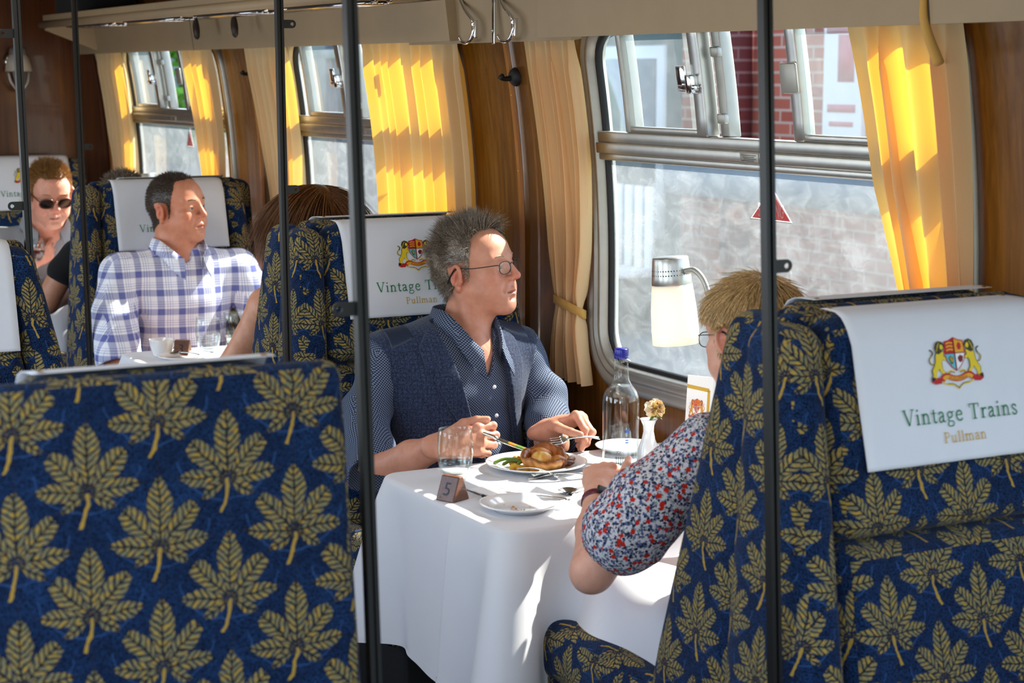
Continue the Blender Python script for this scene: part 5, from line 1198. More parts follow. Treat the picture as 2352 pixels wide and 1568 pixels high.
# menu card, folded and standing
o = thing('menu_card', (2.47, 3.66, Z), 'white folded menu card with gold border and crest by the window', 'menu card')
A_, B_, C_ = np.array([2.445, 3.675]), np.array([2.478, 3.612]), np.array([2.530, 3.560])
def panel(p, q, h0, h1, name, mat, th=0.0012, off=0.0):
    d = (q-p)/np.linalg.norm(q-p); nn = np.array([d[1], -d[0]]); nn = -nn if nn[0] > 0 else nn; V_ = []
    for z in (h0, h1):
        for k in (off, off+th): V_ += [(p[0]+nn[0]*k+0.012*(z/0.21), p[1]+nn[1]*k, Z+z), (q[0]+nn[0]*k+0.012*(z/0.21), q[1]+nn[1]*k, Z+z)]
    return V_, [(0, 1, 5, 4), (3, 2, 6, 7), (0, 4, 6, 2), (1, 3, 7, 5), (4, 5, 7, 6), (0, 2, 3, 1)], nn
V_, F_, n1 = panel(A_, B_, 0, 0.205, '', None); G().add(V_, F_).obj('front_panel', M['paper'], o, smooth=False, fix=True)
V_, F_, n2 = panel(B_, C_, 0, 0.205, '', None); G().add(V_, F_).obj('side_panel', M['paper'], o, smooth=False, fix=True)
def on_card(v, p, q, off):
    """v: along 0..1, height in metres."""
    nn = n1; h = v[:, 1:2]; P = p+(q-p)*v[:, 0:1]+nn*(0.0012+off); return np.c_[P[:, 0:1]+0.012*h/0.21, P[:, 1:2], Z+h]
g = G(); vv, ff = ribbon([(0.0, 0.178), (0.86, 0.172), (0.86, 0.172)], 0.009, False); g.add(on_card(vv, A_, B_, 0.0004), ff); g.add(on_card(np.array([(0.80, 0.02), (0.90, 0.02), (0.90, 0.172), (0.80, 0.172)]), A_, B_, 0.0004), [(0, 1, 2, 3)]); g.obj('gold_border', M['gold_thread'], o, smooth=False)
g = G()
for v, f, c, l in CREST: g.add(on_card(np.c_[0.42+v[:, 0]*0.30, 0.122+v[:, 1]*0.028], A_, B_, 0.0003+0.0001*l), f, np.array(lin(214, 100, 60))*0.6+np.array(c)*0.4)
g.obj('crest', M['vcol'], o, smooth=False); g = G()
for pts in ([(0.10, 0.03), (0.16, 0.066), (0.22, 0.072), (0.22, 0.03)], [(0.22, 0.05), (0.34, 0.072), (0.38, 0.068), (0.36, 0.03)], [(0.42, 0.04), (0.55, 0.06), (0.60, 0.03)]): vv, ff = ribbon(pts, 0.014); vv = vv; g.add(on_card(vv, A_, B_, 0.0004), ff)
g.obj('script_lettering', M['black'], o, smooth=False)
# second table and the farthest one
block((1.885, 5.835), '3', 'honey coloured wooden table number block reading 3', R_(55)); plate((1.862, 5.752), 0.088, 'white plate with a spoon on the checked shirt man\'s table')
spoon((1.90, 5.70, Z+0.020), (1.835, 5.80, Z+0.016), 'silver spoon on the plate of the checked shirt man\'s table')
o = thing('cup', (1.822, 5.862, Z), 'white cup beside the wooden number 3 block', 'cup')
G().lathe([(0.0, 0.002), (0.026, 0.0), (0.030, 0.006), (0.037, 0.03), (0.041, 0.055), (0.042, 0.058), (0.040, 0.057), (0.034, 0.03), (0.026, 0.008), (0.0, 0.006)], (1.822, 5.862, Z), 36).obj('bowl', M['china'], o)
G().tube(smooth_pts([(1.858, 5.85, Z+0.048), (1.882, 5.84, Z+0.044), (1.882, 5.84, Z+0.022), (1.856, 5.85, Z+0.016)], 5), 0.004, 8).obj('handle', M['china'], o)
tumbler((1.990, 5.880), 'water tumbler on the table numbered 3', 0.052, 1.02); tumbler((2.115, 5.960), 'second water tumbler on the table numbered 3, nearer the window', 0.03, 1.02)
o = thing('wine_glass', (1.905, 7.90, Z), 'stemmed glass of red wine in the fair haired man\'s hand', 'glass')
WG = (1.912, 7.905, Z+0.055); G().lathe([(0.0, 0.0), (0.032, 0.002), (0.030, 0.004), (0.006, 0.010), (0.004, 0.03), (0.005, 0.065), (0.020, 0.075), (0.034, 0.095), (0.039, 0.12), (0.037, 0.15), (0.033, 0.17), (0.032, 0.17), (0.036, 0.15), (0.0375, 0.12), (0.032, 0.097), (0.018, 0.078), (0.0, 0.074)], WG, 40).obj('bowl', M['glass'], o)
G().lathe([(0.0, 0.0755), (0.0175, 0.0795), (0.0312, 0.0985), (0.0366, 0.12), (0.0, 0.12)], WG, 36).obj('wine', M['wine'], o)
# ------------------------------------------------------------------ blended surfaces for bodies and clothes
class Field:
    def __init__(s, lo, hi, h):
        s.lo = np.array(lo, np.float32); s.h = h; s.n = np.ceil((np.array(hi)-np.array(lo))/h).astype(int)+1
        s.ax = [s.lo[i]+h*np.arange(s.n[i], dtype=np.float32) for i in range(3)]
        s.d = np.full(tuple(s.n), 0.08, np.float32)
    def sub(s, lo, hi, m):
        a = np.clip(np.floor((np.array(lo)-m-s.lo)/s.h).astype(int), 0, s.n); b = np.clip(np.ceil((np.array(hi)+m-s.lo)/s.h).astype(int)+1, 0, s.n)
        if (b <= a).any(): return None, None
        sl = tuple(slice(i, j) for i, j in zip(a, b))
        P = np.stack(np.meshgrid(*[s.ax[i][sl[i]] for i in range(3)], indexing='ij'), -1)
        return sl, P
    def _do(s, prim, k, op):
        fn, lo, hi = prim; sl, P = s.sub(lo, hi, max(k, s.h*3)+0.004)
        if sl is None: return s
        d = fn(P).astype(np.float32); c = s.d[sl]
        if op == 'u':
            if k > 0: hh = np.clip(0.5+0.5*(c-d)/k, 0, 1); s.d[sl] = c+(d-c)*hh-k*hh*(1-hh)
            else: s.d[sl] = np.minimum(c, d)
        elif op == 'c':
            if k > 0: hh = np.clip(0.5-0.5*(c+d)/k, 0, 1); s.d[sl] = c+(-d-c)*hh+k*hh*(1-hh)
            else: s.d[sl] = np.maximum(c, -d)
        return s
    def add(s, prim, k=0.01): return s._do(prim, k, 'u')
    def cut(s, prim, k=0.0): return s._do(prim, k, 'c')
    def warp(s, fn):
        """Adds fn(P) to the field (wrinkles)."""
        P = np.stack(np.meshgrid(*s.ax, indexing='ij'), -1); s.d += fn(P).astype(np.float32); return s
    def keep(s, fn):
        P = np.stack(np.meshgrid(*s.ax, indexing='ij'), -1); s.d = np.maximum(s.d, fn(P).astype(np.float32)); return s
    def mesh(s):
        """Naive surface nets."""
        d = s.d; d[0] = d[-1] = 0.05; d[:, 0] = d[:, -1] = 0.05; d[:, :, 0] = d[:, :, -1] = 0.05
        ins = d < 0; n = np.array(d.shape)-1
        cnt = np.zeros(tuple(n), np.int8)
        for o in np.ndindex(2, 2, 2): cnt += ins[o[0]:o[0]+n[0], o[1]:o[1]+n[1], o[2]:o[2]+n[2]]
        C = np.argwhere((cnt > 0) & (cnt < 8)); idx = np.full(tuple(n), -1, np.int64); idx[tuple(C.T)] = np.arange(len(C))
        acc = np.zeros((len(C), 3)); w_ = np.zeros(len(C))
        for a in range(3):
            b, c = [(1, 2), (0, 2), (0, 1)][a]
            for o in np.ndindex(2, 2):
                p0 = C.copy(); p0[:, b] += o[0]; p0[:, c] += o[1]; p1 = p0.copy(); p1[:, a] += 1
                d0, d1 = d[tuple(p0.T)], d[tuple(p1.T)]; m = (d0 < 0) != (d1 < 0); t = np.where(m, d0/np.where(m, d0-d1, 1), 0)
                q = p0.astype(float); q[:, a] += t; acc[m] += q[m]; w_[m] += 1
        V_ = acc/np.maximum(w_, 1)[:, None]*s.h+s.lo
        F_ = []
        for a in range(3):
            b, c = [(1, 2), (2, 0), (0, 1)][a]
            s0 = [slice(None)]*3; s1 = [slice(None)]*3; s0[a] = slice(0, -1); s1[a] = slice(1, None)
            A, B = ins[tuple(s0)], ins[tuple(s1)]; E = np.argwhere(A != B); up = A[tuple(E.T)]
            ok = (E[:, b] > 0) & (E[:, c] > 0) & (E[:, b] < d.shape[b]-1) & (E[:, c] < d.shape[c]-1); E = E[ok]; up = up[ok]
            q = []
            for ob, oc in ((-1, -1), (0, -1), (0, 0), (-1, 0)):
                e = E.copy(); e[:, b] += ob; e[:, c] += oc; q.append(idx[tuple(e.T)])
            q = np.stack(q, 1); q = np.where(up[:, None], q, q[:, ::-1]); F_.append(q)
        F_ = np.concatenate(F_); F_ = F_[(F_ >= 0).all(1)]
        return V_, F_.tolist()
def ell(c, r, Mr=None):
    c = np.array(c, float); r = np.array(r, float); R3 = None if Mr is None else np.array(Mr)
    def fn(P):
        q = P-c.astype(np.float32)
        if R3 is not None: q = q@R3.astype(np.float32)
        k0 = np.linalg.norm(q/r, axis=-1); k1 = np.linalg.norm(q/(r*r), axis=-1); return k0*(k0-1)/np.maximum(k1, 1e-6)
    e = r if R3 is None else np.sqrt(((R3*r)**2).sum(1))
    return fn, c-e, c+e
def cone(a, b, ra, rb):
    a, b = np.array(a, float), np.array(b, float); ba = b-a; L2 = max(ba@ba, 1e-12)
    def fn(P):
        pa = P-a.astype(np.float32); h = np.clip((pa@ba.astype(np.float32))/L2, 0, 1); return np.linalg.norm(pa-h[..., None]*ba, axis=-1)-(ra+(rb-ra)*h)
    return fn, np.minimum(a-ra, b-rb), np.maximum(a+ra, b+rb)
def fcone(a, b, ra, rb, nrm, sq):
    """A tapering limb squashed along nrm by sq."""
    a, b = np.array(a, float), np.array(b, float); nn = np.array(nrm, float); nn /= np.linalg.norm(nn); ba = b-a; L2 = ba@ba
    def fn(P):
        pa = P-a; h = np.clip((pa@ba)/L2, 0, 1); q = pa-h[..., None]*ba; k = q@nn; q = q+nn*(k*(1/sq-1))[..., None]; return (np.linalg.norm(q, axis=-1)-(ra+(rb-ra)*h))*sq
    m = max(ra, rb); return fn, np.minimum(a, b)-m, np.maximum(a, b)+m
def half(fn_plane): return fn_plane
def xf(prim, Mt, o):
    """A primitive carried by rotation Mt (3x3) and offset o."""
    fn, lo, hi = prim; Mt = np.array(Mt, float); o = np.array(o, float)
    c = np.array([[x, y, z] for x in (lo[0], hi[0]) for y in (lo[1], hi[1]) for z in (lo[2], hi[2])])@Mt.T+o
    M32, o32 = Mt.astype(np.float32), o.astype(np.float32)
    return (lambda P: fn((P-o32)@M32)), c.min(0), c.max(0)
def chain(pts, rs):
    return [cone(p, q, a, b) for p, q, a, b in zip(pts[:-1], pts[1:], rs[:-1], rs[1:])]

# ------------------------------------------------------------------ heads
SKINB = np.array(lin(206, 150, 124)); 
class Head:
    """Local frame: x to the person's right... y forward (the face), z up; origin mid skull, about 0.235 m tall."""
    def __init__(s, o, yaw, pitch=0.0, roll=0.0, size=1.0):
        # yaw: direction the face points, degrees from +X anticlockwise
        f = Matrix.Rotation(R_(yaw-90), 3, 'Z')@Matrix.Rotation(R_(pitch), 3, 'X')@Matrix.Rotation(R_(roll), 3, 'Y'); s.M = np.array(f); s.o = np.array(o, float); s.k = size
    def w(s, p): return (np.asarray(p, float)*s.k)@s.M.T+s.o
    def loc(s, P): return ((np.asarray(P)-s.o)@s.M)/s.k
    def build(s, F, jaw=1.05, nose=1.0, fem=0.0, wrinkles=False):
        k_ = s.k
        def A(p, k): F.add(xf(p, s.M, s.o), k*k_)
        def Cc(p, k): F.cut(xf(p, s.M, s.o), k*k_)
        def E(c, r, R3=None): return ell(np.array(c)*k_, np.array(r)*k_, R3)
        def K(a, b, ra, rb): return cone(np.array(a)*k_, np.array(b)*k_, ra*k_, rb*k_)
        A(E((0, -0.016, 0.034), (0.0745, 0.094, 0.082)), 0.0)
        A(E((0, -0.052, 0.004), (0.060, 0.048, 0.060)), 0.04)
        A(E((0, 0.038, 0.034), (0.062, 0.050, 0.056)), 0.03)
        A(E((0, 0.026, -0.030), (0.061, 0.058, 0.062)), 0.03)
        for x in (-1, 1):
            A(K((x*0.053, 0.0, -0.050), (x*0.020, 0.066, -0.096*jaw), 0.019, 0.016), 0.03)
            A(E((x*0.044, 0.056, -0.022), (0.021, 0.024, 0.018)), 0.02)
            A(E((x*0.040, 0.052, -0.058), (0.024, 0.028, 0.026)), 0.025)
        A(E((0, 0.068, -0.098*jaw), (0.024, 0.019, 0.018)), 0.02)
        A(E((0, 0.064, -0.062), (0.032, 0.030, 0.034)), 0.03)
        A(E((0, 0.020, -0.088), (0.040, 0.045, 0.020)), 0.03)
        for x in (-1, 1): A(K((x*0.012, 0.083, 0.021), (x*0.046, 0.070, 0.022), 0.009, 0.008), 0.018)
        for x in (-1, 1): Cc(E((x*0.032, 0.097, 0.000), (0.020, 0.017, 0.013)), 0.014)
        A(K((0, 0.086, 0.016), (0, 0.1090*nose, -0.024), 0.0080, 0.0088), 0.012)
        A(E((0, 0.1095*nose, -0.0285), (0.0088, 0.0100, 0.0080)), 0.008)
        for x in (-1, 1): A(E((x*0.0125, 0.097, -0.033), (0.0085, 0.011, 0.0075)), 0.008)
        for x in (-1, 1): Cc(E((x*0.0075, 0.100, -0.0415), (0.0036, 0.006, 0.005)), 0.003)
        for x in (-1, 1):     # lids
            A(E((x*0.0315, 0.0735, 0.001), (0.0150, 0.0135, 0.0118)), 0.006)
            A(K((x*0.020, 0.084, 0.0062), (x*0.044, 0.0765, 0.0056), 0.0040, 0.0042), 0.005)
            A(K((x*0.021, 0.083, -0.0068), (x*0.042, 0.0755, -0.0066), 0.0026, 0.0028), 0.005)
        # mouth
        A(K((-0.019, 0.085, -0.0635), (0, 0.0955, -0.0605), 0.0042, 0.0058), 0.006); A(K((0.019, 0.085, -0.0635), (0, 0.0955, -0.0605), 0.0042, 0.0058), 0.006)
        A(K((-0.016, 0.084, -0.0725), (0, 0.0930, -0.0740), 0.0045, 0.0068), 0.006); A(K((0.016, 0.084, -0.0725), (0, 0.0930, -0.0740), 0.0045, 0.0068), 0.006)
        Cc(K((-0.021, 0.090, -0.0675), (0, 0.1015, -0.0672), 0.0016, 0.0022), 0.003); Cc(K((0.021, 0.090, -0.0675), (0, 0.1015, -0.0672), 0.0016, 0.0022), 0.003)
        Cc(E((0, 0.098, -0.0835), (0.016, 0.010, 0.0045)), 0.008)
        for x in (-1, 1): Cc(K((x*0.021, 0.098, -0.036), (x*0.032, 0.087, -0.062), 0.0030, 0.0028), 0.008)
        if wrinkles:
            for zz in (0.048, 0.060, 0.071): Cc(K((-0.034, 0.082-(zz-0.048)*0.55, zz+0.002), (0.034, 0.082-(zz-0.048)*0.55, zz+0.002), 0.0010, 0.0010), 0.004)
            for x in (-1, 1):
                for q in range(3): Cc(K((x*0.052, 0.068, 0.004-q*0.006), (x*0.060, 0.052, 0.008-q*0.009), 0.0014, 0.0010), 0.004)
        # ears
        for x in (-1, 1):
            R3 = np.array(Matrix.Rotation(x*R_(-22), 3, 'Z')@Matrix.Rotation(R_(-14), 3, 'X'))
            def e_(p): return np.array([x*0.079, -0.012, -0.013])+R3@np.array([x*p[0], p[1], p[2]])
            A(E(e_((0.0, 0.0, 0.0)), (0.0060, 0.0165, 0.028), R3), 0.008)
            ring = [e_((0.006, 0.017*math.cos(t), 0.004+0.0265*math.sin(t))) for t in np.linspace(R_(-40), R_(235), 14)]
            for a, b in zip(ring[:-1], ring[1:]): A(K(a, b, 0.0042, 0.0042), 0.003)
            Cc(E(e_((0.0090, 0.003, -0.003)), (0.0085, 0.0088, 0.0150), R3), 0.003)
            A(K(e_((0.006, -0.006, 0.010)), e_((0.006, -0.007, -0.012)), 0.0032, 0.0036), 0.004)
            A(E(e_((0.003, 0.006, -0.026)), (0.0055, 0.0085, 0.0085), R3), 0.006)
            A(E(e_((0.002, 0.0135, -0.006)), (0.0045, 0.0045, 0.006), R3), 0.004)
    def colour(s, V_, base=SKINB, red=1.0, lip=lin(176, 92, 84)):
        L = s.loc(V_); n = len(L); c = np.tile(np.array(base, float), (n, 1))
        def g(ctr, r): return np.exp(-(((L-np.array(ctr))/np.array(r))**2).sum(1))[:, None]
        rd = np.array(base)*np.array([1.08, 0.72, 0.68]); k = g((0, 0.112, -0.028), (0.016, 0.02, 0.016))*0.75
        for x in (-1, 1): k = np.maximum(k, np.maximum(g((x*0.042, 0.07, -0.028), (0.022, 0.03, 0.022))*0.45, g((x*0.084, -0.012, -0.004), (0.014, 0.026, 0.036))*0.75))
        k = np.clip(k*red, 0, 1); c = c*(1-k)+rd*k
        m = g((0, 0.095, -0.0672), (0.019, 0.014, 0.0072)); m = np.clip(m*1.5-0.35, 0, 1); c = c*(1-m)+np.array(lip)*m
        inn = ((np.abs(L[:, 2]+0.0675) < 0.0014) & (L[:, 1] > 0.08) & (np.abs(L[:, 0]) < 0.02))[:, None]; c = np.where(inn, c*0.35, c)
        b = np.clip(g((0, 0.07, -0.085), (0.05, 0.05, 0.03))*0.22, 0, 1); c = c*(1-b*0.5)
        return c
    def eyes(s, parent, iris=(86, 104, 116)):
        for x in (-1, 1):
            v, f = lathe([(0.0, 0.0128)]+[(0.0128*math.sin(t), 0.0128*math.cos(t)) for t in np.linspace(0.12, math.pi-0.01, 18)], 20)
            cz = v[:, 2]/0.0128; col = np.where((cz > 0.93)[:, None], 0.01, np.where((cz > 0.87)[:, None], np.array(lin(*iris)), np.array(lin(186, 174, 166))))
            Q = v@np.array(Matrix.Rotation(R_(-90), 3, 'X')).T+np.array([x*0.0315, 0.0745, 0.0000])
            G().add(s.w(Q), f, col).obj('eye', M['eye'], parent)
            pts = [s.w((x*0.014, 0.091, 0.0235)), s.w((x*0.028, 0.089, 0.0275)), s.w((x*0.042, 0.081, 0.026)), s.w((x*0.052, 0.070, 0.021))]
            G().tube(smooth_pts(pts, 4), [0.002]+[0.0044*s.k]*8+[0.0036]*3+[0.0012], 8, (0.98, 0.98, 0.98), flat=0.5).obj('eyebrow', s.brow, parent)
def strands(root_pts, dirs, length, width, seg=5, droop=0.0, curl=0.0, seed=0, shade=(0.6, 1.25), lift=None):
    """Locks of hair: thin tapering three-sided strands."""
    rg = np.random.default_rng(seed); n = len(root_pts); P = np.array(root_pts, float); D = np.array(dirs, float); D /= np.linalg.norm(D, axis=1, keepdims=True)
    L = np.broadcast_to(np.asarray(length, float), (n,))*rg.uniform(0.75, 1.2, n); side = rg.normal(size=(n, 3)); side -= D*(side*D).sum(1, keepdims=True); side /= np.linalg.norm(side, axis=1, keepdims=True); oth = np.cross(D, side)
    rings = []; pos = P.copy(); d = D.copy()
    cs = rg.uniform(-1, 1, (n, 1))*curl
    for i in range(seg+1):
        t = i/seg; w_ = width*(1-t**1.6*0.92)
        a = np.arange(3)*2*math.pi/3
        rings.append(pos[:, None]+w_*(np.cos(a)[None, :, None]*side[:, None]+np.sin(a)[None, :, None]*oth[:, None]))
        d = d+side*cs/seg+np.array([0, 0, -droop/seg]); d /= np.linalg.norm(d, axis=1, keepdims=True); pos = pos+d*(L/seg)[:, None]
    V_ = np.stack(rings, 1); m = (seg+1)*3; base = np.arange(n)*m
    q = np.array([(i*3+j, i*3+(j+1) % 3, (i+1)*3+(j+1) % 3, (i+1)*3+j) for i in range(seg) for j in range(3)])
    F_ = (base[:, None, None]+q[None]).reshape(-1, 4).tolist(); sh = rg.uniform(shade[0], shade[1], n)
    C_ = np.repeat(sh[:, None, None]*np.ones((1, m, 3)), 1, 0).reshape(-1, 3)
    return V_.reshape(-1, 3), F_, C_
def scalp_points(n, seed, cond, head):
    """Random points on the head's own skin (head coordinates) that satisfy cond, with outward normals."""
    rg = np.random.default_rng(seed); L, N_ = head.L, head.N
    k = np.where(cond(L, rg))[0]; k = rg.choice(k, n, replace=len(k) < n)
    return L[k]+rg.normal(size=(n, 3))*0.0012, N_[k]

# ------------------------------------------------------------------ hands
def hand(F, wrist, fwd, up, side, curls, spread=(0.16, 0.05, -0.05, -0.16), thumb=None, k=1.0, thumb_dir=None):
    """wrist: point; fwd: towards the knuckles; up: back of the hand; side +1 if the thumb is on the cross(fwd, up) side.
    curls: per finger three joint bends in degrees, index to little."""
    f = np.array(fwd, float); f /= np.linalg.norm(f); u = np.array(up, float); u -= f*(u@f); u /= np.linalg.norm(u); s_ = np.cross(f, u)*side
    W_ = np.array(wrist, float); tips = []
    def pt(a, b, c): return W_+f*a*k+s_*b*k+u*c*k
    Mx = np.stack([f, s_, u], 1)
    F.add(ell(pt(0.052, 0.0, 0.0), np.array([0.050, 0.040, 0.0155])*k, Mx), 0.012)
    F.add(ell(pt(0.030, 0.018, -0.006), np.array([0.034, 0.018, 0.016])*k, Mx), 0.012)
    F.add(fcone(pt(-0.03, 0, 0), pt(0.03, 0, 0), 0.027*k, 0.030*k, u, 0.72), 0.014)
    lens = [(0.044, 0.026, 0.021), (0.048, 0.030, 0.022), (0.045, 0.028, 0.022), (0.035, 0.021, 0.019)]; rad = [(0.0098, 0.0088, 0.0078), (0.0100, 0.0090, 0.0080), (0.0096, 0.0086, 0.0076), (0.0086, 0.0076, 0.0068)]
    bx = [0.030, 0.0105, -0.0095, -0.028]; by = [0.088, 0.092, 0.089, 0.080]
    for i in range(4):
        p = pt(by[i], bx[i], 0.001); F.add(ell(p, np.array([0.0115, 0.0105, 0.0115])*k, Mx), 0.008)
        d = f+s_*spread[i]; d /= np.linalg.norm(d); up_ = u.copy(); ang = 0
        prev = p
        for j in range(3):
            a = R_(curls[i][j]); d, up_ = d*math.cos(a)-up_*math.sin(a), up_*math.cos(a)+d*math.sin(a)
            q = prev+d*lens[i][j]*k; r0, r1 = rad[i][j]*k, (rad[i][j+1] if j < 2 else rad[i][2]*0.86)*k
            F.add(cone(prev, q, r0, r1), 0.0035 if j else 0.007); 
            if j: F.add(ell(prev+up_*0.001, np.array([1, 1, 1])*r0*1.06), 0.004)
            prev = q
        tips.append((prev, d, up_))
    td = thumb_dir if thumb_dir is not None else [(0.55, 0.75, -0.30), (0.85, 0.35, -0.35), (0.95, 0.1, -0.25)]
    p = pt(0.022, 0.026, -0.004); rr = [0.0150, 0.0115, 0.0100, 0.0082]
    for j, (dd, L) in enumerate(zip(td, (0.040, 0.034, 0.026))):
        d = f*dd[0]+s_*dd[1]+u*dd[2]; d /= np.linalg.norm(d); q = p+d*L*k; F.add(cone(p, q, rr[j]*k, rr[j+1]*k), 0.008 if j == 0 else 0.004); p = q
    nd = u-d*(u@d); nd = s_*0.5+u*0.8; nd -= d*(nd@d); nd /= np.linalg.norm(nd); tips.append((p, d, nd))
    return tips
def nails(tips, parent, mat, k=1.0):
    for i, (p, d, u) in enumerate(tips):
        s_ = np.cross(d, u); r = (0.0066, 0.0068, 0.0066, 0.0058, 0.0078)[i]*k; V_ = []
        for a in np.linspace(-0.009, 0.005, 5):
            for b in np.linspace(-0.9, 0.9, 5): V_.append(p+d*a*k+s_*(r*0.85*math.sin(b))+u*(r*math.cos(b)+0.0006-max(0, a)*0.35))
        G().add(V_, grid_faces(5, 5)).obj('fingernail', mat, parent)
M['nail'] = plain('fingernail', (226, 176, 158), 0.25)
# ------------------------------------------------------------------ people
def skin_mesh(F, head, parent, base, red=1.0, name='body', lip=lin(176, 92, 84)):
    V_, F_ = F.mesh(); c = head.colour(V_, base, red, lip)
    Fa = np.array(F_); L = head.loc(V_); k = (L[:, 2] > -0.09) & (np.abs(L) < 0.16).all(1); ix = np.cumsum(k)-1
    e1, e2 = V_[Fa[:, 2]]-V_[Fa[:, 0]], V_[Fa[:, 3]]-V_[Fa[:, 1]]; fn = np.cross(e1, e2); N_ = np.zeros_like(V_)
    for j in range(4): np.add.at(N_, Fa[:, j], fn)
    N_ = N_@head.M; N_ /= np.maximum(np.linalg.norm(N_, axis=1, keepdims=True), 1e-12)
    head.L, head.N, head.F = L[k], N_[k], ix[Fa[k[Fa].all(1)]]
    return G().add(V_, F_, c).obj(name, M['skin'], parent)
def poly_sd(P2, poly):
    """Signed distance in a plane to a closed outline."""
    v = np.array(poly, np.float32); d = np.full(P2.shape[:-1], 1e9, np.float32); sg = np.ones(P2.shape[:-1], np.float32); n = len(v)
    for i in range(n):
        a, b = v[i], v[i-1]; e = b-a; w_ = P2-a; t = np.clip((w_@e)/(e@e), 0, 1); q = w_-t[..., None]*e; d = np.minimum(d, (q*q).sum(-1))
        c1 = P2[..., 1] >= a[1]; c2 = P2[..., 1] < b[1]; c3 = e[0]*w_[..., 1] > e[1]*w_[..., 0]
        fl = (c1 & c2 & c3) | (~c1 & ~c2 & ~c3); sg = np.where(fl, -sg, sg)
    return sg*np.sqrt(d)
def xz(P): return P[..., [0, 2]]
def wrinkle(a=0.0025, fr=42.0, seed=0, dirs=5):
    rg = np.random.default_rng(seed); W_ = [(rg.normal(size=3)*fr*rg.uniform(0.4, 1.2), rg.uniform(0, 6), rg.uniform(0.4, 1)) for _ in range(dirs)]
    def fn(P):
        s_ = 0
        for w_, p, k in W_: s_ = s_+k*np.sin(P@w_.astype(np.float32)+p)
        return a*s_/dirs*1.6
    return fn
def garment(F, name, mat, parent, uv='box', col=None):
    V_, F_ = F.mesh(); return G().add(V_, F_).obj(name, mat, parent, uv=uv)
def torso(c, sh, e=0.0, w=1.0, zs=(0.56, 0.70, 0.86), neck=None, sh_r=0.062, lean=0.0):
    """Prims of a seated trunk: c = (x, y); sh = the two shoulder points."""
    x, y = c; o = [(ell((x, y+0.02, zs[0]), (0.172*w+e, 0.125+e, 0.12+e)), 0.0), (ell((x, y, zs[1]), (0.160*w+e, 0.125+e, 0.15+e)), 0.05), (ell((x, y, zs[2]), (0.172*w+e, 0.122+e, 0.15+e)), 0.05)]
    a, b = np.array(sh[0]), np.array(sh[1]); m = (a+b)/2+np.array([0, 0, 0.015])
    o += [(cone(a, m, sh_r+e, sh_r+0.012+e), 0.05), (cone(m, b, sh_r+0.012+e, sh_r+e), 0.05), (ell((m[0], y+0.005, m[2]+0.02), (0.105*w+e, 0.062+e, 0.05+e)), 0.04)]
    return o
def legs(parent, x, y, sgn, mat, zt=0.56, seat=0.47):
    """Thighs forward under the table and shins down to the floor; sgn is the direction faced along Y."""
    F = Field((x-0.26, min(y-0.12*sgn, y+0.62*sgn), 0.06), (x+0.26, max(y-0.12*sgn, y+0.62*sgn), 0.70), 0.008)
    F.add(ell((x, y, zt), (0.165, 0.12, 0.10)), 0)
    for s_ in (-1, 1):
        k = np.array([x+s_*0.10, y+0.44*sgn, 0.53]); F.add(cone((x+s_*0.08, y, zt-0.005), k, 0.078, 0.060), 0.04); F.add(cone(k, (x+s_*0.10, y+0.47*sgn, 0.09), 0.057, 0.040), 0.03)
    garment(F, 'trousers', mat, parent)
    for s_ in (-1, 1):
        v, f = rbox((0.085, 0.25, 0.085), 0.035, 3); v[:, 2] *= np.where(v[:, 1]*sgn > 0.03, 0.75, 1.0); G().add(v+np.array([x+s_*0.10, y+(0.47+0.07)*sgn, 0.043]), f).obj('shoe', M['black'], parent)
def collar(parent, ctr, r, z, tilt, mat, h=0.038, open_a=28, face=-90, flare=0.016, ry=1.0, fwd=0.0):
    """A turned-down shirt collar round the neck, open at the front."""
    g = G(); n = 40; a = np.radians(face)+np.radians(np.linspace(open_a, 360-open_a, n)); P = []
    for k, (rr, zz) in enumerate(((0.0, 0.0), (0.001, h*0.55), (0.004, h), (0.008, h*1.02), (flare*0.8, h*0.45), (flare, -h*0.10), (flare-0.003, -h*0.10), (0.006, h*0.85), (0.002, h*0.5), (0.003, 0.0))):
        fr = np.cos(a-np.radians(face)); drop = np.where(fr > 0, fr, 0)**2*tilt; ext = np.where((fr > 0.45) & (zz < 0.2*h) & (rr > 0.01), (fr-0.45)*0.045, 0)
        P.append(np.stack([ctr[0]+(r+rr+ext)*np.cos(a), ctr[1]+(r+rr+ext)*np.sin(a)*ry, z+zz-drop-ext*1.1], 1)+np.outer(np.where(fr > 0, fr, 0)**1.5*fwd, [math.cos(R_(face)), math.sin(R_(face)), 0]))
    return g.add(np.concatenate(P), grid_faces(len(P), n)).obj('collar', mat, parent, uv='box', fix=True)
def shell_hair(head, cond, thick, parent, mat, name='hair', extra=None, shade=0.75):
    """Hair: a layer lifted off the scalp with locks over it."""
    ok = cond(head.L, None); idx = np.cumsum(ok)-1; F_ = [tuple(idx[i] for i in f) for f in head.F[ok[head.F].all(1)]]
    g = G().add(head.w(head.L[ok]+head.N[ok]*thick), F_, (shade, shade, shade))
    for v, f, col in extra or []: g.add(v, f, col)
    return g.obj(name, mat, parent)
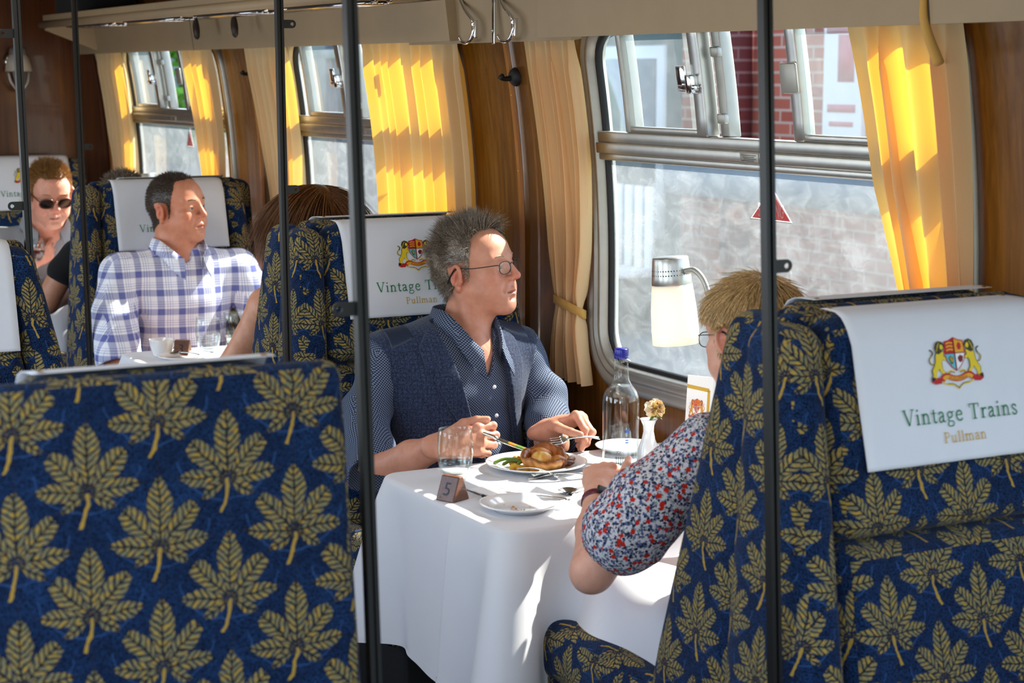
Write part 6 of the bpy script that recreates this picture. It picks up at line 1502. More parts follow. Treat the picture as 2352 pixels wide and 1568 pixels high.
def spectacles(head, parent, hw=0.0235, hh=0.0155, rim=0.0011, mat=None, lens=None, rim_sq=2.6, y0=0.103, dx=0.033, temple=0.0011, tcol=None, z0=-0.003):
    o = thing('spectacles', head.w((0, y0, 0)), '', 'glasses') if parent is None else None
    root = bpy.data.objects.new('spectacles', None); COL.objects.link(root); root.parent = parent; base = ORIG[parent.name]; loc = head.w((0, y0, 0)); root.location = loc-base; ORIG[root.name] = np.array(loc); root.empty_display_size = 0.02
    for x in (-1, 1):
        t = np.linspace(0, 2*math.pi, 40, endpoint=False); c, s_ = np.cos(t), np.sin(t); px = dx+hw*np.sign(c)*np.abs(c)**(2/rim_sq); pz = z0+hh*np.sign(s_)*np.abs(s_)**(2/rim_sq)
        L = np.stack([x*px, y0-0.35*(np.abs(px)-0.01)**1*0.35, pz], 1); Lw = head.w(L)
        G().tube(np.vstack([Lw, Lw[:1]]), rim*head.k, 6, cap=False).obj('rim', mat, root)
        g = G(); ctr = head.w(L.mean(0)+np.array([0, 0.001, 0])); g.add(np.vstack([Lw, [ctr]]), [(i, (i+1) % 40, 40) for i in range(40)]); g.obj('lens', lens, root)
        e = np.array([x*(dx+hw), y0-0.35*(dx+hw-0.01)*0.35, z0+hh*0.55]); tm = [e, e+np.array([x*0.005, -0.008, 0.001]), np.array([x*0.074, 0.03, 0.006]), np.array([x*0.0835, -0.004, 0.010]), np.array([x*0.085, -0.018, 0.006]), np.array([x*0.082, -0.036, -0.014]), np.array([x*0.079, -0.044, -0.024])]
        G().tube(head.w(smooth_pts(tm, 5)), np.r_[np.full(16, temple), np.full(15, temple*2.0)]*head.k, 6).obj('temple', tcol or mat, root)
    G().tube(head.w(smooth_pts([(-dx+hw, y0-0.002, z0+0.005), (-0.004, y0+0.001, z0+0.009), (0.004, y0+0.001, z0+0.009), (dx-hw, y0-0.002, z0+0.005)], 5)), rim*head.k, 6).obj('bridge', mat, root)
    return root

# ---- the grey haired man in the tweed waistcoat
p1 = thing('person', (2.13, 4.28, 0.47), 'grey haired man in glasses and blue tweed waistcoat holding knife and fork', 'person')
H1 = Head((2.195, 4.29, 1.172), -57.0, 8.0, 2.0, 1.04); H1.brow = hair_mat('grey_brow_hair', (150, 120, 96), (190, 164, 140))
SH1 = [(1.935, 4.315, 0.945), (2.325, 4.305, 0.935)]
F = Field((1.73, 3.78, 0.70), (2.52, 4.46, 1.33), 0.0024)
for q, k in torso((2.12, 4.290), SH1, -0.012, 1.12): F.add(q, k)
H1.build(F, nose=1.02, wrinkles=False)
nb = H1.w((0, -0.030, -0.075)); F.add(cone((2.150, 4.300, 0.955), nb, 0.066, 0.059), 0.03)
F.add(cone((2.146, 4.245, 0.975), H1.w((0.0, 0.006, -0.085)), 0.026, 0.024), 0.045); F.add(ell((2.148, 4.240, 0.945), (0.055, 0.048, 0.060)), 0.04)
for s_ in (-1, 1): F.add(cone((2.147+s_*0.012, 4.215, 0.965), H1.w((s_*0.055, -0.02, -0.05)), 0.011, 0.014), 0.025)
AR1 = [SH1[0], (1.868, 4.265, 0.825), (1.822, 4.110, 0.695), (1.860, 3.990, 0.752), (1.893, 3.890, 0.797)]
for q in chain(AR1, [0.052, 0.048, 0.043, 0.040, 0.029]): F.add(q, 0.02)
AL1 = [SH1[1], (2.368, 4.250, 0.820), (2.325, 4.115, 0.720), (2.272, 4.030, 0.752), (2.228, 3.962, 0.790)]
for q in chain(AL1, [0.052, 0.048, 0.042, 0.038, 0.029]): F.add(q, 0.02)
t_r = hand(F, (1.897, 3.884, 0.800), (0.93, -0.30, 0.10), (-0.28, -0.86, 0.42), -1, [(24, 62, 30), (34, 78, 40), (40, 82, 44), (44, 84, 44)], (0.10, 0.02, -0.05, -0.12), thumb_dir=[(0.80, 0.50, -0.10), (0.98, 0.10, 0.05), (0.98, -0.10, 0.12)], k=1.0)
t_l = hand(F, (2.226, 3.957, 0.796), (0.62, -0.66, 0.36), (0.35, 0.05, 0.93), 1, [(72, 34, 18), (70, 56, 30), (70, 68, 36), (70, 74, 36)], (0.14, 0.03, -0.06, -0.14), thumb_dir=[(0.60, 0.62, -0.42), (0.80, 0.10, -0.60), (0.85, -0.10, -0.52)], k=1.03)
skin_mesh(F, H1, p1, lin(206, 148, 122), 1.15)
nails(t_r, p1, M['nail']); nails(t_l, p1, M['nail'])
H1.eyes(p1)
spectacles(H1, p1, mat=M['black'], lens=M['lens'])
def scalp1(p, rg):
    x, y, z = np.abs(p[:, 0]), p[:, 1], p[:, 2]
    top = (z > 0.070) & (y < 0.052-0.75*np.maximum(0, x-0.022)); side = (z <= 0.072) & (y < 0.030-0.20*np.maximum(0, 0.060-z)) & (z > -0.030-0.7*np.maximum(0, -y-0.02)) & ~((x > 0.0725) & (z < 0.023) & (np.abs(y+0.014) < 0.028)) & ~((np.abs(y+0.010) < 0.020) & (z < 0.022) & (x > 0.055))
    return top | side
pts, nn = scalp_points(9500, 1, scalp1, H1); z = pts[:, 2]; tf = np.clip((z-0.03)/0.07, 0, 1)[:, None]; fr = np.clip((pts[:, 1]-0.005)/0.05, 0, 1)[:, None]
rg = np.random.default_rng(4)
dr = nn*(0.18+0.42*tf)+np.array([0, -0.50, -0.18])*(1-tf)+np.array([0, -0.35, 0.38])*tf*(1-fr)+np.array([0.15, 0.42, 0.30])*tf*fr+rg.normal(size=nn.shape)*0.16+0.42*np.stack([np.sin(pts@np.array([90, 60, 70.])+1), np.sin(pts@np.array([60, -95, 50.])+2), np.sin(pts@np.array([-70, 50, 95.])+4)], 1)
Lh = 0.023+0.025*tf[:, 0]+0.010*(tf*fr)[:, 0]
v, f, c = strands(H1.w(pts*0.99), dr@H1.M.T, Lh, 0.00075, 6, 0.25, 0.9, 2, (0.45, 1.45))
hl = H1.loc(v); gk = np.clip((0.07-hl[:, 2])/0.10, 0, 1)[:, None]*np.clip((hl[:, 1]+0.05)/0.06, 0, 1)[:, None]; c = c*(1+gk*0.9*np.array([1, 1.03, 1.06]))
shell_hair(H1, scalp1, 0.003, p1, M['hair_grey'], extra=[(v, f, c)], shade=0.8)
# shirt with sleeves to the elbow
F = Field((1.72, 4.00, 0.50), (2.52, 4.47, 1.06), 0.0042)
for q, k in torso((2.12, 4.290), SH1, 0.004, 1.14): F.add(q, k)
for ar in (AR1, AL1):
    o_ = -1 if ar is AR1 else 1; m = np.array(ar[1])+np.array([o_*0.008, 0, 0]); e = np.array(ar[2])+(np.array(ar[1])-np.array(ar[2]))*0.06+np.array([o_*0.008, 0.008, -0.01]); F.add(cone(ar[0], m, 0.060, 0.058), 0.03); F.add(cone(m, e, 0.058, 0.066), 0.02)
    dirn = np.array(ar[2])-np.array(ar[1]); dirn /= np.linalg.norm(dirn); F.cut(cone(np.array(ar[2])+dirn*0.05, np.array(ar[2])+dirn*0.12, 0.085, 0.085), 0.002)
F.warp(wrinkle(0.0060, 40, 3)); SV = [(2.060, 1.08), (2.235, 1.08), (2.212, 0.995), (2.176, 0.908), (2.166, 0.898), (2.126, 0.950), (2.086, 1.010)]; F.keep(lambda P: -np.maximum(poly_sd(xz(P), SV), P[..., 1]-4.28)); F.cut(cone((2.150, 4.30, 0.96), (2.165, 4.29, 1.10), 0.064, 0.062), 0.004)
garment(F, 'shirt', M['dots'], p1)
collar(p1, (2.152, 4.288), 0.072, 1.028, 0.120, M['dots'], 0.044, 24, -76, 0.022, fwd=0.055)
for q in range(3):
    zz = 0.878-q*0.075; G().lathe([(0, 0.0028), (0.0045, 0.0022), (0.0055, 0)], (2.172+q*0.004, 4.147-q*0.004, zz), 14, M=Matrix.Rotation(R_(90), 4, 'X')).obj('shirt_button', M['china'], p1)
# waistcoat
def vest_field(e):
    F = Field((1.84, 4.08, 0.50), (2.45, 4.48, 1.08), 0.0036)
    for q, k in torso((2.12, 4.290), SH1, e, 1.17): F.add(q, k)
    return F
VOPEN = [(2.040, 1.12), (2.245, 1.12), (2.222, 0.98), (2.236, 0.87), (2.262, 0.72), (2.268, 0.70), (2.16, 0.66), (2.118, 0.76), (2.082, 0.88), (2.062, 0.98)]
VOPEN = [(2.040, 1.12), (2.245, 1.12), (2.218, 0.98), (2.230, 0.87), (2.252, 0.76), (2.272, 0.52), (2.225, 0.52), (2.170, 0.62), (2.112, 0.78), (2.085, 0.88), (2.058, 0.98)]
F = vest_field(0.0155); F.warp(wrinkle(0.0022, 26, 8))
for sh, o_ in ((SH1[0], -1), (SH1[1], 1)): F.cut(cone(np.array(sh)+np.array([o_*0.052, -0.01, -0.02]), np.array(sh)+np.array([o_*0.22, -0.06, -0.08]), 0.078, 0.12), 0.004)
for sh, o_ in ((SH1[0], -1), (SH1[1], 1)): F.cut(cone(np.array(sh)+np.array([o_*0.060, 0.0, -0.10]), np.array(sh)+np.array([o_*0.13, -0.06, -0.28]), 0.050, 0.085), 0.004)
def vopen(P): return np.maximum(poly_sd(xz(P), VOPEN), P[..., 1]-4.28)
F.keep(lambda P: -vopen(P)); F.cut(cone((2.150, 4.31, 0.96), (2.165, 4.29, 1.12), 0.074, 0.074), 0.004)
garment(F, 'waistcoat', M['tweed'], p1)
F = vest_field(0.0225); LAP = [(2.052, 1.005), (2.086, 0.88), (2.114, 0.78), (2.168, 0.63), (2.150, 0.65), (2.085, 0.77), (2.030, 0.865), (2.012, 0.905), (2.022, 0.925), (1.996, 0.935), (1.992, 0.985), (2.020, 1.02)]
F.keep(lambda P: np.maximum(poly_sd(xz(P), LAP), P[..., 1]-4.25)); garment(F, 'lapel', M['tweed'], p1)
F = vest_field(0.0225); LAP = [(2.226, 1.005), (2.222, 0.96), (2.233, 0.87), (2.254, 0.76), (2.270, 0.64), (2.282, 0.70), (2.278, 0.85), (2.285, 0.93), (2.275, 0.99), (2.25, 1.02)]
F.keep(lambda P: np.maximum(poly_sd(xz(P), LAP), P[..., 1]-4.25)); garment(F, 'lapel', M['tweed'], p1)
F = vest_field(0.0195); PK = [(2.262, 0.762), (2.322, 0.788), (2.326, 0.776), (2.264, 0.748)]
F.keep(lambda P: np.maximum(poly_sd(xz(P), PK), P[..., 1]-4.25)); garment(F, 'pocket_welt', M['tweed'], p1)
for pts in ([(1.925, 4.30), (1.985, 4.30)], [(2.24, 4.30), (2.325, 4.30)]):
    F = vest_field(0.0195); xa, xb = pts[0][0], pts[1][0]
    F.keep(lambda P: np.maximum(np.maximum(xa-P[..., 0], P[..., 0]-xb), np.maximum(np.abs(P[..., 1]-4.275)-0.030, 0.93-P[..., 2]))); garment(F, 'shoulder_yoke', M['navy'], p1)
# bracelet
Mb = frame((2.272, 4.030, 0.752), (2.228, 3.962, 0.790)); g = G()
for q in range(3):
    a = np.linspace(0, 2*math.pi, 60); k = 0.052+q*0.006; g.tube(np.stack([k+0.0025*np.sin(a*9+q*2), 0.0355*np.cos(a), 0.0345*np.sin(a)], 1)@Mb[1].T+Mb[0], 0.0030, 6, cap=False)
g.obj('bracelet', fabric('grey_woven_cord', (150, 156, 164)), p1)
legs(p1, 2.13, 4.26, -1, M['denim'])
PIN = (t_l[0][0]+t_l[4][0])/2; PIN = PIN+np.array([0, -0.008, 0.010]); fd = np.array([-0.95, 0.06, 0.06]); fork(PIN-fd*0.048, PIN+fd*0.088, 'silver fork held in the left hand of the waistcoat man', up=(-0.25, -0.65, 0.72), curve=0.010, group=None)
knife((1.944, 3.905, 0.843), (2.070, 3.745, 0.790), 'silver knife held in the right hand of the waistcoat man', up=(0.3, -0.85, 0.4), mess=True, group=None)

# ---- the blonde woman in the floral dress, seen from behind
p2 = thing('person', (2.11, 2.83, 0.47), 'short haired blonde woman in red and blue floral dress seen from behind', 'person')
H2 = Head((2.118, 2.945, 1.168), 97.0, -9.0, 2.0, 0.98); H2.brow = M['hair_blonde']
SH2 = [(1.965, 2.865, 0.965), (2.285, 2.865, 0.965)]
F = Field((1.68, 2.62, 0.66), (2.50, 3.40, 1.31), 0.0026)
for q, k in torso((2.12, 2.86), SH2, -0.016, 0.86, sh_r=0.055): F.add(q, k)
H2.build(F, nose=0.96); nb = H2.w((0, -0.035, -0.07)); F.add(cone((2.12, 2.865, 0.975), nb, 0.058, 0.052), 0.03)
A2 = [SH2[0], (1.865, 2.915, 0.860), (1.782, 2.990, 0.722), (1.845, 3.085, 0.775), (1.902, 3.172, 0.826)]
for q in chain(A2, [0.050, 0.046, 0.041, 0.038, 0.026]): F.add(q, 0.018)
F.add(ell((1.772, 2.985, 0.712), (0.030, 0.030, 0.028)), 0.02)
B2 = [SH2[1], (2.345, 2.93, 0.84), (2.350, 3.05, 0.745), (2.22, 3.13, 0.79), (2.12, 3.185, 0.815)]
for q in chain(B2, [0.050, 0.046, 0.041, 0.036, 0.026]): F.add(q, 0.018)
t2 = hand(F, (1.905, 3.176, 0.830), (0.46, 0.72, 0.34), (-0.42, -0.35, 0.84), 1, [(40, 50, 25), (46, 55, 30), (50, 60, 30), (54, 60, 30)], k=0.90, thumb_dir=[(0.6, 0.7, 0.15), (0.9, 0.3, 0.1), (0.95, 0.1, 0)])
t3 = hand(F, (2.12, 3.185, 0.818), (-0.80, 0.52, 0.10), (0.2, 0.0, 0.95), -1, [(40, 50, 25), (46, 55, 30), (50, 60, 30), (54, 60, 30)], k=0.88)
skin_mesh(F, H2, p2, lin(222, 170, 146), 1.0); nails(t2, p2, M['nail'], 0.9); H2.eyes(p2)
spectacles(H2, p2, mat=M['black'], lens=M['lens'])
def scalp2(p, rg):
    x, y, z = np.abs(p[:, 0]), p[:, 1], p[:, 2]
    return ((z > 0.055) & (y < 0.072)) | ((z <= 0.06) & (y < 0.028) & (z > -0.03-0.8*np.maximum(0, -y-0.015)) & ~((x > 0.0735) & (z < 0.018) & (np.abs(y+0.014) < 0.028)) & ~((np.abs(y+0.010) < 0.018) & (z < -0.004) & (x > 0.05)))
pts, nn = scalp_points(8000, 5, scalp2, H2); rg = np.random.default_rng(9)
cr = np.array([0.012, -0.045, 0.112]); away = pts-cr; away -= nn*(away*nn).sum(1, keepdims=True); away /= np.maximum(np.linalg.norm(away, axis=1, keepdims=True), 1e-4)
tp = np.clip((pts[:, 2]-0.06)/0.05, 0, 1)[:, None]
dr = away*0.9+nn*(0.12+0.30*tp)+rg.normal(size=nn.shape)*0.10
Lh = 0.052*np.clip((pts[:, 2]+0.025)/0.11, 0.28, 1)
v, f, c = strands(H2.w(pts*1.02), dr@H2.M.T, Lh, 0.0013, 6, 0.62, 0.30, 6, (0.55, 1.25))
shell_hair(H2, scalp2, 0.006, p2, M['hair_blonde'], extra=[(v, f, c)], shade=0.8)
F = Field((1.68, 2.66, 0.50), (2.50, 3.08, 1.06), 0.0042)
for q, k in torso((2.12, 2.86), SH2, 0.006, 0.90, sh_r=0.055): F.add(q, k)
cu = np.array([1.800, 2.968, 0.768])
for ar, o_ in ((A2, -1), (B2, 1)):
    m = np.array(ar[1]); e = np.array(ar[2])+(np.array(ar[1])-np.array(ar[2]))*0.42; F.add(cone(ar[0], m, 0.062, 0.078), 0.035); F.add(cone(m, e+(m-e)*0.25, 0.078, 0.084), 0.02); F.add(cone(e+(m-e)*0.25, e, 0.082, 0.058), 0.012)
    d = np.array(ar[2])-m; d /= np.linalg.norm(d); F.cut(cone(e+d*0.012, e+d*0.09, 0.040, 0.05), 0.004)
F.warp(wrinkle(0.0048, 44, 12, 6)); F.cut(cone((2.12, 2.87, 0.98), (2.12, 2.88, 1.12), 0.062, 0.068), 0.004)
garment(F, 'floral_dress', M['floral'], p2)
e = np.array(A2[2])+(np.array(A2[1])-np.array(A2[2]))*0.40; Mb = frame(e, A2[2]); a = np.linspace(0, 2*math.pi, 90); rr = 0.0535+0.0030*np.sin(a*17)
G().tube(np.stack([0.004*np.sin(a*11), rr*np.cos(a), rr*np.sin(a)], 1)@Mb[1].T+Mb[0], 0.008, 8, cap=False).obj('gathered_cuff', M['floral'], p2)
F = Field((1.88, 2.74, 0.44), (2.36, 3.36, 0.70), 0.006)
for s_ in (-1, 1): F.add(cone((2.11+s_*0.08, 2.85, 0.565), (2.11+s_*0.09, 3.27, 0.545), 0.083, 0.068), 0.05)
F.add(ell((2.11, 2.84, 0.57), (0.16, 0.10, 0.10)), 0.04); F.warp(wrinkle(0.003, 40, 2)); garment(F, 'dress_skirt', M['floral'], p2)
for s_ in (-1, 1): G().tube(smooth_pts([(2.11+s_*0.09, 3.27, 0.53), (2.11+s_*0.09, 3.30, 0.34), (2.11+s_*0.09, 3.28, 0.09)], 5), np.linspace(0.055, 0.036, 11), 14, lin(214, 164, 140)).obj('shin', M['skin'], p2)
for s_ in (-1, 1): v, f = rbox((0.08, 0.23, 0.075), 0.03, 3); G().add(v+np.array([2.11+s_*0.09, 3.33, 0.038]), f).obj('shoe', M['black'], p2)
Mb = frame(A2[3], A2[4]); L = np.linalg.norm(np.array(A2[4])-np.array(A2[3])); a = np.linspace(0, 2*math.pi, 40)
V_ = []
for x in (0.076, 0.078, 0.092, 0.094):
    k = 0.0315 if x in (0.076, 0.094) else 0.0335; V_.append(np.stack([np.full(40, x), k*np.cos(a), k*np.sin(a)*0.94], 1))
wb = G().add(np.concatenate(V_)@Mb[1].T+Mb[0], grid_faces(4, 40)).obj('wristband', plain('maroon_rubber', (92, 14, 44), 0.4), p2)
v, f = rbox((0.020, 0.030, 0.008), 0.003, 2); v = v+np.array([0.085, 0.0, 0.034]); v = v@np.array(Matrix.Rotation(R_(25), 3, 'X')).T; G().add(v@Mb[1].T+Mb[0], f).obj('tracker_screen', M['dark'], wb)
# napkin on her lap
U_, W_ = np.meshgrid(np.linspace(0, 1, 60), np.linspace(0, 1, 50), indexing='ij'); X_ = 1.835+0.51*U_+0.02*np.sin(W_*7)*np.clip((0.2-U_)/0.2, 0, 1); Y_ = 2.80+0.43*W_
Zn = 0.672-0.17*np.clip((0.20-U_)/0.20, 0, 1)**2.2+0.008*np.sin(U_*14+W_*5)+0.006*np.sin(W_*11-U_*4)-0.020*((U_-0.55)*2)**2*(W_ > -1)-0.03*np.clip((W_-0.85)/0.15, 0, 1); Zn = np.maximum(Zn, 0.49)
A_ = np.stack([X_, Y_, Zn], -1).reshape(-1, 3); o = thing('lap_napkin', (2.0, 3.0, 0.64), 'white linen napkin spread over the blonde woman\'s lap', 'napkin')
G().add(A_, grid_faces(60, 50)).add(A_-np.array([0, 0, 0.002]), grid_faces(60, 50, True)).obj('cloth', M['white_cloth'], o)

# ---- the man in the checked shirt
p3 = thing('person', (2.07, 6.42, 0.47), 'short haired man in blue and white checked shirt looking out of the window', 'person')
H3 = Head((2.071, 6.42, 1.203), -57.0, 3.0, 3.0, 1.04); H3.brow = M['hair_dark']
SH3 = [(1.850, 6.42, 0.975), (2.290, 6.42, 0.970)]
F = Field((1.68, 5.94, 0.60), (2.46, 6.60, 1.36), 0.0036)
for q, k in torso((2.07, 6.43), SH3, -0.012, 1.08): F.add(q, k)
H3.build(F); F.add(cone((2.065, 6.43, 0.97), H3.w((0, -0.030, -0.075)), 0.078, 0.068), 0.03); F.add(cone((2.062, 6.385, 0.985), H3.w((0, 0.004, -0.085)), 0.034, 0.030), 0.045)
A3 = [SH3[0], (1.812, 6.36, 0.83), (1.790, 6.25, 0.672), (1.88, 6.16, 0.650), (1.97, 6.12, 0.655)]; B3 = [SH3[1], (2.345, 6.36, 0.83), (2.35, 6.26, 0.68), (2.27, 6.16, 0.655), (2.18, 6.12, 0.655)]
for ar in (A3, B3):
    for q in chain(ar, [0.055, 0.050, 0.046, 0.042, 0.030]): F.add(q, 0.02)
hand(F, A3[4], (0.85, -0.4, 0.1), (0, -0.3, 0.95), -1, [(30, 40, 20)]*4); hand(F, B3[4], (-0.85, -0.4, 0.1), (0, -0.3, 0.95), 1, [(30, 40, 20)]*4)
skin_mesh(F, H3, p3, lin(204, 140, 110), 0.9); H3.eyes(p3)
def scalp3(p, rg):
    x, y, z = np.abs(p[:, 0]), p[:, 1], p[:, 2]
    return ((z > 0.085) & (y < 0.055-0.9*np.maximum(0, x-0.020))) | ((z <= 0.09) & (y < 0.040-0.25*np.maximum(0, 0.07-z)-0.25*np.maximum(0, z-0.06)) & (z > -0.040-0.6*np.maximum(0, -y-0.02)) & ~((x > 0.0725) & (z < 0.023) & (np.abs(y+0.014) < 0.028)) & ~((np.abs(y+0.010) < 0.020) & (z < 0.018) & (x > 0.055)))
pts, nn = scalp_points(4500, 8, scalp3, H3); dr = nn*0.7+np.array([0, -0.3, -0.2])+np.random.default_rng(2).normal(size=nn.shape)*0.15
v, f, c = strands(H3.w(pts*1.0), dr@H3.M.T, 0.009+0.006*np.clip((pts[:, 2]-0.05)/0.06, 0, 1), 0.0010, 3, 0.1, 0.2, 3); hl = H3.loc(v); c = c*(1+0.8*np.clip((0.055-hl[:, 2])/0.08, 0, 1)*np.clip((hl[:, 1]+0.04)/0.05, 0, 1)*0.6)[:, None]
shell_hair(H3, scalp3, 0.002, p3, M['hair_dark'], extra=[(v, f, c)], shade=0.8)
F = Field((1.66, 6.10, 0.50), (2.48, 6.62, 1.07), 0.0050)
for q, k in torso((2.07, 6.43), SH3, 0.008, 1.08): F.add(q, k)
for ar, o_ in ((A3, -1), (B3, 1)):
    m = np.array(ar[1])+np.array([o_*0.008, 0, 0]); e = np.array(ar[2])+np.array([o_*0.004, 0.004, 0.025]); F.add(cone(ar[0], m, 0.070, 0.078), 0.03); F.add(cone(m, e, 0.078, 0.084), 0.02)
    d = np.array(ar[2])-np.array(ar[1]); d /= np.linalg.norm(d); F.cut(cone(np.array(ar[2])+d*0.07, np.array(ar[2])+d*0.2, 0.095, 0.12), 0.002)
F.warp(wrinkle(0.0048, 30, 5)); F.cut(ell((2.062, 6.30, 1.085), (0.046, 0.085, 0.085)), 0.006); F.cut(cone((2.065, 6.43, 0.97), (2.07, 6.42, 1.12), 0.070, 0.070), 0.004)
garment(F, 'checked_shirt', M['plaid'], p3)
collar(p3, (2.066, 6.412), 0.084, 1.048, 0.080, M['plaid'], 0.046, 24, -80, 0.024, fwd=0.035)
legs(p3, 2.07, 6.40, -1, M['denim'])

# ---- the brown haired woman seen from behind
p4 = thing('person', (2.06, 5.02, 0.47), 'long brown haired woman with bare arm seen from behind over the seat', 'person')
H4 = Head((2.036, 5.03, 1.246), 92.0, -4.0, 0.0, 0.92); H4.brow = M['hair_brown']
SH4 = [(1.900, 5.06, 0.985), (2.225, 5.06, 0.985)]
F = Field((1.68, 4.84, 0.60), (2.42, 5.56, 1.38), 0.0042)
for q, k in torso((2.06, 5.06), SH4, -0.014, 0.86, sh_r=0.055): F.add(q, k)
H4.build(F, nose=0.96); F.add(cone((2.06, 5.06, 0.98), H4.w((0, -0.035, -0.07)), 0.056, 0.050), 0.03)
A4 = [(1.905, 5.09, 1.000), (1.870, 5.13, 0.900), (1.805, 5.20, 0.775), (1.90, 5.31, 0.800), (1.98, 5.38, 0.800)]; B4 = [SH4[1], (2.28, 5.14, 0.86), (2.30, 5.24, 0.75), (2.22, 5.34, 0.79), (2.16, 5.40, 0.80)]
for ar in (A4, B4):
    for q in chain(ar, [0.058, 0.050, 0.044, 0.038, 0.027]): F.add(q, 0.02)
hand(F, A4[4], (0.6, 0.7, 0.0), (0, 0, 1), 1, [(30, 40, 20)]*4, k=0.88); hand(F, B4[4], (-0.6, 0.7, 0.0), (0, 0, 1), -1, [(30, 40, 20)]*4, k=0.88)
skin_mesh(F, H4, p4, lin(206, 152, 122), 1.0); H4.eyes(p4)
def scalp4(p, rg):
    x, y, z = np.abs(p[:, 0]), p[:, 1], p[:, 2]; return ((z > 0.06) & (y < 0.075)) | ((z <= 0.065) & (y < 0.045) & (z > -0.05))
pts, nn = scalp_points(6000, 15, scalp4, H4); rg = np.random.default_rng(21); pa = np.where(pts[:, :1] > 0.01, 1, -1)*np.array([[1.0, 0, 0]])
dn = np.array([0, -0.12, -1.0])-nn*(nn@np.array([0, -0.12, -1.0]))[:, None]; dr = dn+pa*np.clip((pts[:, 2:]-0.07)/0.05, 0, 1)*1.2+nn*0.20+rg.normal(size=nn.shape)*0.05
v, f, c = strands(H4.w(pts*1.03), dr@H4.M.T, 0.17+0.05*np.clip(pts[:, 2]/0.1, 0, 1), 0.0016, 9, 1.6, 0.05, 7, (0.55, 1.35))
hl = H4.loc(v); rad = np.hypot(hl[:, 0]/0.088, (hl[:, 1]+0.016)/0.108); low = hl[:, 2] < 0.03; sc = np.where(low & (rad < 1), 1/np.maximum(rad, 0.2), 1); hl[:, 0] *= sc; hl[:, 1] = (hl[:, 1]+0.016)*sc-0.016; v = H4.w(hl)
shell_hair(H4, scalp4, 0.008, p4, M['hair_brown'], extra=[(v, f, c)], shade=0.7)
F = Field((1.86, 4.88, 0.50), (2.28, 5.26, 1.06), 0.006)
for q, k in torso((2.06, 5.06), SH4, 0.004, 0.86, sh_r=0.055): F.add(q, k)
F.keep(lambda P: np.abs(P[..., 0]-2.06)-0.165); F.cut(cone((2.06, 5.06, 0.99), (2.06, 5.06, 1.12), 0.09, 0.10), 0.004); garment(F, 'sleeveless_top', fabric('cream_top', (214, 204, 190)), p4)
legs(p4, 2.06, 5.03, 1, M['denim'])

# ---- the fair haired man in sunglasses
p5 = thing('person', (2.02, 8.30, 0.47), 'fair haired man in sunglasses and grey polo shirt with a glass of wine', 'person')
H5 = Head((1.984, 7.92, 1.172), -92.0, -18.0, 1.0, 1.12); H5.brow = M['hair_fair']
SH5 = [(1.800, 8.10, 0.950), (2.190, 8.10, 0.950)]
F = Field((1.66, 7.66, 0.60), (2.36, 8.40, 1.36), 0.0046)
for q, k in [(ell((2.0, 8.32, 0.60), (0.17, 0.13, 0.12)), 0), (ell((2.0, 8.24, 0.74), (0.165, 0.125, 0.15)), 0.05), (ell((2.0, 8.14, 0.88), (0.17, 0.12, 0.13)), 0.05), (cone(SH5[0], SH5[1], 0.062, 0.062), 0.05)]: F.add(q, k)
H5.build(F); F.add(cone((1.995, 8.08, 0.985), H5.w((0, -0.035, -0.06)), 0.072, 0.064), 0.03)
A5 = [SH5[0], (1.78, 7.98, 0.84), (1.80, 7.86, 0.79), (1.87, 7.93, 0.84), (1.925, 7.975, 0.885)]; A5 = [SH5[0], (1.745, 8.00, 0.87), (1.75, 7.90, 0.785), (1.84, 7.92, 0.83), (1.915, 7.955, 0.878)]
B5 = [SH5[1], (2.24, 8.02, 0.84), (2.25, 7.90, 0.79), (2.16, 7.90, 0.785), (2.08, 7.90, 0.785)]
for ar in (A5, B5):
    for q in chain(ar, [0.055, 0.048, 0.044, 0.040, 0.030]): F.add(q, 0.02)
hand(F, (1.915, 7.945, 0.882), (0.60, 0.25, 0.25), (0.25, -0.9, -0.1), -1, [(30, 50, 30), (36, 55, 30), (40, 55, 30), (44, 55, 30)], thumb_dir=[(0.8, 0.5, -0.6), (0.95, 0.1, -0.5), (0.95, 0.0, -0.4)]); hand(F, B5[4], (-0.9, -0.2, 0.0), (0, 0, 1), 1, [(25, 40, 20)]*4)
skin_mesh(F, H5, p5, lin(226, 168, 146), 1.2); H5.eyes(p5)
t_ = T('sunglass_lens'); M['sunlens'] = t_.done(t_.prin((0.01, 0.01, 0.012), 0.06, spec=0.8)); M['tort'] = plain('tortoiseshell', (96, 52, 22), 0.25)
spectacles(H5, p5, 0.026, 0.019, 0.0026, M['tort'], M['sunlens'], 2.4, 0.105, 0.034, 0.0026)
def scalp5(p, rg):
    x, y, z = np.abs(p[:, 0]), p[:, 1], p[:, 2]; return ((z > 0.080) & (y < 0.072)) | ((z <= 0.085) & (y < 0.045-0.3*np.maximum(0, 0.07-z)) & (z > -0.035-0.6*np.maximum(0, -y-0.02)) & ~((x > 0.0725) & (z < 0.023) & (np.abs(y+0.014) < 0.028)) & ~((np.abs(y+0.010) < 0.020) & (z < 0.018) & (x > 0.055)))
pts, nn = scalp_points(4000, 18, scalp5, H5); dr = nn*0.8+np.array([0, 0.25, 0.1])+np.random.default_rng(12).normal(size=nn.shape)*0.25
v, f, c = strands(H5.w(pts), dr@H5.M.T, 0.012+0.018*np.clip((pts[:, 2]-0.04)/0.06, 0, 1), 0.0013, 4, 0.1, 0.4, 13); shell_hair(H5, scalp5, 0.003, p5, M['hair_fair'], extra=[(v, f, c)], shade=0.75)
F = Field((1.66, 7.90, 0.50), (2.36, 8.46, 1.06), 0.006)
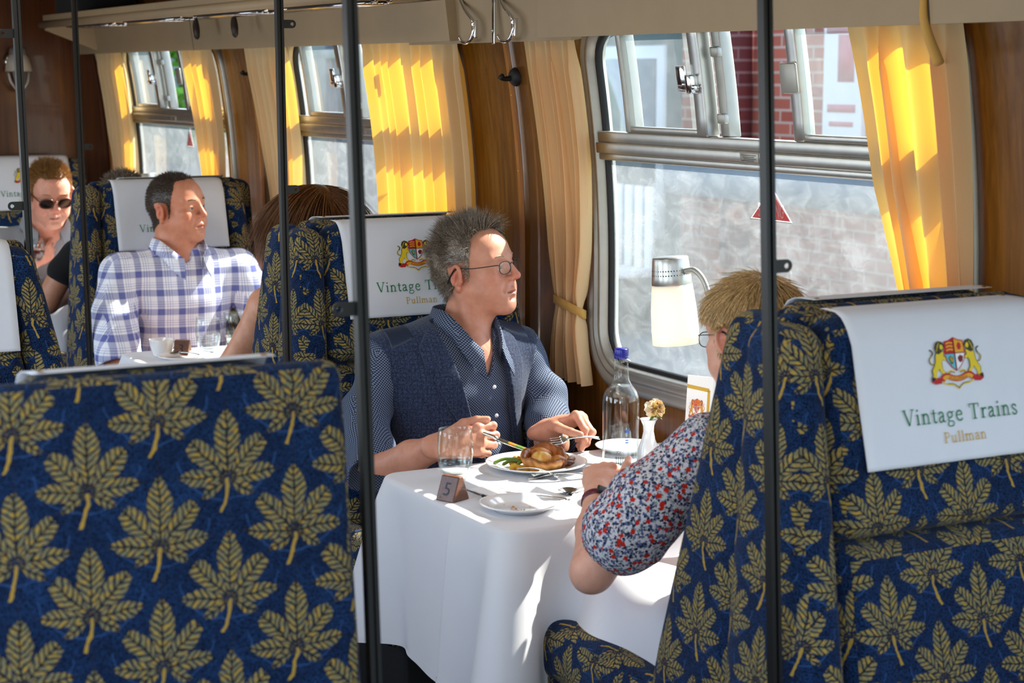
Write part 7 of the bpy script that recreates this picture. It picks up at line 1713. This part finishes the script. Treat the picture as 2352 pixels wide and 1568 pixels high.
for q, k in [(ell((2.0, 8.32, 0.60), (0.18, 0.14, 0.13)), 0), (ell((2.0, 8.24, 0.74), (0.175, 0.135, 0.16)), 0.05), (ell((2.0, 8.14, 0.88), (0.18, 0.13, 0.14)), 0.05), (cone(SH5[0], SH5[1], 0.070, 0.070), 0.05)]: F.add(q, k)
for ar in (A5, B5): F.add(cone(ar[0], ar[1], 0.068, 0.066), 0.02)
F.warp(wrinkle(0.004, 30, 15)); F.cut(ell((1.99, 7.99, 1.02), (0.052, 0.09, 0.09)), 0.006); F.cut(cone((1.995, 8.10, 0.98), (1.99, 8.0, 1.12), 0.078, 0.078), 0.004); garment(F, 'polo_shirt', M['grey_shirt'], p5)
collar(p5, (1.992, 8.055), 0.090, 1.015, 0.07, M['grey_shirt'], 0.042, 28, -95, 0.022, fwd=0.035)
legs(p5, 2.0, 8.34, -1, M['denim'])

# ---- the passenger hidden behind the checked shirt man's seat
p6 = thing('person', (2.09, 7.16, 0.47), 'passenger in black sleeves with bent arm, mostly hidden behind the seat', 'person')
H6 = Head((2.085, 7.17, 1.176), 92.0, -4.0, 0.0, 1.0); H6.brow = M['hair_grey']; SH6 = [(1.905, 7.19, 0.965), (2.255, 7.19, 0.965)]
F = Field((1.66, 6.96, 0.60), (2.42, 7.68, 1.32), 0.005)
for q, k in torso((2.08, 7.19), SH6, -0.014, 0.95): F.add(q, k)
H6.build(F); F.add(cone((2.08, 7.19, 0.97), H6.w((0, -0.035, -0.07)), 0.060, 0.055), 0.03)
A6 = [SH6[0], (1.850, 7.215, 0.905), (1.785, 7.235, 0.785), (1.90, 7.36, 0.80), (1.99, 7.45, 0.80)]; B6 = [SH6[1], (2.30, 7.25, 0.85), (2.32, 7.34, 0.77), (2.23, 7.45, 0.80), (2.17, 7.51, 0.80)]
for ar in (A6, B6):
    for q in chain(ar, [0.056, 0.050, 0.046, 0.040, 0.028]): F.add(q, 0.02)
hand(F, A6[4], (0.6, 0.7, 0.0), (0, 0, 1), 1, [(30, 40, 20)]*4, k=0.9); hand(F, B6[4], (-0.6, 0.7, 0.0), (0, 0, 1), -1, [(30, 40, 20)]*4, k=0.9)
skin_mesh(F, H6, p6, lin(190, 138, 110), 1.0); H6.eyes(p6)
pts, nn = scalp_points(2500, 28, scalp2, H6); v, f, c = strands(H6.w(pts), (nn*0.7+np.random.default_rng(31).normal(size=nn.shape)*0.3+np.array([0, -0.3, 0]))@H6.M.T, 0.03, 0.0013, 4, 0.4, 0.4, 33); shell_hair(H6, scalp2, 0.005, p6, M['hair_grey'], extra=[(v, f, c)], shade=0.8)
F = Field((1.74, 7.00, 0.50), (2.42, 7.40, 1.05), 0.006)
for q, k in torso((2.08, 7.19), SH6, 0.004, 0.95): F.add(q, k)
for ar in (A6, B6): F.add(cone(ar[0], ar[1], 0.066, 0.064), 0.02)
F.cut(cone((2.08, 7.19, 0.98), (2.08, 7.20, 1.12), 0.066, 0.07), 0.004); garment(F, 'black_top', M['black_cloth'], p6)
legs(p6, 2.08, 7.17, 1, M['denim'])
